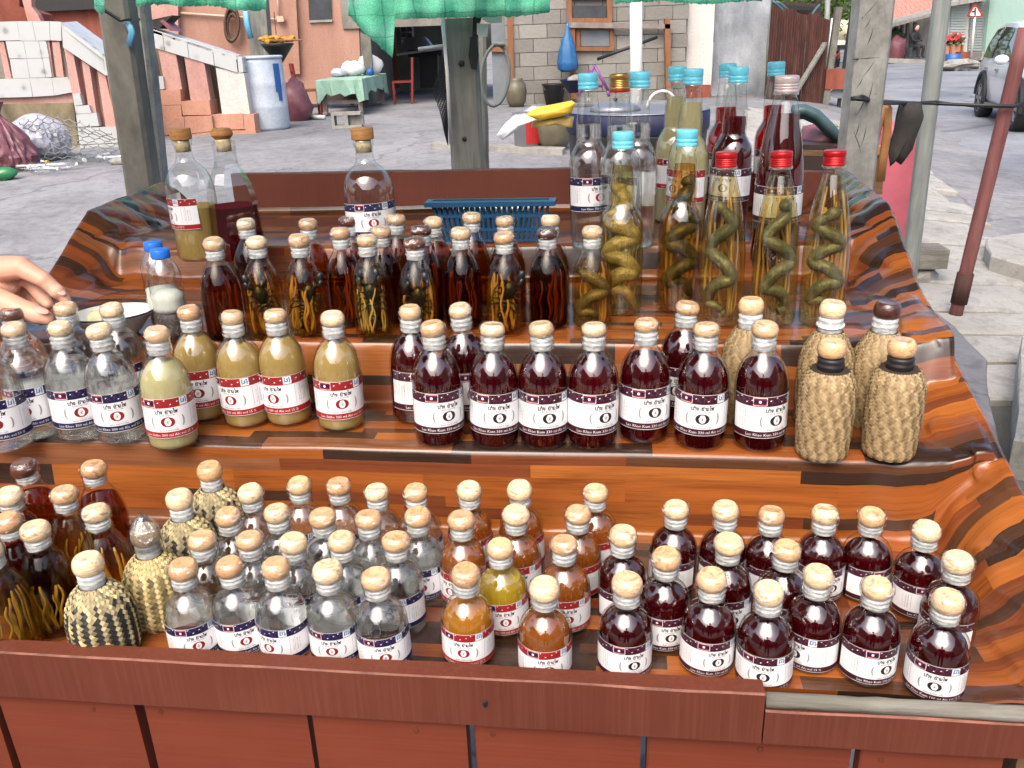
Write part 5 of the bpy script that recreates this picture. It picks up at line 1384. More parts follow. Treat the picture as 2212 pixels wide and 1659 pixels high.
# shade cloth hanging from the roof edge, ragged
def mat_shade():
    t = NT("green_shade_cloth"); co = t.coord("Object"); n = t.noise(t.coord("Object", (6, 6, 18)), 1, 5, .6); f = t.noise(t.coord("Object", (240, 10, 240)), 1, 3)
    c = t.ramp(n, [(.3, lin_photo(136, 232, 196)), (.5, lin_photo(164, 246, 218)), (.7, lin_photo(196, 252, 234))])
    d = t.new("ShaderNodeBsdfDiffuse"); tl = t.new("ShaderNodeBsdfTranslucent"); mx = t.new("ShaderNodeMixShader"); mx.inputs[0].default_value = .62
    c = t.mix(1.0, c, t.ramp(f, [(.35, (.8, .8, .8)), (.65, (1.1, 1.1, 1.1))]), 'MULTIPLY')
    sp = t.new("ShaderNodeSeparateXYZ"); wob = t.math('MULTIPLY', t.noise(t.coord("Object"), 5, 3), .05); t.link(t.coord("Object"), sp.inputs[0])
    for k, per in ((0, 11.0), (2, 17.0)):
        ln = t.math('ABSOLUTE', t.math('SUBTRACT', t.math('FRACT', t.math('MULTIPLY', t.math('ADD', sp.outputs[k], wob), per)), .5))
        c = t.mix(1.0, c, t.ramp(ln, [(.0, (.62, .66, .64)), (.035, (1, 1, 1))]), 'MULTIPLY')
    pa = t.noise(t.coord("Object"), 3.5, 4, .6); c = t.mix(1.0, c, t.ramp(pa, [(.38, (.66, .72, .70)), (.52, (1, 1, 1))]), 'MULTIPLY')
    t.link(c, d.inputs[0]); t.link(c, tl.inputs[0]); t.link(d.outputs[0], mx.inputs[1]); t.link(tl.outputs[0], mx.inputs[2]); t.link(mx.outputs[0], t.out.inputs[0]); return t.mat
M['shade'] = mat_shade()
def fringe(us_, bottom, y, label, seed, fold=None):
    m = MB(); rr = random.Random(seed); n = int((us_[1] - us_[0]) / 2.2); rows = 10
    for i in range(n + 1):
        u = us_[0] + (us_[1] - us_[0]) * i / n; vb = bottom(u) + rr.uniform(-2.2, 1.6) + 2.5 * noise.noise(Vector((u * .06, seed, 0)))
        for j in range(rows + 1):
            q = j / rows; v = -240 + (vb + 240) * q ** .8
            p = ony(u, v, y); p.y += .030 * noise.noise(Vector((u * .018, q * 1.5, seed))) + .012 * math.sin(u * .09 + q) * q; m.v.append(tuple(p))
    for i in range(n):
        for j in range(rows): q = i * (rows + 1) + j; m.f.append((q, q + rows + 1, q + rows + 2, q + 1)); m.m.append(0)
    me = m.mesh("shade_cloth", M['shade'], True); o = put("shade_cloth", me); s = o.modifiers.new("s", 'SOLIDIFY'); s.thickness = .002
    return tag(o, label, "shade cloth", "green shade cloth hanging from the roof edge")
fringe((292, 574), lambda u: 12 + 10 * sstep(430, 520, u) + 2 * math.sin(u * .05), 2.86, "green shade cloth strip with ragged hem above the stairs and barrel", 1)
def mid(u):
    if u < 770: return 30 + (u - 752) * 1.3
    if u < 848: return 54 + (u - 770) * .92
    if u < 853: return 126 - (u - 848) * 17
    if u < 1120: return 41 - (u - 853) * .02
    return 36 - (u - 1120) * .14
fringe((752, 1188), mid, 2.80, "large green shade cloth with a torn flap hanging down above the yard table", 2)
fringe((1330, 1642), lambda u: 6 + 3 * math.sin(u * .03), 2.9, "narrow green shade cloth hem above the metal door", 3)
fringe((203, 222), lambda u: 34 - abs(u - 214) * 1.2, 2.88, "small torn green scrap hanging left of the dark wooden post", 4)
def mat_tarp():
    t = NT("roof_tarpaulin"); n = t.noise(t.coord("Object"), 3, 4)
    c = t.ramp(n, [(.3, lin(58, 55, 50)), (.7, lin(84, 80, 72))]); t.set(Base_Color=c, Roughness=.8)
    tl = t.new("ShaderNodeBsdfTranslucent"); tl.inputs[0].default_value = (.62, .60, .55, 1); mx = t.new("ShaderNodeMixShader"); mx.inputs[0].default_value = .22
    t.link(t.p.outputs[0], mx.inputs[1]); t.link(tl.outputs[0], mx.inputs[2]); t.link(mx.outputs[0], t.out.inputs[0]); return t.mat
M['tarp'] = mat_tarp()
rf = thing("stall_roof", "grey tarpaulin roof over the stand with the green cloth hung at its back edge", "roof", (0, 0, 0))
m = MB()
m.grid(lambda a, b: (-2.0 + 3.7 * a, -.15 + .75 + 1.6 * b, 2.40 - .30 * b - .05 * math.sin(b * PI) + .02 * math.sin(a * 9)), 14, 8)
o = m.build("tarpaulin", M['tarp'], rf, True); s = o.modifiers.new("s", 'SOLIDIFY'); s.thickness = .006; s.offset = 1
for x in (-1.9, -.5, 1.5): MB().beam((x, .63, 2.425), (x, 2.18, 2.13), .05, .05).build("rafter", M['under'], rf)
# unseen canopies added beside the photographer to narrow the sky in the glass
for i, x in enumerate((-3.4, 3.3)):
    cn = thing("added_canopy", ("unseen low tarpaulin canopy added left of the photographer", "unseen low tarpaulin canopy added right of the photographer")[i], "canopy", (x, -1.6, 0), group="added unseen canopies")
    m = MB(); m.grid(lambda a, b: (-1.5 + 3.0 * a, -1.7 + 3.4 * b, 2.35 + .12 * math.sin(a * PI)), 8, 6); m.build("tarpaulin", M['tarp'], cn, True)
    m = MB(); m.grid(lambda a, b: (1.5 * (1 if i == 0 else -1) + .03 * math.sin(a * 14), -1.7 + 3.4 * a, 2.35 - 1.5 * b), 12, 4); m.build("side_curtain", M['tarp'], cn, True)
    for sx in (-1.45, 1.45):
        for sy in (-1.65, 1.65): MB().beam((sx, sy, -.1), (sx, sy, 2.36), .05, .05).build("pole", M['greywood'], cn)
# electricity boxes and hose by the middle post
eb = thing("meter_box", "grey and white electricity boxes fixed high on the middle post", "meter box", (0, 0, 0))
prism([(1042, 26), (1084, 26), (1084, 48), (1060, 50), (1042, 42)], 2.93, .05).build("upper_box", M['white'], eb)
prism([(1030, 50), (1054, 52), (1052, 79), (1040, 79), (1030, 74)], 2.93, .06).build("lower_box", M['white'], eb)
prism([(1022, 26), (1044, 26), (1032, 62), (1026, 76), (1020, 80)], 2.95, .06).build("cable_box", M['black'], eb)
m = MB(); m.tube([ony(1018 + 6 * math.cos(a), 112 + 36 * math.sin(a), 2.94) for a in [-PI / 2 + PI * i / 12 for i in range(13)]], .020, 8)
tag(prism([(1016, 80), (1030, 78), (1034, 120), (1030, 150), (1018, 148), (1012, 120)], 2.95, .07).build("black_case", M['black'], None), "black plastic case hung on the side of the middle post", "case")
m = MB()
m.tube([ony(1070 + 30 * math.cos(a) - 4 * math.sin(a), 163 + 66 * math.sin(a), 3.25) for a in [2 * PI * i / 36 for i in range(37)]], .0058, 8, cap=False)
m.tube([ony(u, v, 3.24) for u, v in ((1066, 94), (1080, 96), (1092, 96))], .0075, 7)
tag(m.build("grey_hose", M['steel'], None, True), "grey hose hanging in a long oval loop right of the middle post", "hose")
# triangular hand net left of the post
fn = thing("fishing_net", "triangular fishing net with a white rod hanging left of the middle post", "net", (0, 0, 0))
MB().tube([ony(955, 36, 2.9), ony(966, 160, 2.9), ony(974, 312, 2.9)], .006, 7).build("rod", M['white'], fn, True)
MB().tube([ony(903, 106, 2.9), ony(958, 99, 2.9)], .0055, 7).build("rod", M['white'], fn, True)
m = MB()
def netp(a, b):
    top = (935 + 30 * a, 185 - 40 * a); bot = (968 + 4 * a, 312); l = (928, 210)
    u = (932 + 34 * a) * (1 - b) + 971 * b; v = (196 - 90 * a) * (1 - b) + 314 * b; return ony(u + 3 * math.sin(b * 5), v, 2.92)
for k in range(13):
    m.tube([netp(min(1, max(0, k / 12 + (.25 - .5 * (j % 2)) / 12)), j / 26) for j in range(27)], .0011, 4, cap=False)
for j in range(1, 26):
    m.tube([netp(k / 12, j / 26) for k in range(13)], .0010, 4, cap=False)
tag(m.build("mesh", M['black'], fn), kind="stuff")

# ---------------------------------------------------------------- rubbish on the left
rp_ = gpt(8, 372)
def crumpled_bag(prof, seed, amp, parent, mat):
    def ridge(p): return 1 - 2 * abs(noise.noise(p))
    P = []
    for (r0, z0), (r1, z1) in zip(prof, prof[1:]):
        for k in range(4): q = k / 4; P.append((r0 + (r1 - r0) * q, z0 + (z1 - z0) * q))
    P.append(prof[-1])
    def w(a, z):
        c = Vector((math.cos(a), math.sin(a), 0))
        p = c * 1.4 + Vector((seed, 0, z * 3)); f = Vector((math.cos(a) * 5, math.sin(a) * 5, z * 6 + seed))
        return 1 + .16 * noise.noise(p) + amp * (ridge(f) * .6 + ridge(f * 2.3) * .4 - .4)
    me = MB().lathe(P, 84, wob=w).mesh("bag_body", M[mat], False); smooth_by_angle(me, 24); return put("bag_body", me, parent)
lb = thing("rubbish_bag", "maroon rubbish bag with a tied neck at the left edge", "bag", rp_ + Vector((-.05, .2, 0)))
crumpled_bag([(.02, .0), (.24, .01), (.31, .07), (.32, .15), (.29, .24), (.25, .33), (.19, .42), (.12, .50), (.06, .56), (.045, .60), (.07, .66), (.10, .72), (.02, .70)], 2.0, .16, lb, 'maroonbag')
lb = thing("rubbish_bag", "swollen clear grey rubbish bag beside the maroon one", "bag", gpt(70, 352) + Vector((0, .25, 0)))
crumpled_bag([(.02, .0), (.22, .01), (.31, .08), (.34, .17), (.33, .26), (.30, .34), (.24, .42), (.15, .48), (.07, .52), (.02, .53)], 7.0, .15, lb, 'silverbag')
m = MB(); rr = random.Random(31)
c0 = gpt(138, 346)
for r in range(9):
    for q in range(13):
        x = -.75 + q * .115 + (r % 2) * .057; z0 = .03 + r * .055
        f_ = lambda x, r: Vector((x, .10 * noise.noise(Vector((x * 3, r * .4, 0))) - .15, (.03 + r * .055) * (1.0 - .55 * abs(x / .8) ** 1.5)))
        a, b, d = f_(x, r), f_(x + .057, r + .5), f_(x - .057, r + .5)
        m.tube([c0 + a, c0 + b], .0055, 4, cap=False); m.tube([c0 + a, c0 + d], .0055, 4, cap=False); m.tube([c0 + b, c0 + f_(x + .057, r + 1)], .0055, 4, cap=False)
tag(m.build("wire_mesh", M['steel'], None), "crumpled chicken wire heaped between the grey bag and the stair wall", "wire mesh")
PETP = [(0, 0), (.030, 0), (.033, .01), (.031, .03), (.033, .05), (.031, .08), (.033, .10), (.033, .14), (.026, .17), (.013, .195), (.012, .21), (0, .21)]
pet = smooth_by_angle(MB().lathe(PETP, 14).mesh("bottle_body", M['pet'], True), 60); capm = MB().lathe([(0, 0), (.015, 0), (.015, .016), (0, .017)], 12).mesh("cap", M['white']); capb = MB().lathe([(0, 0), (.015, 0), (.015, .016), (0, .017)], 12).mesh("cap", M['cap_pet']); capy = MB().lathe([(0, 0), (.015, 0), (.015, .016), (0, .017)], 12).mesh("cap", M['yellow'])
lit = [(40, 372, "leftmost clear plastic bottle lying before the maroon bag", capm, 1.6), (58, 360, "clear plastic bottle with a yellow cap lying in the litter", capy, 1.3), (72, 377, "clear crushed plastic bottle lying near the grey bag", capm, 1.5), (105, 370, "long clear plastic bottle lying before the chicken wire", capm, 1.9), (128, 368, "clear plastic bottle lying right of the long one", capm, -1.2),
       (162, 352, "clear plastic bottle lying against the stair wall, left one", capm, .8), (178, 345, "clear plastic bottle standing up by the stair wall", capm, 2.2), (192, 350, "clear plastic bottle lying by the stair wall, middle one", capm, 1.1), (213, 347, "small clear bottle lying by the stair wall with pale cap", capm, 2.0), (233, 352, "small bottle with a blue cap at the end of the litter", capb, 1.5)]
for u, v, lb_, cp, a in lit:
    t = thing("plastic_bottle", lb_, "plastic bottle", gpt(u, v) + Vector((0, 0, .05)), (PI / 2, br.uniform(0, 1), a), "plastic bottles littering the yard"); t.scale = (1.5, 1.5, 1.35)
    put("bottle_body", pet, t); put("cap", cp, t, (0, 0, .208))
tag(MB().blob(gpt(12, 388) + Vector((0, 0, .06)), (.14, .09, .07), 10, 7, amp=.3).build("green_bottle", plain("green_plastic", (50, 130, 80), .3, .2, 10), None, True), "green crushed plastic bottle at the left edge", "plastic bottle")
tag(MB().blob(gpt(260, 354) + Vector((0, 0, .03)), (.11, .08, .05), 9, 6, amp=.3).build("stone", M['conc'], None, True), "pale stone lying at the foot of the stairs", "stone")
# ---------------------------------------------------------------- street side: vehicles, shops, sign, tree
M['carpaint'] = plain("silver_car_paint", (232, 234, 240), .28, .04, 2, Metallic=.0, Coat_Weight=.9)
M['tyre'] = plain("tyre_rubber", (34, 34, 36), .8, .15, 20)
M['rim'] = plain("wheel_rim", (150, 152, 156), .35, .1, 10, Metallic=.7)
M['carglass'] = plain("car_window", (30, 34, 38), .05, .2, 4, Coat_Weight=1.0)
M['trim'] = plain("black_trim", (26, 26, 28), .6, .1, 10)
M['mint'] = mat_stained("mint_green_wall", lin(176, 216, 204), lin(190, 226, 214), lin(200, 232, 222), .6)
M['rooftile'] = mat_oldwood("red_roof_tiles", lin(158, 108, 98), lin(190, 136, 124), lin(206, 156, 144), (9, 9, 9), .8)
M['shutter'] = plain("pale_roller_shutter", (188, 198, 198), .5, .06, 3)
M['shutterg'] = plain("grey_roller_shutter", (160, 168, 172), .5, .08, 3)
# car: side profile as half shell, both sides
def car(rear, ax, label):
    """rear = ground point under the rear wheel, ax = direction to the front wheel"""
    ang = math.atan2(ax.y, ax.x)
    t = thing("parked_car", label, "car", (rear.x, rear.y, ROADZ), (0, 0, ang))
    WB = 2.85; W = .92
    # stations along the length: x, z bottom, z belt, half width low, z roof, half width roof
    st_ = [(-.98, .45, .80, .70, .80, .55), (-.93, .36, .98, .80, 1.08, .60), (-.80, .32, 1.04, .88, 1.52, .62), (-.50, .30, 1.06, .91, 1.68, .66), (.2, .28, 1.04, .92, 1.745, .68), (1.0, .28, 1.02, .92, 1.74, .68), (1.55, .28, 1.02, .92, 1.66, .66), (2.05, .28, 1.02, .92, 1.36, .68), (2.42, .28, 1.02, .92, 1.06, .76), (2.95, .30, .98, .90, 1.00, .74), (3.45, .36, .90, .84, .92, .66), (3.68, .42, .76, .72, .78, .50)]
    rings = []
    for x, zb, zl, w, zr, wr_ in st_:
        h = []
        for z, ww in ((zb, w * .90), (zb + .12, w * .985), ((zb + zl) / 2, w), (zl - .05, w * .985), (zl, w * .955), (zl + (zr - zl) * .5, (w * .955 + wr_) / 2 + .02), (zr - .04 * (zr > zl + .1), wr_ + .01), (zr + .015, wr_ * .6)): h.append((ww, z))
        ring = [(x, a, z) for a, z in h] + [(x, -a, z) for a, z in h[::-1]]; rings.append(ring)
    m = MB(); n = 16
    for r in rings: m.v += r
    for i in range(len(rings) - 1):
        for j in range(n - 1): m.f.append((i * n + j, i * n + j + 1, (i + 1) * n + j + 1, (i + 1) * n + j)); m.m.append(0)
        m.f.append((i * n + n - 1, i * n, (i + 1) * n, (i + 1) * n + n - 1)); m.m.append(0)
    m.f += [tuple(range(n)), tuple(range((len(rings) - 1) * n, len(rings) * n))[::-1]]; m.m += [0, 0]
    put("body", smooth_by_angle(m.mesh("body", M['carpaint'], True), 50), t)
    for s in (-1, 1):
        def sidept(x, q):
            for (a, b) in zip(st_, st_[1:]):
                if a[0] <= x <= b[0]:
                    k = (x - a[0]) / (b[0] - a[0]); zl = a[2] + (b[2] - a[2]) * k; zr = a[4] + (b[4] - a[4]) * k; w = (a[3] + (b[3] - a[3]) * k) * .955; wr_ = a[5] + (b[5] - a[5]) * k
                    return Vector((x, s * ((w + (wr_ - w) * q) + .016 + .03 * math.sin(q * PI)), zl + (zr - zl) * q))
            return Vector((x, s * .7, 1.2))
        for (xa, xb, xc, xd) in ((-.62, .30, .28, -.40), (.38, 1.16, 1.10, .36), (1.22, 2.05, 1.62, 1.17)):
            mm = MB(); mm.add([sidept(xa, .10), sidept(xb, .10), sidept((xb + xc) / 2, .5), sidept(xc, .86), sidept(xd, .86), sidept((xa + xd) / 2, .5)], [(0, 1, 2, 3, 4, 5)]); mm.build("window", M['carglass'], t)
        mm = MB(); mm.blob((1.98, s * 1.06, 1.12), (.09, .12, .085), 12, 8, amp=0).build("mirror", M['carpaint'], t, True)
        for x in (.16, 1.06): MB().box((x, s * .925, .92), (.17, .035, .035)).build("handle", M['rim'], t)
        MB().box((WB / 2, s * .90, .30), (1.9, .06, .06)).build("side_step", M['rim'], t)
        for x in (0, WB):
            P = [(x + .46 * math.cos(a), s * .925, .38 + .46 * math.sin(a)) for a in [PI * i / 14 - .1 for i in range(15)]]
            mm = MB().tube(P, .045, 6); mm.build("wheel_arch", M['trim'], t)
            wh = MB().lathe([(.20, -.11), (.34, -.12), (.375, -.09), (.38, 0), (.375, .09), (.34, .12), (.20, .11)], 28, M=Matrix.Translation((x, s * .83, .38)) @ Matrix.Rotation(PI / 2, 4, 'X')).build("wheel", M['tyre'], t, True)
            mm = MB().lathe([(0, -.07), (.19, -.06), (.245, -.115), (.255, -.115), (.255, .115), (.245, .115), (.19, .06), (0, .07)], 24, M=Matrix.Translation((x, s * .83, .38)) @ Matrix.Rotation(PI / 2, 4, 'X'))
            for k in range(6):
                a = k * PI / 3; mm.beam((x, s * .935, .38), (x + .235 * math.cos(a), s * .935, .38 + .235 * math.sin(a)), .06, .03, up=(0, 1, 0))
            mm.build("rim", M['rim'], wh)
        MB().box((-.95, s * .66, .86), (.10, .2, .24)).build("tail_light", M['ink_red'], t)
        MB().box((3.58, s * .6, .76), (.12, .26, .12)).build("headlight", M['white'], t)
    MB().box((-.97, 0, .52), (.12, 1.4, .18)).build("bumper", M['trim'], t); MB().box((3.64, 0, .5), (.14, 1.3, .2)).build("bumper", M['trim'], t)
    mm = MB(); mm.add([(-.90, -.58, 1.10), (-.90, .58, 1.10), (-.80, .52, 1.46), (-.80, -.52, 1.46)], [(0, 3, 2, 1)]); mm.v = [(x - .035, y, z) for x, y, z in mm.v]; mm.build("rear_window", M['carglass'], t)
    mm = MB(); mm.add([(2.38, -.66, 1.10), (2.38, .66, 1.10), (1.66, .58, 1.63), (1.66, -.58, 1.63)], [(0, 1, 2, 3)]); mm.v = [(x + .03, y, z + .03) for x, y, z in mm.v]; mm.build("windscreen", M['carglass'], t)
    return t
wa = onz(2121, 254, ROADZ); wb_ = onz(2206, 290, ROADZ); ax = (wb_ - wa).normalized()
side = Vector((-ax.y, ax.x, 0)); side = side if side.x > 0 else -side
car(wa + side * .83, ax, "silver sport utility car parked on the road at the right edge")
# white truck far down the road
tp = onz(1822, 132, ROADZ); tp.x += .4
tr = thing("white_truck", "white truck seen from behind far down the road, load under a cream cover", "truck", tp, (0, 0, -.28))
MB().box((0, 3.2, .95), (2.0, 6.0, .5)).build("bed", M['white'], tr)
MB().lathe([(0, 0), (1, 0), (1, .6), (.96, .8), (.7, 1.05), (0, 1.15)], 24, c=(0, 0, 0)).build("cargo_cover", plain("cream_tarpaulin", (222, 214, 178), .7, .08, 2), tr, True, loc=(0, 3.0, 1.2), scale=(1.25, 3.0, 1.1))
MB().box((0, 6.8, 1.4), (1.9, 1.4, 1.7)).build("cab", M['white'], tr)
MB().box((0, .16, .82), (1.9, .1, .22)).build("tailgate", M['trim'], tr); MB().box((.3, .08, .86), (.5, .05, .14)).build("number_plate", M['ink_red'], tr)
for sx in (-1, 1):
    for y in (1.3, 6.4): MB().lathe([(0, -.12), (.36, -.12), (.4, 0), (.36, .12), (0, .12)], 16, M=Matrix.Translation((sx * .85, y, .4)) @ Matrix.Rotation(PI / 2, 4, 'Y')).build("wheel", M['tyre'], tr, True)
mk = thing("motorbike", "small dark red motorbike parked before the white truck", "motorbike", onz(1806, 148, ROADZ), (0, 0, 1.1))
for x in (-.6, .6):
    MB().lathe([(.2, -.04), (.28, -.05), (.3, 0), (.28, .05), (.2, .04)], 18, M=Matrix.Translation((x, 0, .3)) @ Matrix.Rotation(PI / 2, 4, 'X')).build("wheel", M['tyre'], mk, True)
MB().blob((-.05, 0, .62), (.5, .14, .2), 10, 7, amp=.15).build("body", M['ink_red'], mk, True); MB().blob((-.35, 0, .82), (.38, .14, .07), 10, 6, amp=0).build("seat", M['trim'], mk, True)
MB().tube([(.6, 0, .3), (.42, 0, .95), (.36, 0, 1.05)], .035, 6).tube([(.38, -.32, 1.05), (.36, 0, 1.02), (.38, .32, 1.05)], .02, 6).build("handlebar", M['trim'], mk)
# shops across the road
YS = 50.0
sh = thing("roadside_shop", "open roadside shop house with a tin awning on posts and red roof tiles", "building", (0, 0, 0))
fl = onz(1985, 125, 0.0)
prism([(1915, 30), (2052, 15), (2048, 132), (1915, 128)], 56, .4).build("back_wall", M['darkroom'], sh)
prism([(1916, -30), (2060, -40), (2060, 18), (1918, 40)], 54, .6).build("upper_wall", M['pinkwall'], sh)
m = MB()
for r in range(5):
    a0_, a1_ = ony(1922, 36 - r * 11, 52 + r * .6), ony(2062, 12 - r * 11, 52 + r * .6)
    for k in range(14):
        p, q = a0_.lerp(a1_, k / 14), a0_.lerp(a1_, (k + .94) / 14); m.hexa([tuple(p + Vector((0, 0, -.20))), tuple(q + Vector((0, 0, -.20))), tuple(q + Vector((0, .5, .12))), tuple(p + Vector((0, .5, .12))), tuple(p + Vector((0, 0, -.13))), tuple(q + Vector((0, 0, -.13))), tuple(q + Vector((0, .5, .19))), tuple(p + Vector((0, .5, .19)))])
m.build("roof_tiles", M['rooftile'], sh)
prism([(1912, 56), (2058, 16), (2058, 22), (1912, 63)], 49, 3.0).build("awning", M['conc'], sh)
prism([(1925, 62), (1950, 58), (1948, 68), (1924, 70)], 51.5, .2).build("beam", M['whitewall'], sh)
for u, vt in ((1936, 56), (1960, 50), (1976, 48), (1948, 54), (2014, 38)):
    prism([(u, vt), (u + 5, vt), (u + 1, 126), (u - 4, 126)], 50.5, .2).build("post", M['greywoodt'], sh)
prism([(1915, 56), (1934, 52), (1930, 104), (1910, 106)], 52, .3).build("tiled_pier", M['mint'], sh)
for u in (1940, 1950, 1961): prism([(u - 2, 72), (u + 6, 72), (u + 4, 112), (u - 4, 112)], 53, .1).build("panel", M['darkwood'], sh)
prism([(1894, 124), (2062, 132), (2060, 146), (1890, 134)], 47.5, 6.0).build("platform", M['slab'], sh)
rs = thing("shutter_shop", "pale building with two roller shutters and a mint green side wall", "building", (0, 0, 0))
prism([(2052, -60), (2148, -60), (2126, 128), (2046, 122)], 46.3, .3).build("wall", M['whitewall'], rs)
for (ua, ub, mt) in ((2062, 2096, 'shutter'), (2104, 2140, 'shutterg')):
    f_ = prism([(ua - 2, -60), (ub + 2, -60), (ub - 12, 112), (ua - 14, 112)], 46.25, .04).build("shutter", M[mt], rs)
    for r in range(26):
        v = -40 + r * 5.8; k = (v + 60) / 172; o_ = -12 * k
        prism([(ua + o_, v), (ub + o_, v), (ub + o_ - .3, v + 4.4), (ua + o_ - .3, v + 4.4)], 46.18 - .0, .06).build("slat", M[mt], f_)
prism([(2050, 6), (2145, -10), (2145, -2), (2050, 14)], 45.2, 1.2).build("canopy", M['conc'], rs)
prism([(2146, -80), (2330, -80), (2330, 150), (2126, 128)], 45.6, .4, slope=-.02).build("side_wall", M['mint'], rs)
prism([(2122, 112), (2150, 112), (2148, 130), (2118, 130)], 44.5, 1.0).build("step", M['slab'], rs)
wsn = thing("warning_sign", "red bordered triangular road sign with a black side road symbol on a thin post", "road sign", (0, 0, 0))
ysn = 42.0
def tri(k, cx=2107, cy=27):
    return [(cx + x * k, cy + y * k) for x, y in ((0, -17), (4, -16), (17, 6), (15, 9.5), (-15, 9.5), (-17, 6), (-4, -16))]
prism(tri(1.0), ysn, .05).build("sign_plate", M['ink_red'], wsn)
prism(tri(.70, 2107, 27.6), ysn - .02, .02).build("sign_face", M['white'], wsn)
mm = prism([(2105.5, 17), (2108.5, 17), (2108, 33), (2105, 33)], ysn - .035, .012); prism([(2100, 24), (2105.2, 23.4), (2105, 26.2), (2100, 27)], ysn - .035, .012, mb=mm); mm.build("symbol", M['ink_black'], wsn)
MB().tube([ony(2106, 34, ysn + .05), ony(2098, 124, ysn + .05)], .05, 8).build("post", M['white'], wsn, True)
pt2 = thing("planter", "terracotta planter box with red flowers before the roller shutter", "planter", (0, 0, 0))
prism([(2044, 96), (2078, 94), (2074, 126), (2042, 128)], 43.0, .7).build("box", M['oranget'], pt2)
for u in (2040, 2054, 2078): prism([(u, 96), (u + 4, 96), (u + 1, 132), (u - 3, 132)], 42.9, .1).build("stake", M['brownframe'], pt2)
rr = random.Random(5); m = MB()
for i in range(150):
    vv = 86 + rr.gauss(0, 5); p = ony(2061 + rr.gauss(0, 9), vv, 43.2 + rr.uniform(-.3, .4)); d = Vector((rr.uniform(-1, 1), rr.uniform(-1, 1), rr.uniform(-.5, 1))).normalized(); e = d.orthogonal() * .10; d = d * .14
    m.add([tuple(p - e), tuple(p + d), tuple(p + e), tuple(p - d)], [(0, 1, 2, 3)], 1 if i % 2 == 0 and vv < 87 else 0)
M['leaf'] = plain("leaf_green", (62, 92, 48), .6, .4, 8); M['flower'] = plain("red_flower", (196, 52, 58), .6, .2, 8)
tag(m.build("flowers", [M['leaf'], M['flower']], pt2), kind="stuff")
tag(MB().lathe([(0, 0), (.26, 0), (.32, .5), (.26, .5), (0, .1)], 16).build("blue_pot", M['barrelblue'], None, True, loc=onz(2056, 144, 0)), "dark blue pot standing at the kerb below the planter", "pot")
tag(prism([(2076, 112), (2100, 112), (2098, 132), (2074, 132)], 42.5, .8).build("brick_box", M['redwall'], None), "low brick box beside the terracotta planter", "box")
tag(MB().blob(onz(2072, 146, 0) + Vector((0, 0, .1)), (.9, .4, .22), 12, 7, amp=.6, freq=3).build("rubble", M['conc'], None), "small heap of rubble at the far kerb", "rubble")
tag(MB().blob(ony(1938, 112, 49.0), (.45, .3, .75), 12, 8, amp=.4, seed=3).build("pink_sack", M['maroonbag'], None, True), "pinkish sack slumped before the roadside shop", "sack")
# seated person in dark clothes
def skin_figure(name, joints, edges, radii, mat, parent=None, sub=2, root=0):
    me = bpy.data.meshes.new(name); me.from_pydata([tuple(j) for j in joints], edges, []); o = bpy.data.objects.new(name, me); COL.objects.link(o)
    sk = o.modifiers.new("skin", 'SKIN'); sk.use_smooth_shade = True
    for i, d in enumerate(me.skin_vertices[0].data):
        r = radii[i]; d.radius = r if isinstance(r, tuple) else (r, r); d.use_root = (i == root)
    s = o.modifiers.new("sub", 'SUBSURF'); s.levels = sub; s.render_levels = sub
    dg = bpy.context.evaluated_depsgraph_get(); ev = o.evaluated_get(dg); nm = bpy.data.meshes.new_from_object(ev); bpy.data.objects.remove(o)
    nm.materials.clear(); nm.materials.append(mat); nm.polygons.foreach_set("use_smooth", [True] * len(nm.polygons))
    return put(name, nm, parent)
M['darkcloth'] = plain("dark_clothes", (40, 42, 52), .8, .2, 10)
pp_ = onz(1972, 124, .12); pp_.y -= 1.0; pp_.x -= .5
ps = thing("person", "person in dark clothes sitting before the roadside shop", "person", pp_, (0, 0, .4)); ps.scale = (1.25,) * 3
J = [(0, 0, .45), (0, .02, .70), (0, -.02, .95), (0, -.03, 1.06), (.18, -.02, .92), (.22, -.12, .70), (.10, -.32, .66), (-.18, -.02, .92), (-.22, -.12, .70), (-.08, -.32, .66), (.10, 0, .44), (.13, -.42, .46), (.12, -.40, .08), (.12, -.52, .03), (-.10, 0, .44), (-.13, -.42, .46), (-.12, -.40, .08), (-.12, -.52, .03)]
E_ = [(0, 1), (1, 2), (2, 3), (2, 4), (4, 5), (5, 6), (2, 7), (7, 8), (8, 9), (0, 10), (10, 11), (11, 12), (12, 13), (0, 14), (14, 15), (15, 16), (16, 17)]
skin_figure("body", J, E_, [.14, .14, .13, .055, .06, .045, .035, .06, .045, .035, .10, .07, .05, .04, .10, .07, .05, .04], M['darkcloth'], ps, 1)
MB().blob((0, -.05, 1.18), (.085, .10, .12), 12, 9, amp=.03).build("head", M['skin'], ps, True); MB().blob((0, -.02, 1.22), (.095, .105, .10), 12, 8, amp=.05).build("hair", M['black'], ps, True)
MB().box((0, .02, .22), (.4, .4, .40)).build("stool", M['glassdark'], None, loc=pp_, scale=(1.25,) * 3)
tag(bpy.data.objects["stool"], "dark stool under the seated person before the roadside shop", "stool")
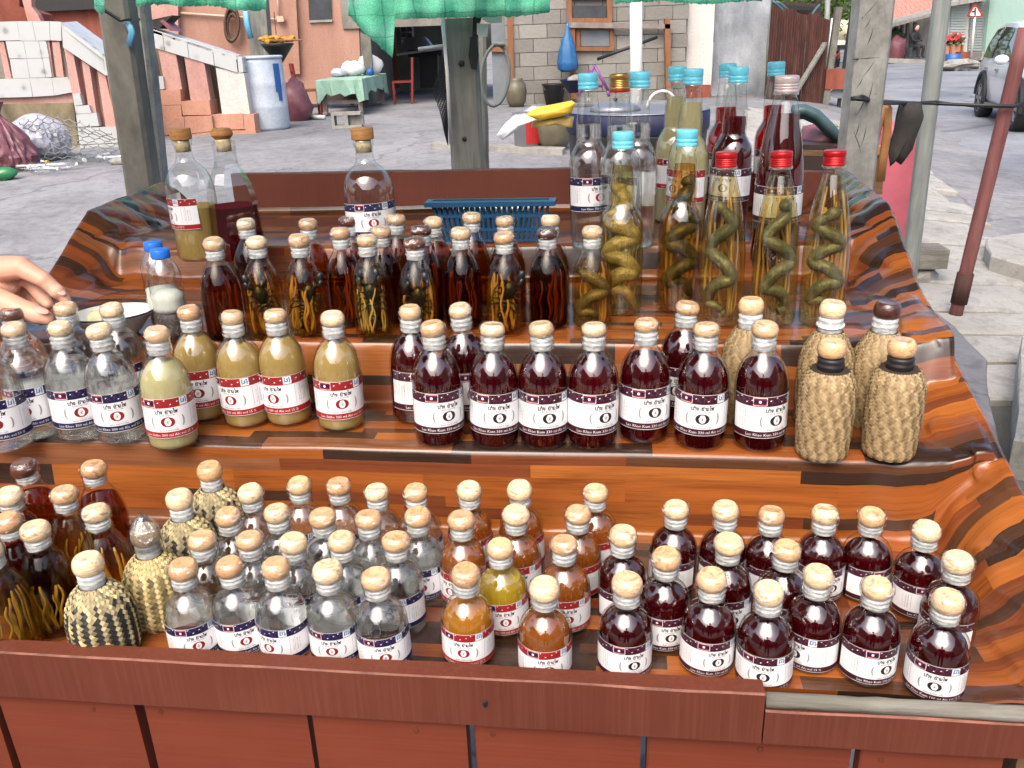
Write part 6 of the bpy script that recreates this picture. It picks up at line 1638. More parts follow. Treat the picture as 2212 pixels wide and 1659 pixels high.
# photographer and bystanders, mirrored in the bottles
SJ = [(0, 0, .95), (0, .02, 1.20), (0, .0, 1.42), (0, .0, 1.52), (.19, .0, 1.40), (.26, .02, 1.12), (.24, .14, .90), (-.19, .0, 1.40), (-.26, .02, 1.12), (-.24, .14, .90), (.10, 0, .90), (.12, .02, .50), (.13, -.02, .08), (.14, .12, .04), (-.10, 0, .90), (-.12, .02, .50), (-.13, -.02, .08), (-.14, .12, .04)]
for i, (x, y, mt, lb, s_) in enumerate(((.02, -.45, 'darkcloth', "person in dark clothes standing at the lens, mirrored in the dark bottles", 1.0), (-1.3, -1.5, 'rag', "person in black clothes standing left behind the photographer", .97), (1.25, -1.7, 'darkcloth', "person in navy clothes standing right behind the photographer", 1.02),
                                        (-2.3, -2.6, 'darkcloth', "person in dark clothes standing farther left in the lane", .95), (2.3, -2.8, 'rag', "person in black clothes standing farther right in the lane", .98), (.5, -3.2, 'darkcloth', "person in dark clothes standing in the lane behind the photographer", 1.0))):
    ps = thing("person", lb, "person", (x, y, gz(x, y)), (0, 0, .1 * (i % 3)), group="people standing in the lane"); ps.scale = (s_,) * 3
    JJ = list(SJ)
    if i == 0: JJ[5], JJ[6], JJ[8], JJ[9] = (.25, .12, 1.18), (.10, .32, 1.36), (-.25, .12, 1.18), (-.10, .32, 1.36)
    skin_figure("body", JJ, E_, [.15, .13, .13, .055, .065, .048, .038, .065, .048, .038, .10, .07, .05, .045, .10, .07, .05, .045], M[mt], ps, 1)
    MB().blob((0, .03, 1.63), (.085, .10, .12), 12, 9, amp=.03).build("head", M['skin'], ps, True); MB().blob((0, .0, 1.675), (.095, .11, .10), 12, 8, amp=.05).build("hair", M['black'], ps, True)
# trees behind the shelter and down the road
M['bark'] = mat_oldwood("tree_bark", lin(70, 60, 50), lin(98, 86, 72), lin(120, 108, 92), (6, 6, 2))
def mat_leaves():
    t = NT("tree_leaves"); oi = t.new("ShaderNodeNewGeometry"); c = t.ramp(oi.outputs["Random Per Island"], [(0, lin(48, 74, 32)), (.5, lin(86, 116, 54)), (1, lin(128, 150, 80))])
    d = t.new("ShaderNodeBsdfDiffuse"); tl = t.new("ShaderNodeBsdfTranslucent"); mx = t.new("ShaderNodeMixShader"); mx.inputs[0].default_value = .4
    t.link(c, d.inputs[0]); t.link(c, tl.inputs[0]); t.link(d.outputs[0], mx.inputs[1]); t.link(tl.outputs[0], mx.inputs[2]); t.link(mx.outputs[0], t.out.inputs[0]); return t.mat
M['leaves'] = mat_leaves()
def tree(base, h, r, label, seed, n=3500, leaf=.22):
    t = thing("leafy_tree", label, "tree", base); rr = random.Random(seed)
    m = MB(); m.tube([(0, 0, -.1), (.1, 0, h * .3), (.0, .1, h * .6), (.1, 0, h * .85)], [.22, .18, .12, .04], 8)
    cl = []
    for i in range(16):
        a = rr.uniform(0, 2 * PI); q = rr.uniform(.35, .95); c = Vector((math.cos(a) * r * rr.uniform(.2, .85), math.sin(a) * r * rr.uniform(.2, .85), h * q)); cl.append((c, r * rr.uniform(.28, .5)))
        m.tube([(.02, .05, h * q * .7), tuple(c * .6 + Vector((0, 0, h * q * .35))), tuple(c)], [.07, .05, .02], 5)
    m.build("trunk", M['bark'], t, True); m = MB()
    for i in range(n):
        c, cr_ = cl[rr.randrange(16)]; d = Vector((rr.gauss(0, 1), rr.gauss(0, 1), rr.gauss(0, .8))).normalized() * cr_ * rr.uniform(.3, 1) ** .5
        p = c + d; u = Vector((rr.uniform(-1, 1), rr.uniform(-1, 1), rr.uniform(-1, .4))).normalized() * leaf * rr.uniform(.6, 1.2); w = u.orthogonal().normalized() * leaf * .38
        m.add([tuple(p), tuple(p + u * .5 + w), tuple(p + u), tuple(p + u * .5 - w)], [(0, 1, 2, 3)])
    tag(m.build("crown", M['leaves'], t), kind="stuff"); return t
tree(Vector((16.5, 46, -.1)), 7.5, 4.2, "leafy green tree above the white truck behind the shelter", 1)
tree(Vector((11.2, 33, .0)), 6.0, 2.6, "smaller green tree behind the dark shelter and rusty fence", 2, 2500, .18)
tree(Vector((23, 72, -.1)), 9, 5, "distant green tree down the road beyond the truck", 3, 3000, .3)
tag(MB().blob(ony(1922, 106, 50.5), (.8, .5, 1.0), 14, 9, amp=.5, freq=3).build("green_bush", M['leaf'], None, True), "dark green bush left of the roadside shop", "bush")
# houses across the lane behind the photographer close the view in the glass
for i, (x, w, h) in enumerate(((-11, 9.5, 2.9), (-1.2, 9.0, 2.3), (8.4, 9.0, 3.1))):
    hs = thing("lane_house", ("brown plank house across the lane, left one", "low brown plank house across the lane, middle one", "tall brown plank house across the lane, right one")[i], "house", (x, -8.5, 0), group="houses across the lane")
    MB().box((0, 0, h / 2 - .2), (w, 3.0, h)).build("wall", M['redwall'], hs); m = MB(); m.hexa([(-w / 2 - .4, -2, h - .35), (w / 2 + .4, -2, h - .35), (w / 2 + .4, 2.2, h - .5), (-w / 2 - .4, 2.2, h - .5), (-w / 2, -.3, h + 1.2), (w / 2, -.3, h + 1.2), (w / 2, .3, h + 1.2), (-w / 2, .3, h + 1.2)]); m.build("roof", M['rust'], hs)
    MB().box((w * .2, 1.53, .9), (1.0, .06, 2.0)).build("door", M['darkwood'], hs)
lin = lin_photo
# ---------------------------------------------------------------- setting the bottles out on the four steps
ORD = ["first", "second", "third", "fourth", "fifth", "sixth", "seventh", "eighth", "ninth", "tenth", "eleventh", "twelfth"]
BG = {}
STOP = {'p100': (.0152, .0172, .0903), 'p330': (.0158, .0172, .1437), 'herb': (.0152, .0175, .1168), 'flask': (.0150, .0165, .1328)}
NECK = {'p100': (.0124, .0118, .0788), 'p330': (.0140, .0165, .1275), 'herb': (.0124, .0095, .1072), 'flask': (.0126, .0135, .1190)}
br = random.Random(21)
def face_cam(p): return math.atan2(-p.x, p.y)
def base_at(u, v, z, h):
    p = onz(u, v, z + h); return Vector((p.x, p.y, z + .0016))
def bottle(name, shape, pos, label, cat, group, liq=None, fill=None, lab=None, turn=0.0, dark=False, cap=None, extra=(), tilt=True, level=None):
    rz = face_cam(pos)
    t = thing(name, label, cat, pos, ((br.uniform(-.018, .018) if tilt else 0), (br.uniform(-.024, .024) if tilt else 0), rz), group)
    put("glass", ME['glass', shape], t, rot=(0, 0, br.uniform(0, 6)))
    if liq: put("liquid", liquid_mesh(shape, liq, fill), t, scale=(1, 1, br.uniform(.93, 1.015) if shape in ('p100', 'p330', 'flask') else 1))
    if shape in STOP and cap is None:
        R, h, z = STOP[shape]; put("stopper", stopper_mesh(R, h, 'stopper_dark' if dark else 'stopper'), t, (0, 0, z), (br.uniform(-.13, .13), br.uniform(-.13, .13), br.uniform(0, 6)), scale=(br.uniform(.94, 1.05),) * 2 + (br.uniform(.90, 1.10),))
        R, h, z = NECK[shape]; put("neck_sleeve", neck_mesh(R, h), t, (0, 0, z), (0, 0, br.uniform(0, 6)))
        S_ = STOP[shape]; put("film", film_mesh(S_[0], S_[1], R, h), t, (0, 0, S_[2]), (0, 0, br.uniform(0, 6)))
    if cap: cap(t)
    if lab:
        R, Lw, z0, Lh, vol = LAB[shape]; put("label", label_mesh(lab, R, Lw, z0, Lh, vol), t, (0, 0, br.uniform(-.0012, .0022)), (br.uniform(-.010, .010), br.uniform(-.012, .012), turn + br.uniform(-.07, .07)))
    for nm, me, rot in extra: put(nm, me, t, rot=(0, 0, rot))
    return t
def row(cells, fn):
    for i, c in enumerate(cells): fn(i, *c)

# --- lowest step: small bottles
H100 = .099
def small(kind, liqs, lab, cells, what, where, group, turn):
    for i, c in enumerate(cells):
        u, v = c[0], c[1]
        liq = c[2] if len(c) > 2 else liqs
        bottle("liquor_bottle", 'p100', base_at(u, v, Z1, H100), "%s, %s from left in %s" % (what, ORD[i], where), "bottle", group, liq, None, lab, turn if len(c) < 4 else c[3])
g = "small clear liquor bottles on the lowest step"
w = "small clear bottle, navy banded label"
small('khao', 'clear', 'khao', [(393, 1234), (501, 1227), (593, 1234, 'clear', -.75), (707, 1239, 'clear', -.2), (817, 1254)], w, "the front row", g, .02)
small('khao', 'clear', 'khao', [(437, 1169), (538, 1168), (633, 1177), (735, 1172), (854, 1172, 'clear', -.6)], w, "the second row behind", g, .1)
small('khao', 'clear', 'khao', [(497, 1117), (603, 1111), (697, 1121), (797, 1126), (904, 1119, 'clear', -.05)], w, "the third row behind", g, .1)
small('khao', 'clear', 'khao', [(543, 1069), (643, 1051), (730, 1052), (815, 1067), (902, 1066)], w, "the rearmost row", g, -.3)
g = "small yellow liquor bottles on the lowest step"
w = "small yellow bottle, red banded label"
small('satho', 'honey', 'satho', [(1002, 1244, 'honey', -.15), (1174, 1272, 'honey_deep', .1)], w, "the front pair", g, 0)
small('satho', 'honey', 'satho', [(1084, 1184, 'lemon', 0), (1220, 1179, 'honey_deep', .1)], w, "the second pair", g, 0)
small('satho', 'honey', 'satho', [(994, 1129, 'honey_deep', -.7), (1115, 1117, 'honey_deep', 0), (1249, 1112, 'honey_deep', -.5)], w, "the third row behind", g, 0)
small('satho', 'honey', 'satho', [(1010, 1064, 'honey_deep', -.3), (1125, 1061, 'honey_deep', -.3), (1285, 1066, 'honey_deep', -.9)], w, "the rearmost row", g, 0)
g = "small dark red liquor bottles on the lowest step"
w = "small dark red bottle, purple banded label"
small('kum', 'kum', 'kum', [(1352, 1267, 'kum', .35), (1535, 1257, 'kum', .5), (1665, 1286, 'kum', .0), (1768, 1249, 'kum', -.55), (1895, 1274, 'kum', .75), (2047, 1304, 'kum', .05)], w, "the front row", g, .4)
small('kum', 'kum', 'kum', [(1347, 1164, 'kum', .6), (1437, 1209, 'kum', .3), (1575, 1179, 'kum', .4), (1700, 1191, 'kum', .6), (2070, 1216, 'kum', -.8)], w, "the second row behind", g, .4)
small('kum', 'kum', 'kum', [(1457, 1102, 'kum', -.8), (1565, 1107, 'kum', .7), (1670, 1119, 'kum', 1.0), (1783, 1117, 'kum', .6), (1885, 1117, 'kum', 1.1), (2003, 1149, 'kum', .8)], w, "the rearmost row", g, .4)
# herb bottles at the left end of the lowest step
HH = .126
def herb_roots(i): return [("root", inside_roots('herb', 9, 40 + i, .082), i * 1.1)]
herbs = [(55, 1012, 'brown', True, "brown herb liquor bottle with dark stopper at the back left corner of the lowest step"),
         (200, 1017, 'brown', False, "tall brown herb bottle with tan stopper standing against the vinyl riser"),
         (25, 1073, 'brown', False, "brown herb bottle at the left edge directly below the dark stoppered one"),
         (133, 1071, 'olive', False, "olive herb bottle with pale stopper and a round slice inside"),
         (205, 1112, 'amber', False, "half full amber herb bottle with yellow roots beside the black and cream baskets"),
         (25, 1127, 'darkliq', False, "very dark herb bottle at the left edge near the front"),
         (77, 1149, 'olive', False, "front dark herb bottle with thick pale roots showing"),
         (-22, 1190, 'olive', False, "greenish bottle cut off by the left edge of the picture")]
for i, (u, v, lq, dk, lb) in enumerate(herbs):
    p = base_at(u, v, Z1, HH)
    ex = herb_roots(i % 4) if i not in (0, 5) else []
    bottle("herb_bottle", 'herb', p, lb, "bottle", "herb liquor bottles at the left of the lowest step", lq, .070 if i == 4 else None, None, 0, dk, None, ex)
# small woven bottles, black and cream
WB = [(.0290, 0), (.0335, .006), (.0345, .022), (.0340, .046), (.0315, .060), (.0265, .071), (.0205, .0785), (.0155, .0830), (.0140, .0850)]
def basket_bottle(name, prof, nr, mat, style, seed, pos, label, group, stz, R, h, neck, dark=False, neckmat='neck', crumple=False, tilt=(0, 0)):
    t = thing(name, label, "woven bottle", pos, (tilt[0], tilt[1], face_cam(pos)), group)
    wv = put("woven_sleeve", weave_mesh(name + style, prof, nr, mat, style, seed), t, rot=(0, 0, seed)); tag(wv, kind="stuff")
    bk = ('back', name, style)
    if bk not in ME: ME[bk] = MB().lathe([(0, .001)] + [(max(.002, r - .0012), z) for r, z in prof] + [(0, prof[-1][1])], 24).mesh("bottle_body", M['inner_dark'], True)
    put("bottle_body", ME[bk], t)
    put("stopper", stopper_mesh(R, h, 'stopper_dark' if dark else 'stopper'), t, (0, 0, stz), (br.uniform(-.08, .08), br.uniform(-.08, .08), br.uniform(0, 6)))
    put("neck_sleeve", neck_mesh(neck[0], neck[1], neckmat), t, (0, 0, neck[2]))
    if crumple:
        m = MB(); rr = random.Random(4)
        m.lathe([(R * 1.12, -.004), (R * 1.16, h * .4), (R * 1.0, h * .95), (R * .62, h * 1.35), (R * .30, h * 1.7), (R * .05, h * 1.78)], 14, wob=lambda a, z: 1 + .16 * noise.noise(Vector((math.cos(a) * 2.2, math.sin(a) * 2.2, z * 190))))
        m.build("film_wrap", M['film_white'], t, False, loc=(0, 0, stz))
    return t
g = "small black and cream woven bottles"
for (u, v, lb, st, mt, cr) in [(190, 1222, "front black and cream woven bottle beside the clear bottles", 'bw', 'weave_bw', False),
                               (312, 1158, "cream and olive woven bottle with a crumpled film peak over its stopper", 'tan2', 'weave_tan2', True),
                               (388, 1083, "black and cream woven bottle with a film covered amber stopper, third from front", 'bw', 'weave_bw', False),
                               (450, 1018, "rearmost black and cream woven bottle standing by the vinyl riser", 'bw', 'weave_bw', False)]:
    basket_bottle("woven_bottle", WB, 34, mt, st, 1, base_at(u, v, Z1, .109), lb, g, .0985, .0158, .0205, (.0128, .0150, .0845), False, 'neck', cr, (br.uniform(-.03, .03), br.uniform(-.03, .03)))

# --- second step: 330 bottles
H330 = .152
g = "clear liquor bottles on the second step"
for u, v, lb, lq, tn in [(27, 714, "clear liquor bottle with navy label, leftmost in the front row of the second step", 'clear', -.35),
                         (125, 714, "clear liquor bottle with navy label, middle of the three on the second step", 'clear', .15),
                         (220, 717, "clear liquor bottle with navy label beside the pale cloudy bottle", 'clear', -.1),
                         (30, 681, "clear bottle with dark stopper under the reaching hand", 'clear', .9),
                         (143, 670, "clear bottle with pale stopper behind, just right of the thumb", 'clear', -.9),
                         (247, 672, "clear bottle with brown stopper in front of the white dish", 'clear', -1.0),
                         (-40, 735, "clear bottle cut off by the left edge on the second step", 'clear', -.3)]:
    bottle("liquor_bottle", 'p330', base_at(u, v, Z2, H330), lb, "bottle", g, lq, None, 'khao', tn, "dark" in lb)
g = "cloudy yellow liquor bottles on the second step"
for u, v, lb, lq, tn in [(333, 727, "pale cloudy bottle with red label standing in front of the other cloudy ones", 'satho_pale', -.1),
                         (405, 680, "cloudy yellow bottle half hidden behind the pale one", 'satho', -.25),
                         (502, 689, "cloudy yellow bottle with red label, third from left among the cloudy ones", 'satho', -.55),
                         (597, 685, "cloudy yellow bottle with red label, fourth from left among the cloudy ones", 'satho', -.6),
                         (713, 693, "cloudy yellow bottle at the right end, beside the dark red bottles", 'satho', .05)]:
    bottle("liquor_bottle", 'p330', base_at(u, v, Z2, H330), lb, "bottle", g, lq, .1225, 'satho', tn)
g = "dark red liquor bottles on the second step"
for i, (u, v, lb, tn) in enumerate([(935, 715, "dark red bottle, first from left in the front row of the second step", .42),
                         (1060, 715, "dark red bottle, second from left in the front row of the second step", .22),
                         (1170, 715, "dark red bottle, third from left in the front row of the second step", .18),
                         (1279, 715, "dark red bottle, fourth from left in the front row of the second step", .48),
                         (1396, 705, "dark red bottle, fifth from left in the front row of the second step", .45),
                         (1522, 714, "dark red bottle with its label low, sixth in the front row of the second step", .02),
                         (1658, 715, "brighter red bottle with pale stopper in front of a tan woven bottle", .62),
                         (881, 679, "dark red bottle behind, leftmost of the red ones on the second step", .75),
                         (1000, 673, "dark red bottle behind, its stopper highest against the dark flasks", .7),
                         (1480, 668, "dark red bottle behind, half hidden between the fifth and sixth front ones", -.2)]):
    bottle("liquor_bottle", 'p330', base_at(u, v, Z2, H330), lb, "bottle", g, 'kum', None, 'kum', tn)
# tan woven bottles at the right
WF = [(.0285, 0), (.0305, .004), (.0322, .030), (.0330, .060), (.0322, .086), (.0296, .099), (.0245, .1085), (.0225, .1110)]
WR = [(.0310, 0), (.0332, .004), (.0346, .030), (.0350, .070), (.0340, .088), (.0304, .104), (.0240, .118), (.0188, .1265), (.0168, .1290)]
g = "tan woven bottles at the right of the second step"
for (u, v, lb, fr, dk) in [(1623, 665, "tan woven bottle half hidden behind the bright red bottle", 0, False), (1797, 672, "tan woven bottle with white cord wound round its neck", 0, False),
                           (1915, 673, "tan woven bottle with a dark brown stopper near the creased vinyl side", 0, True),
                           (1797, 763, "front left tan woven bottle with a black neck", 1, False), (1948, 761, "front right tan woven bottle with a black neck and pale stopper", 1, False)]:
    if fr: t = basket_bottle("woven_bottle_front", WF, 46, 'weave', 'zig', 2, base_at(u, v, Z2, .1325), lb, g, .1255, .0165, .0215, (.0150, .0190, .1075), dk, 'neck')
    else: t = basket_bottle("woven_bottle_tall", WR, 48, 'weave', 'zig', 3, base_at(u, v, Z2, .1565), lb, g, .1465, .0165, .0215, (.0150, .0190, .1285), dk, 'neck')
    t.name = "woven_bottle"
    if fr:
        for c in t.children:
            if c.name.startswith("neck_sleeve"): c.data = neck_mesh(.0150, .0190, 'ink_black')
    if "cord" in lb:
        m = MB()
        for k in range(3): m.tube([(.0168 * math.cos(a) , .0168 * math.sin(a), .0015 * math.sin(a * (1 + k) + k)) for a in [2 * PI * i / 18 for i in range(19)]], .0009, 5, cap=False)
        m.build("cord", M['paper'], t, True, loc=(0, 0, .137))

# --- third step: flasks with roots and scorpions, snake bottles
HF = .143
flasks = [(460, 527, 'darkliq', '', 0, "dark flask at the left end of the third step, black stopperless look", True), (552, 523, 'amber', 's', 0, "", False), (645, 520, 'amber', 's', 0, "", False),
          (531, 484, 'brown', '', 0, "", False), (663, 485, 'brown', '', 0, "", False), (735, 504, 'brown', 'r', 0, "", False), (757, 477, 'brown', '', 0, "", True), (854, 474, 'brown', '', 0, "", False),
          (817, 499, 'darkliq', '', 0, "", False), (792, 519, 'gold', 's', 0, "", False), (937, 479, 'brown', '', 0, "", False), (910, 497, 'darkliq', 'r', 0, "", True), (892, 525, 'amber', 's', 0, "", True),
          (994, 504, 'darkliq', '', 0, "", False), (1017, 470, 'brown', '', 0, "", False), (1087, 512, 'amber', 's', 0, "", False), (1095, 477, 'brown', '', 0, "", False),
          (1189, 477, 'brown', '', 0, "", False), (1182, 502, 'darkliq', 'r', 0, "", True)]
FL = ["dark flask at the left end of the third step without scorpion", "amber flask holding a scorpion, second from left in front", "amber flask holding a large scorpion and roots below a cream stopper",
      "orange brown flask at the back left, half hidden behind two front flasks", "brown flask at the back under a twisted film stopper, behind the cream stopper", "brown flask with roots just left of the golden scorpion flask",
      "brown flask with black stopper in front of the empty round bottle", "brown flask with tan stopper at the back, left of the blue basket", "dark flask with pale stopper behind the golden scorpion flask",
      "golden flask with scorpion and thick pale roots, middle of the third step", "brown flask at the back before the left end of the blue basket", "dark flask with streaky black stopper before the blue basket",
      "amber scorpion flask with a dark brown stopper in the front row", "dark flask without scorpion between two scorpion flasks", "brown flask at the back before the middle of the blue basket",
      "amber flask with scorpion tail and roots under an orange stopper", "brown flask at the back before the right half of the blue basket", "brown flask at the back right corner of the blue basket", "dark flask with maroon stopper beside the small snake flask"]
for i, (u, v, lq, ins, _, _, dk) in enumerate(flasks):
    ex = []
    if ins == 's': ex = [("scorpion", inside_scorpion(i), br.uniform(-.2, .2)), ("root", inside_roots('flask', 12, i, .10), i)]
    elif ins == 'r' or lq == 'darkliq': ex = [("root", inside_roots('flask', 9, i, .095), i)]
    bottle("flask", 'flask', base_at(u, v, Z3, HF), FL[i], "bottle", "herb and scorpion flasks on the third step", lq, None, None, 0, dk if i else False, None, ex)
bottle("snake_flask", 'flask', base_at(1280, 501, Z3, HF), "small amber flask with a grey green snake curled in an S", "bottle", "snake liquor bottles", 'amber', None, None, 0, False, None,
       [("snake", inside_snake('flask', 'snake_green', 1, .098, 1.35, .95, .0088, 2.6), 0), ("root", inside_roots('flask', 9, 77, .1), 0)])
def screw_cap(mat, R, h, z, rings=3, rim=None):
    def f(t):
        key = ('cap', mat, R, h, rings, rim)
        if key not in ME:
            pr = [(R * .97, 0), (R, .0008)]
            for k in range(rings):
                a = h * (.16 + .5 * k / rings); pr += [(R, a), (R * .955, a + h * .045), (R, a + h * .09)]
            pr += [(R, h * .88), (R * .96, h * .97), (R * .86, h), (0, h)]
            m = MB().lathe(pr, 26)
            if rim: m.lathe([(R * 1.0, -.0035), (R * 1.06, -.003), (R * 1.06, -.0005), (R * .97, .0004)], 26, 1)
            ME[key] = smooth_by_angle(m.mesh("screw_cap", [M[mat], M[rim or mat]]), 50)
        put("screw_cap", ME[key], t, (0, 0, z))
    return f
cb = screw_cap('cap_blue', .0158, .0240, .248, 2); cr_ = screw_cap('cap_red', .0152, .0205, .2265, 4, 'steelrim')
g = "snake liquor bottles"
bottle("snake_bottle", 'blue', base_at(1345, 305, Z3, .260), "blue capped bottle with a fat tan snake stacked in loops", "bottle", g, 'gold', None, None, 0, False, cb,
       [("snake", inside_snake('blue', 'snake_tan', 2, .205, 3.6, .96, .0122, 1.2), 0), ("root", inside_roots('blue', 10, 91, .215), 0)])
bottle("snake_bottle", 'blue', base_at(1475, 300, Z3, .260), "blue capped bottle with a dark rough snake winding up to its neck", "bottle", g, 'amber', None, None, 0, False, cb,
       [("snake", inside_snake('blue', 'snake_dark', 3, .212, 3.4, .92, .0112, .4), .4), ("root", inside_roots('blue', 16, 92, .215), 0)])
for i, (u, v, wv, ph, lb) in enumerate([(1576, 346, 2.2, 2.6, "red capped snake bottle, left of the three, snake at its left side"), (1697, 344, 2.4, .2, "red capped snake bottle, middle of the three, snake at its right side"),
                                        (1810, 342, 3.0, 1.0, "red capped snake bottle, right of the three beside the creased vinyl, snake in clear waves")]):
    bottle("snake_bottle", 'red', base_at(u, v, Z3, .237), lb, "bottle", g, 'gold', None, None, 0, False, cr_,
           [("snake", inside_snake('red', 'snake_green', 10 + i, .185 - .01 * (i == 2), wv, .82, .0092, ph), (-.35, .45, .05)[i]), ("root", inside_roots('red', 13, 60 + i, .205), 0)])
# --- top step: large bottles
cbr = screw_cap('cap_blue', .0166, .0250, .2610, 2); cg = screw_cap('cap_gold', .0160, .0250, .2610, 5, 'cap_red'); cw = screw_cap('cap_white', .0172, .0230, .2560, 3, 'steelrim')
g = "tall bottles on the top step"
tall = [(1277, 178, 'rum', 'clear', 'khao', .55, cbr, "tall clear bottle with blue cap and navy label, leftmost of the tall ones"), (1347, 178, 'rum', 'clear', None, 0, cg, "tall clear bottle with a red and gold cap behind the blue capped ones"),
        (1375, 175, 'rum', 'clear', 'khao', -1.9, cbr, "tall clear bottle with blue cap, second of the blue capped ones, label turned away"),
        (1461, 161, 'rum', 'satho_pale', 'satho', .3, cbr, "tall pale cloudy bottle with blue cap at the back"), (1492, 168, 'rum', 'satho_pale', 'satho', -.7, cbr, "tall pale cloudy bottle with blue cap in front of its twin"),
        (1578, 154, 'rum', 'kum_red', 'kum', .3, cbr, "tall red bottle with blue cap at the back, half hidden"), (1588, 164, 'rum', 'kum', 'kum', -.35, cbr, "tall dark red bottle with blue cap and white label in front"),
        (1684, 150, 'rum', 'kum_red', 'kum', .6, cbr, "tall bright red bottle with blue cap at the right back"), (1700, 184, 'cone', 'kum', 'kum', .35, cw, "tapering dark red bottle with a white cap and embossed shoulder")]
for u, v, sh, lq, lab, tn, cap, lb in tall:
    bottle("tall_bottle", sh, base_at(u, v, Z4, .273 if sh == 'rum' else .267), lb, "bottle", g, lq, .232 if lq.startswith('satho') else None, lab, tn, False, cap)
def cork_cap(disc=True):
    def f(t):
        MB().lathe([(0, 0), (.0122, .0), (.0126, .020), (0, .020)], 18).build("cork", M['cork'], t, True, loc=(0, 0, .182))
        R = .0178
        smooth = MB().lathe([(0, 0), (R * .95, 0), (R, .001), (R, .0165), (R * .95, .0178), (0, .0178)] if disc else [(0, 0), (R * .7, 0), (R, .006), (R, .011), (R * .8, .017), (0, .0185)], 26).mesh("stopper", M['corktop'])
        put("stopper", smooth_by_angle(smooth), t, (0, 0, .2022))
    return f
g = "large stoppered bottles on the top step"
bottle("large_bottle", 'round', base_at(393, 290, Z4, .212), "large round shouldered bottle half full of cloudy yellow liquor, wooden disc stopper", "bottle", g, 'satho', .090, 'satho', -1.25, False, cork_cap())
bottle("large_bottle", 'round', base_at(788, 289, Z4, .212), "empty clear round shouldered bottle with navy label and wooden disc stopper", "bottle", g, None, None, 'khao', .1, False, cork_cap())
# square decanter
def square_ring(hw, z, ch=.28, n=4):
    P = []
    for k in range(4):
        a = PI / 4 + k * PI / 2
        for q in (-ch, ch): P.append((hw * math.sqrt(2) * .92 * math.cos(a + q), hw * math.sqrt(2) * .92 * math.sin(a + q), z))
    return P
def square_mesh(rows, name, mat):
    m = MB(); n = 8
    for hw, z, ch in rows: m.v += square_ring(hw, z, ch)
    for i in range(len(rows) - 1):
        for j in range(n): m.f.append((i * n + j, i * n + (j + 1) % n, (i + 1) * n + (j + 1) % n, (i + 1) * n + j)); m.m.append(0)
    m.f += [tuple(range(n))[::-1], tuple(range((len(rows) - 1) * n, len(rows) * n))]; m.m += [0, 0]
    return smooth_by_angle(m.mesh(name, M[mat]), 25)
p = base_at(479, 289, Z4, .212)
t = thing("large_bottle", "large square decanter of dark red liquor with flat stopper", "bottle", p, (0, 0, face_cam(p) + .28), g)
put("glass", square_mesh([(.036, .001, .2), (.0385, .006, .2), (.0325, .105, .22), (.0285, .128, .25), (.020, .150, .3), (.0150, .162, .39), (.0142, .185, .39), (.0150, .188, .39), (.0150, .199, .39)], "glass", 'glass'), t)
put("liquid", square_mesh([(.034, .004, .2), (.0365, .007, .2), (.0312, .092, .22)], "liquid", 'kum'), t)
cork_cap(False)(t)
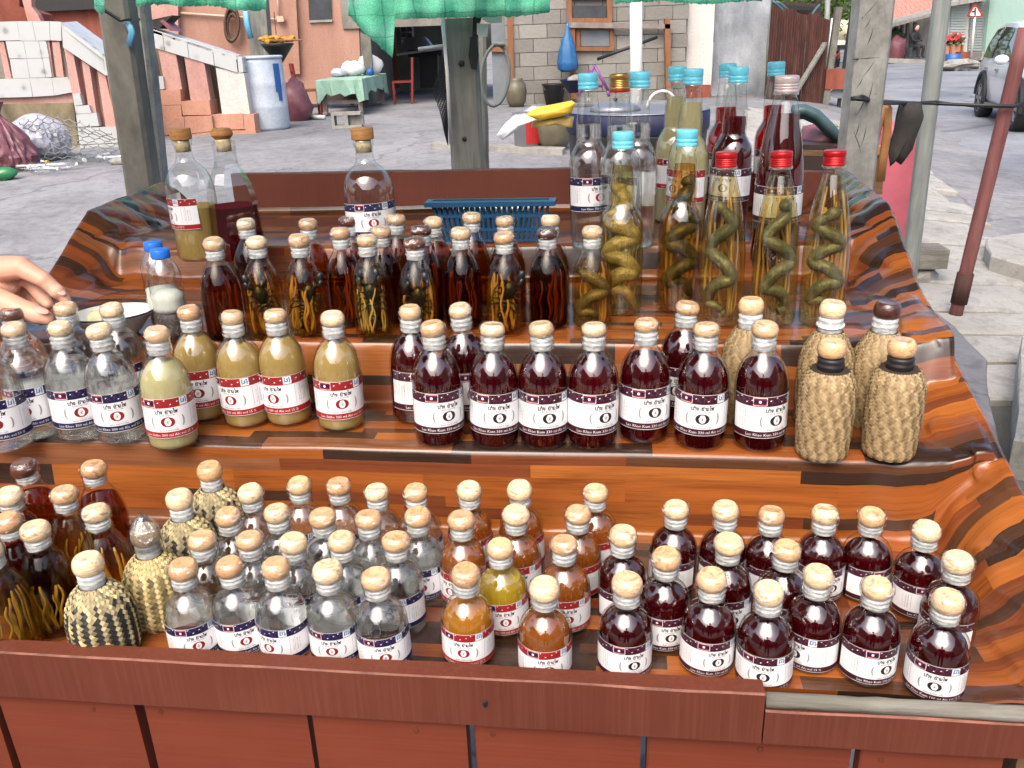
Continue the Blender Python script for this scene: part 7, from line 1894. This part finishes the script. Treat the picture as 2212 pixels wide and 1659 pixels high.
# ---------------------------------------------------------------- small things on the stand
# blue slatted basket with shot glasses
M['bluebasket'] = plain("steel_blue_plastic", (30, 76, 114), .38, .08, 14)
def tray():
    t = thing("plastic_basket", "blue slatted plastic basket of small glasses on the top step", "basket", (0, 0, 0), (0, 0, -YAW))
    P = lambda p: (EX.dot(p), EY.dot(p))
    z1 = Z4 + .078
    a = P(onz(874, 482, z1)); b = P(onz(1168, 490, z1)); c = P(onz(1206, 437, z1)); d = P(onz(908, 437, z1))
    x0, x1 = (a[0] + d[0]) / 2 + .0, (b[0] + c[0]) / 2; y0, y1 = (a[1] + b[1]) / 2, (c[1] + d[1]) / 2
    y1 = min(y1, TB - .02); y0 = max(y0, T4 + .02)
    m = MB(); zb = Z4 + .004; ins = .030
    O = [(x0, y0), (x1, y0), (x1, y1), (x0, y1)]; cx, cy_ = (x0 + x1) / 2, (y0 + y1) / 2
    I = [(x + (ins if x < cx else -ins), y + (ins * .7 if y < cy_ else -ins * .7)) for x, y in O]
    rim = MB()
    R = [(x + (.012 if x < cx else -.012), y + (.012 if y < cy_ else -.012)) for x, y in O]
    for k in range(4):
        j = (k + 1) % 4
        rim.add([(*O[k], z1 - .008), (*O[j], z1 - .008), (*O[j], z1), (*O[k], z1), (*R[j], z1 + .001), (*R[k], z1 + .001), (*R[j], z1 - .008), (*R[k], z1 - .008)], [(0, 1, 2, 3), (3, 2, 4, 5), (5, 4, 6, 7), (7, 6, 1, 0)])
    rim.build("rim", M['bluebasket'], t)
    sm_ = MB().beam((0, 0, 0), (0, 0, 1), .0042, .003, up=(0, 1, 0)); 
    for k in range(4):
        j = (k + 1) % 4; L = math.dist(R[k], R[j]); n = int(L / .0098); mm = MB()
        for i in range(n + 1):
            q = i / n; top = Vector((R[k][0] + (R[j][0] - R[k][0]) * q, R[k][1] + (R[j][1] - R[k][1]) * q, z1 - .004)); bt = Vector((I[k][0] + (I[j][0] - I[k][0]) * q, I[k][1] + (I[j][1] - I[k][1]) * q, zb))
            mm.beam(top, bt, .0046, .003, up=(0, 1, 0) if k % 2 == 0 else (1, 0, 0))
        for f in (.36, .70):
            A = [R[k][i] + (I[k][i] - R[k][i]) * f for i in (0, 1)]; B = [R[j][i] + (I[j][i] - R[j][i]) * f for i in (0, 1)]
            mm.beam((*A, z1 + (zb - z1) * f), (*B, z1 + (zb - z1) * f), .004, .006)
        tag(mm.build("slats", M['bluebasket'], t), kind="stuff")
    MB().box((cx, cy_, zb + .002), (I[1][0] - I[0][0], I[2][1] - I[1][1], .004)).build("base", M['bluebasket'], t)
    g_ = MB().lathe([(0, .004), (.013, .003), (.015, 0), (.017, .002), (.0215, .046), (.0205, .0465), (.0150, .010), (0, .009)], 18).mesh("shot_glass", M['glass'], True)
    rr = random.Random(3); n = 0
    for r in range(2):
        for q in range(9):
            if rr.random() < .12: continue
            x = I[0][0] + .028 + q * (I[1][0] - I[0][0] - .056) / 8; y = I[0][1] + .03 + r * max(.05, (I[2][1] - I[1][1] - .07))
            o = put("shot_glass", g_, None, S(x, y, zb + .007), (0, 0, 0)); tag(o, "small clear shot glass in the blue slatted basket", "glass", "shot glasses in the blue basket")
tray()
# two plastic bottles with blue caps
PW = [(0, .006), (.018, .002), (.026, 0), (.030, .006), (.0305, .020), (.0290, .030), (.0305, .040), (.0292, .052), (.0305, .063), (.0292, .074), (.0305, .085), (.0296, .096), (.0305, .106), (.0295, .114), (.0300, .122), (.0270, .133), (.0215, .143), (.0165, .150), (.0140, .154), (.0135, .158)]
for (u, v, lb, seeds) in ((331, 533, "clear plastic bottle with blue cap and white powder, behind the seed bottle", False), (346, 549, "clear plastic bottle with blue cap holding dark seeds and white powder", True)):
    pz_ = base_at(u, v, Z3, .130)
    t = thing("plastic_bottle", lb, "plastic bottle", pz_, (0, 0, face_cam(pz_)), "plastic bottles with blue caps on the third step"); t.scale = (.80,) * 3
    MB().lathe(PW, 28).build("bottle_body", M['pet'], t, True)
    MB().lathe([(0, .004), (.0270, .003), (.0282, .02), (.0275, .030), (.0282, .040), (.0275, .052), (0, .058)] if seeds else [(0, .004), (.0270, .003), (.0282, .08), (0, .086)], 20, wob=lambda a, z: 1 + .03 * math.sin(a * 3)).build("seeds" if seeds else "powder", M['seed'] if seeds else M['ricewhite'], t, True)
    if seeds:
        MB().lathe([(0, .058), (.0276, .0545), (.0282, .064), (.0272, .075), (.0280, .084), (.018, .092), (0, .094)], 20, wob=lambda a, z: 1 + .02 * math.sin(a * 4)).build("powder", M['ricewhite'], t, True)
        m = MB(); rr = random.Random(2)
        for i in range(90):
            a = rr.uniform(0, 2 * PI); z = rr.uniform(.008, .054); p = Vector((.0281 * math.cos(a), .0281 * math.sin(a), z)); d = Vector((-math.sin(a) * rr.uniform(-1, 1), math.cos(a) * rr.uniform(-1, 1), rr.uniform(-1, 1))).normalized() * .0045
            m.tube([p - d, p + d], .0011, 5)
        tag(m.build("seed_grains", M['greywoodt'], t), kind="stuff")
    m = MB().lathe([(0, 0), (.0165, 0), (.0168, .002), (.0168, .014), (.0155, .0165), (0, .017)], 26, wob=lambda a, z: 1 + .02 * math.cos(a * 26)); m.build("cap", M['cap_pet'], t, True, loc=(0, 0, .154))
# enamel dish with a ball of rice yeast
M['enamel'] = plain("white_enamel", (232, 234, 230), .18, .03, 10, Coat_Weight=.6)
dp = onz(246, 690, Z3 + .025); dp.z = Z3 + .002
ds = thing("enamel_dish", "white enamel dish with a dark rim on the third step behind the clear bottles", "dish", dp, (0, 0, .25)); ds.scale = (.84,) * 3
MB().lathe([(0, .002), (.030, .001), (.034, 0), (.040, .006), (.062, .036), (.066, .040), (.0665, .042), (.063, .041), (.040, .010), (.030, .006), (0, .005)], 36, sx=1.12, sy=.92).build("bowl", M['enamel'], ds, True)
MB().lathe([(.064, .0405), (.0672, .0410), (.0675, .0428), (.0655, .0435)], 36, sx=1.12, sy=.92).build("dark_rim", M['navy'], ds, True)
o = MB().blob((0, 0, 0), (.022, .020, .017), 16, 10, amp=.14, freq=3).build("rice_ball", plain("pale_green_rice_cake", (200, 200, 162), .85, .15, 120, .6, 160), None, True, loc=dp + Vector((-.016, -.006, .024)))
tag(o, "pale greenish ball of rice yeast in the white enamel dish", "rice ball")
# the reaching hand: forearm, back of the hand, four fingers and thumb fused into one skin
def hand():
    D = 1.27
    P = lambda u, v, d=0: ondepth(u, v, D + d)
    m = MB()
    def limb(pts, rs, n=14):
        # capsule chain: tubes with round joints
        path = []; rad = []
        for i in range(len(pts) - 1):
            for k in range(5): q = k / 5; path.append(pts[i].lerp(pts[i + 1], q)); rad.append(rs[i] + (rs[i + 1] - rs[i]) * q)
        path.append(pts[-1]); rad.append(rs[-1])
        d = (path[-1] - path[-2]).normalized()
        for a in (.35, .65, .88, .98): path.append(pts[-1] + d * rs[-1] * a); rad.append(rs[-1] * math.sqrt(1 - a * a))
        m.tube(path, rad, n)
    limb([P(-700, 330, .25), P(-430, 440, .14), P(-230, 540, .05), P(-120, 592, .01)], [.052, .046, .037, .030])
    W0 = P(-120, 592, .01)
    K = [P(46, 578, -.014), P(36, 576, .010), P(24, 582, .032), P(6, 592, .050)]
    for k, r in zip(K, (.0170, .0168, .0160, .0148)): limb([W0, W0.lerp(k, .5), k], [.026, .021, r])
    limb([W0, P(-50, 622, .0), P(0, 628, .005), P(20, 622, .012)], [.026, .027, .022, .015])
    def fin(pts, rs): limb(pts, rs)
    fin([K[0], P(94, 604, -.016), P(124, 630, -.010), P(141, 646, -.006)], [.0155, .0120, .0104, .0082])
    fin([K[1], P(72, 616, .022), P(94, 644, .022), P(104, 657, .016)], [.0150, .0120, .0104, .0082])
    fin([K[2], P(52, 626, .046), P(72, 652, .044), P(80, 662, .036)], [.0142, .0112, .0098, .0078])
    fin([K[3], P(24, 634, .064), P(40, 656, .062), P(48, 664, .054)], [.0126, .0096, .0085, .0068])
    fin([P(-90, 610, -.005), P(-10, 646, -.030), P(48, 668, -.040), P(86, 682, -.041), P(103, 688, -.040)], [.024, .0190, .0150, .0135, .0100])
    for p in (P(94, 604, -.018), P(124, 630, -.012)): m.blob(p, (.0118, .0118, .0112), 10, 7, amp=.05)
    o = m.build("person", M['skin'], None, True)
    md = o.modifiers.new("r", 'REMESH'); md.mode = 'VOXEL'; md.voxel_size = .0021; md.use_smooth_shade = True
    sm = o.modifiers.new("s", 'SMOOTH'); sm.factor = .5; sm.iterations = 7
    dg = bpy.context.evaluated_depsgraph_get(); nm = bpy.data.meshes.new_from_object(o.evaluated_get(dg)); o.modifiers.clear(); o.data = nm
    nm.materials.clear(); nm.materials.append(M['skin']); nm.polygons.foreach_set("use_smooth", [True] * len(nm.polygons))
    tag(o, "bare forearm and hand reaching in from the left edge above the clear bottles", "person")
    toC = -CF
    for tip, back, r in ((P(138, 641, -.014), P(122, 626, -.014), .0062), (P(103, 683, -.050), P(84, 676, -.052), .0082)):
        d = (tip - back).normalized(); y = d.cross(CF).normalized() if d.cross(CF).length > .1 else CR; nrm = (toC * .55 + CU * .85).normalized(); nrm = (nrm - d * nrm.dot(d)).normalized(); y = nrm.cross(d)
        c = tip - d * r * 1.0; Mx = Matrix(((d.x, y.x, nrm.x, c.x), (d.y, y.y, nrm.y, c.y), (d.z, y.z, nrm.z, c.z), (0, 0, 0, 1)))
        MB().blob((0, 0, 0), (r * 1.15, r * .9, r * .22), 14, 8, amp=0, M=Mx @ Matrix.Translation((0, 0, r * .72))).build("nail", M['nail'], o, True)
    a, b = K[1], P(72, 616, .022); d = (b - a).normalized(); c = a.lerp(b, .42); Q = d.to_track_quat('Z', 'Y').to_matrix().to_4x4()
    MB().lathe([(.0142, -.0042), (.0158, -.0036), (.0160, .0036), (.0142, .0042), (.0128, 0), (.0142, -.0042)], 28, M=Matrix.Translation(c) @ Q).build("silver_ring", M['steelrim'], o, True)
hand()
# nail heads and knots on the front board and planks
m = MB()
for (u, v, r) in ((975, 1492, .003), (1048, 1520, .0025)):
    m.blob(onz(u, v, .905), (r, .002, r * 1.6), 8, 5, amp=.2)
m.v = [tuple(Matrix.Rotation(YAW, 4, 'Z') @ Vector(p)) for p in m.v]
m.build("knot", M['black'], stall)
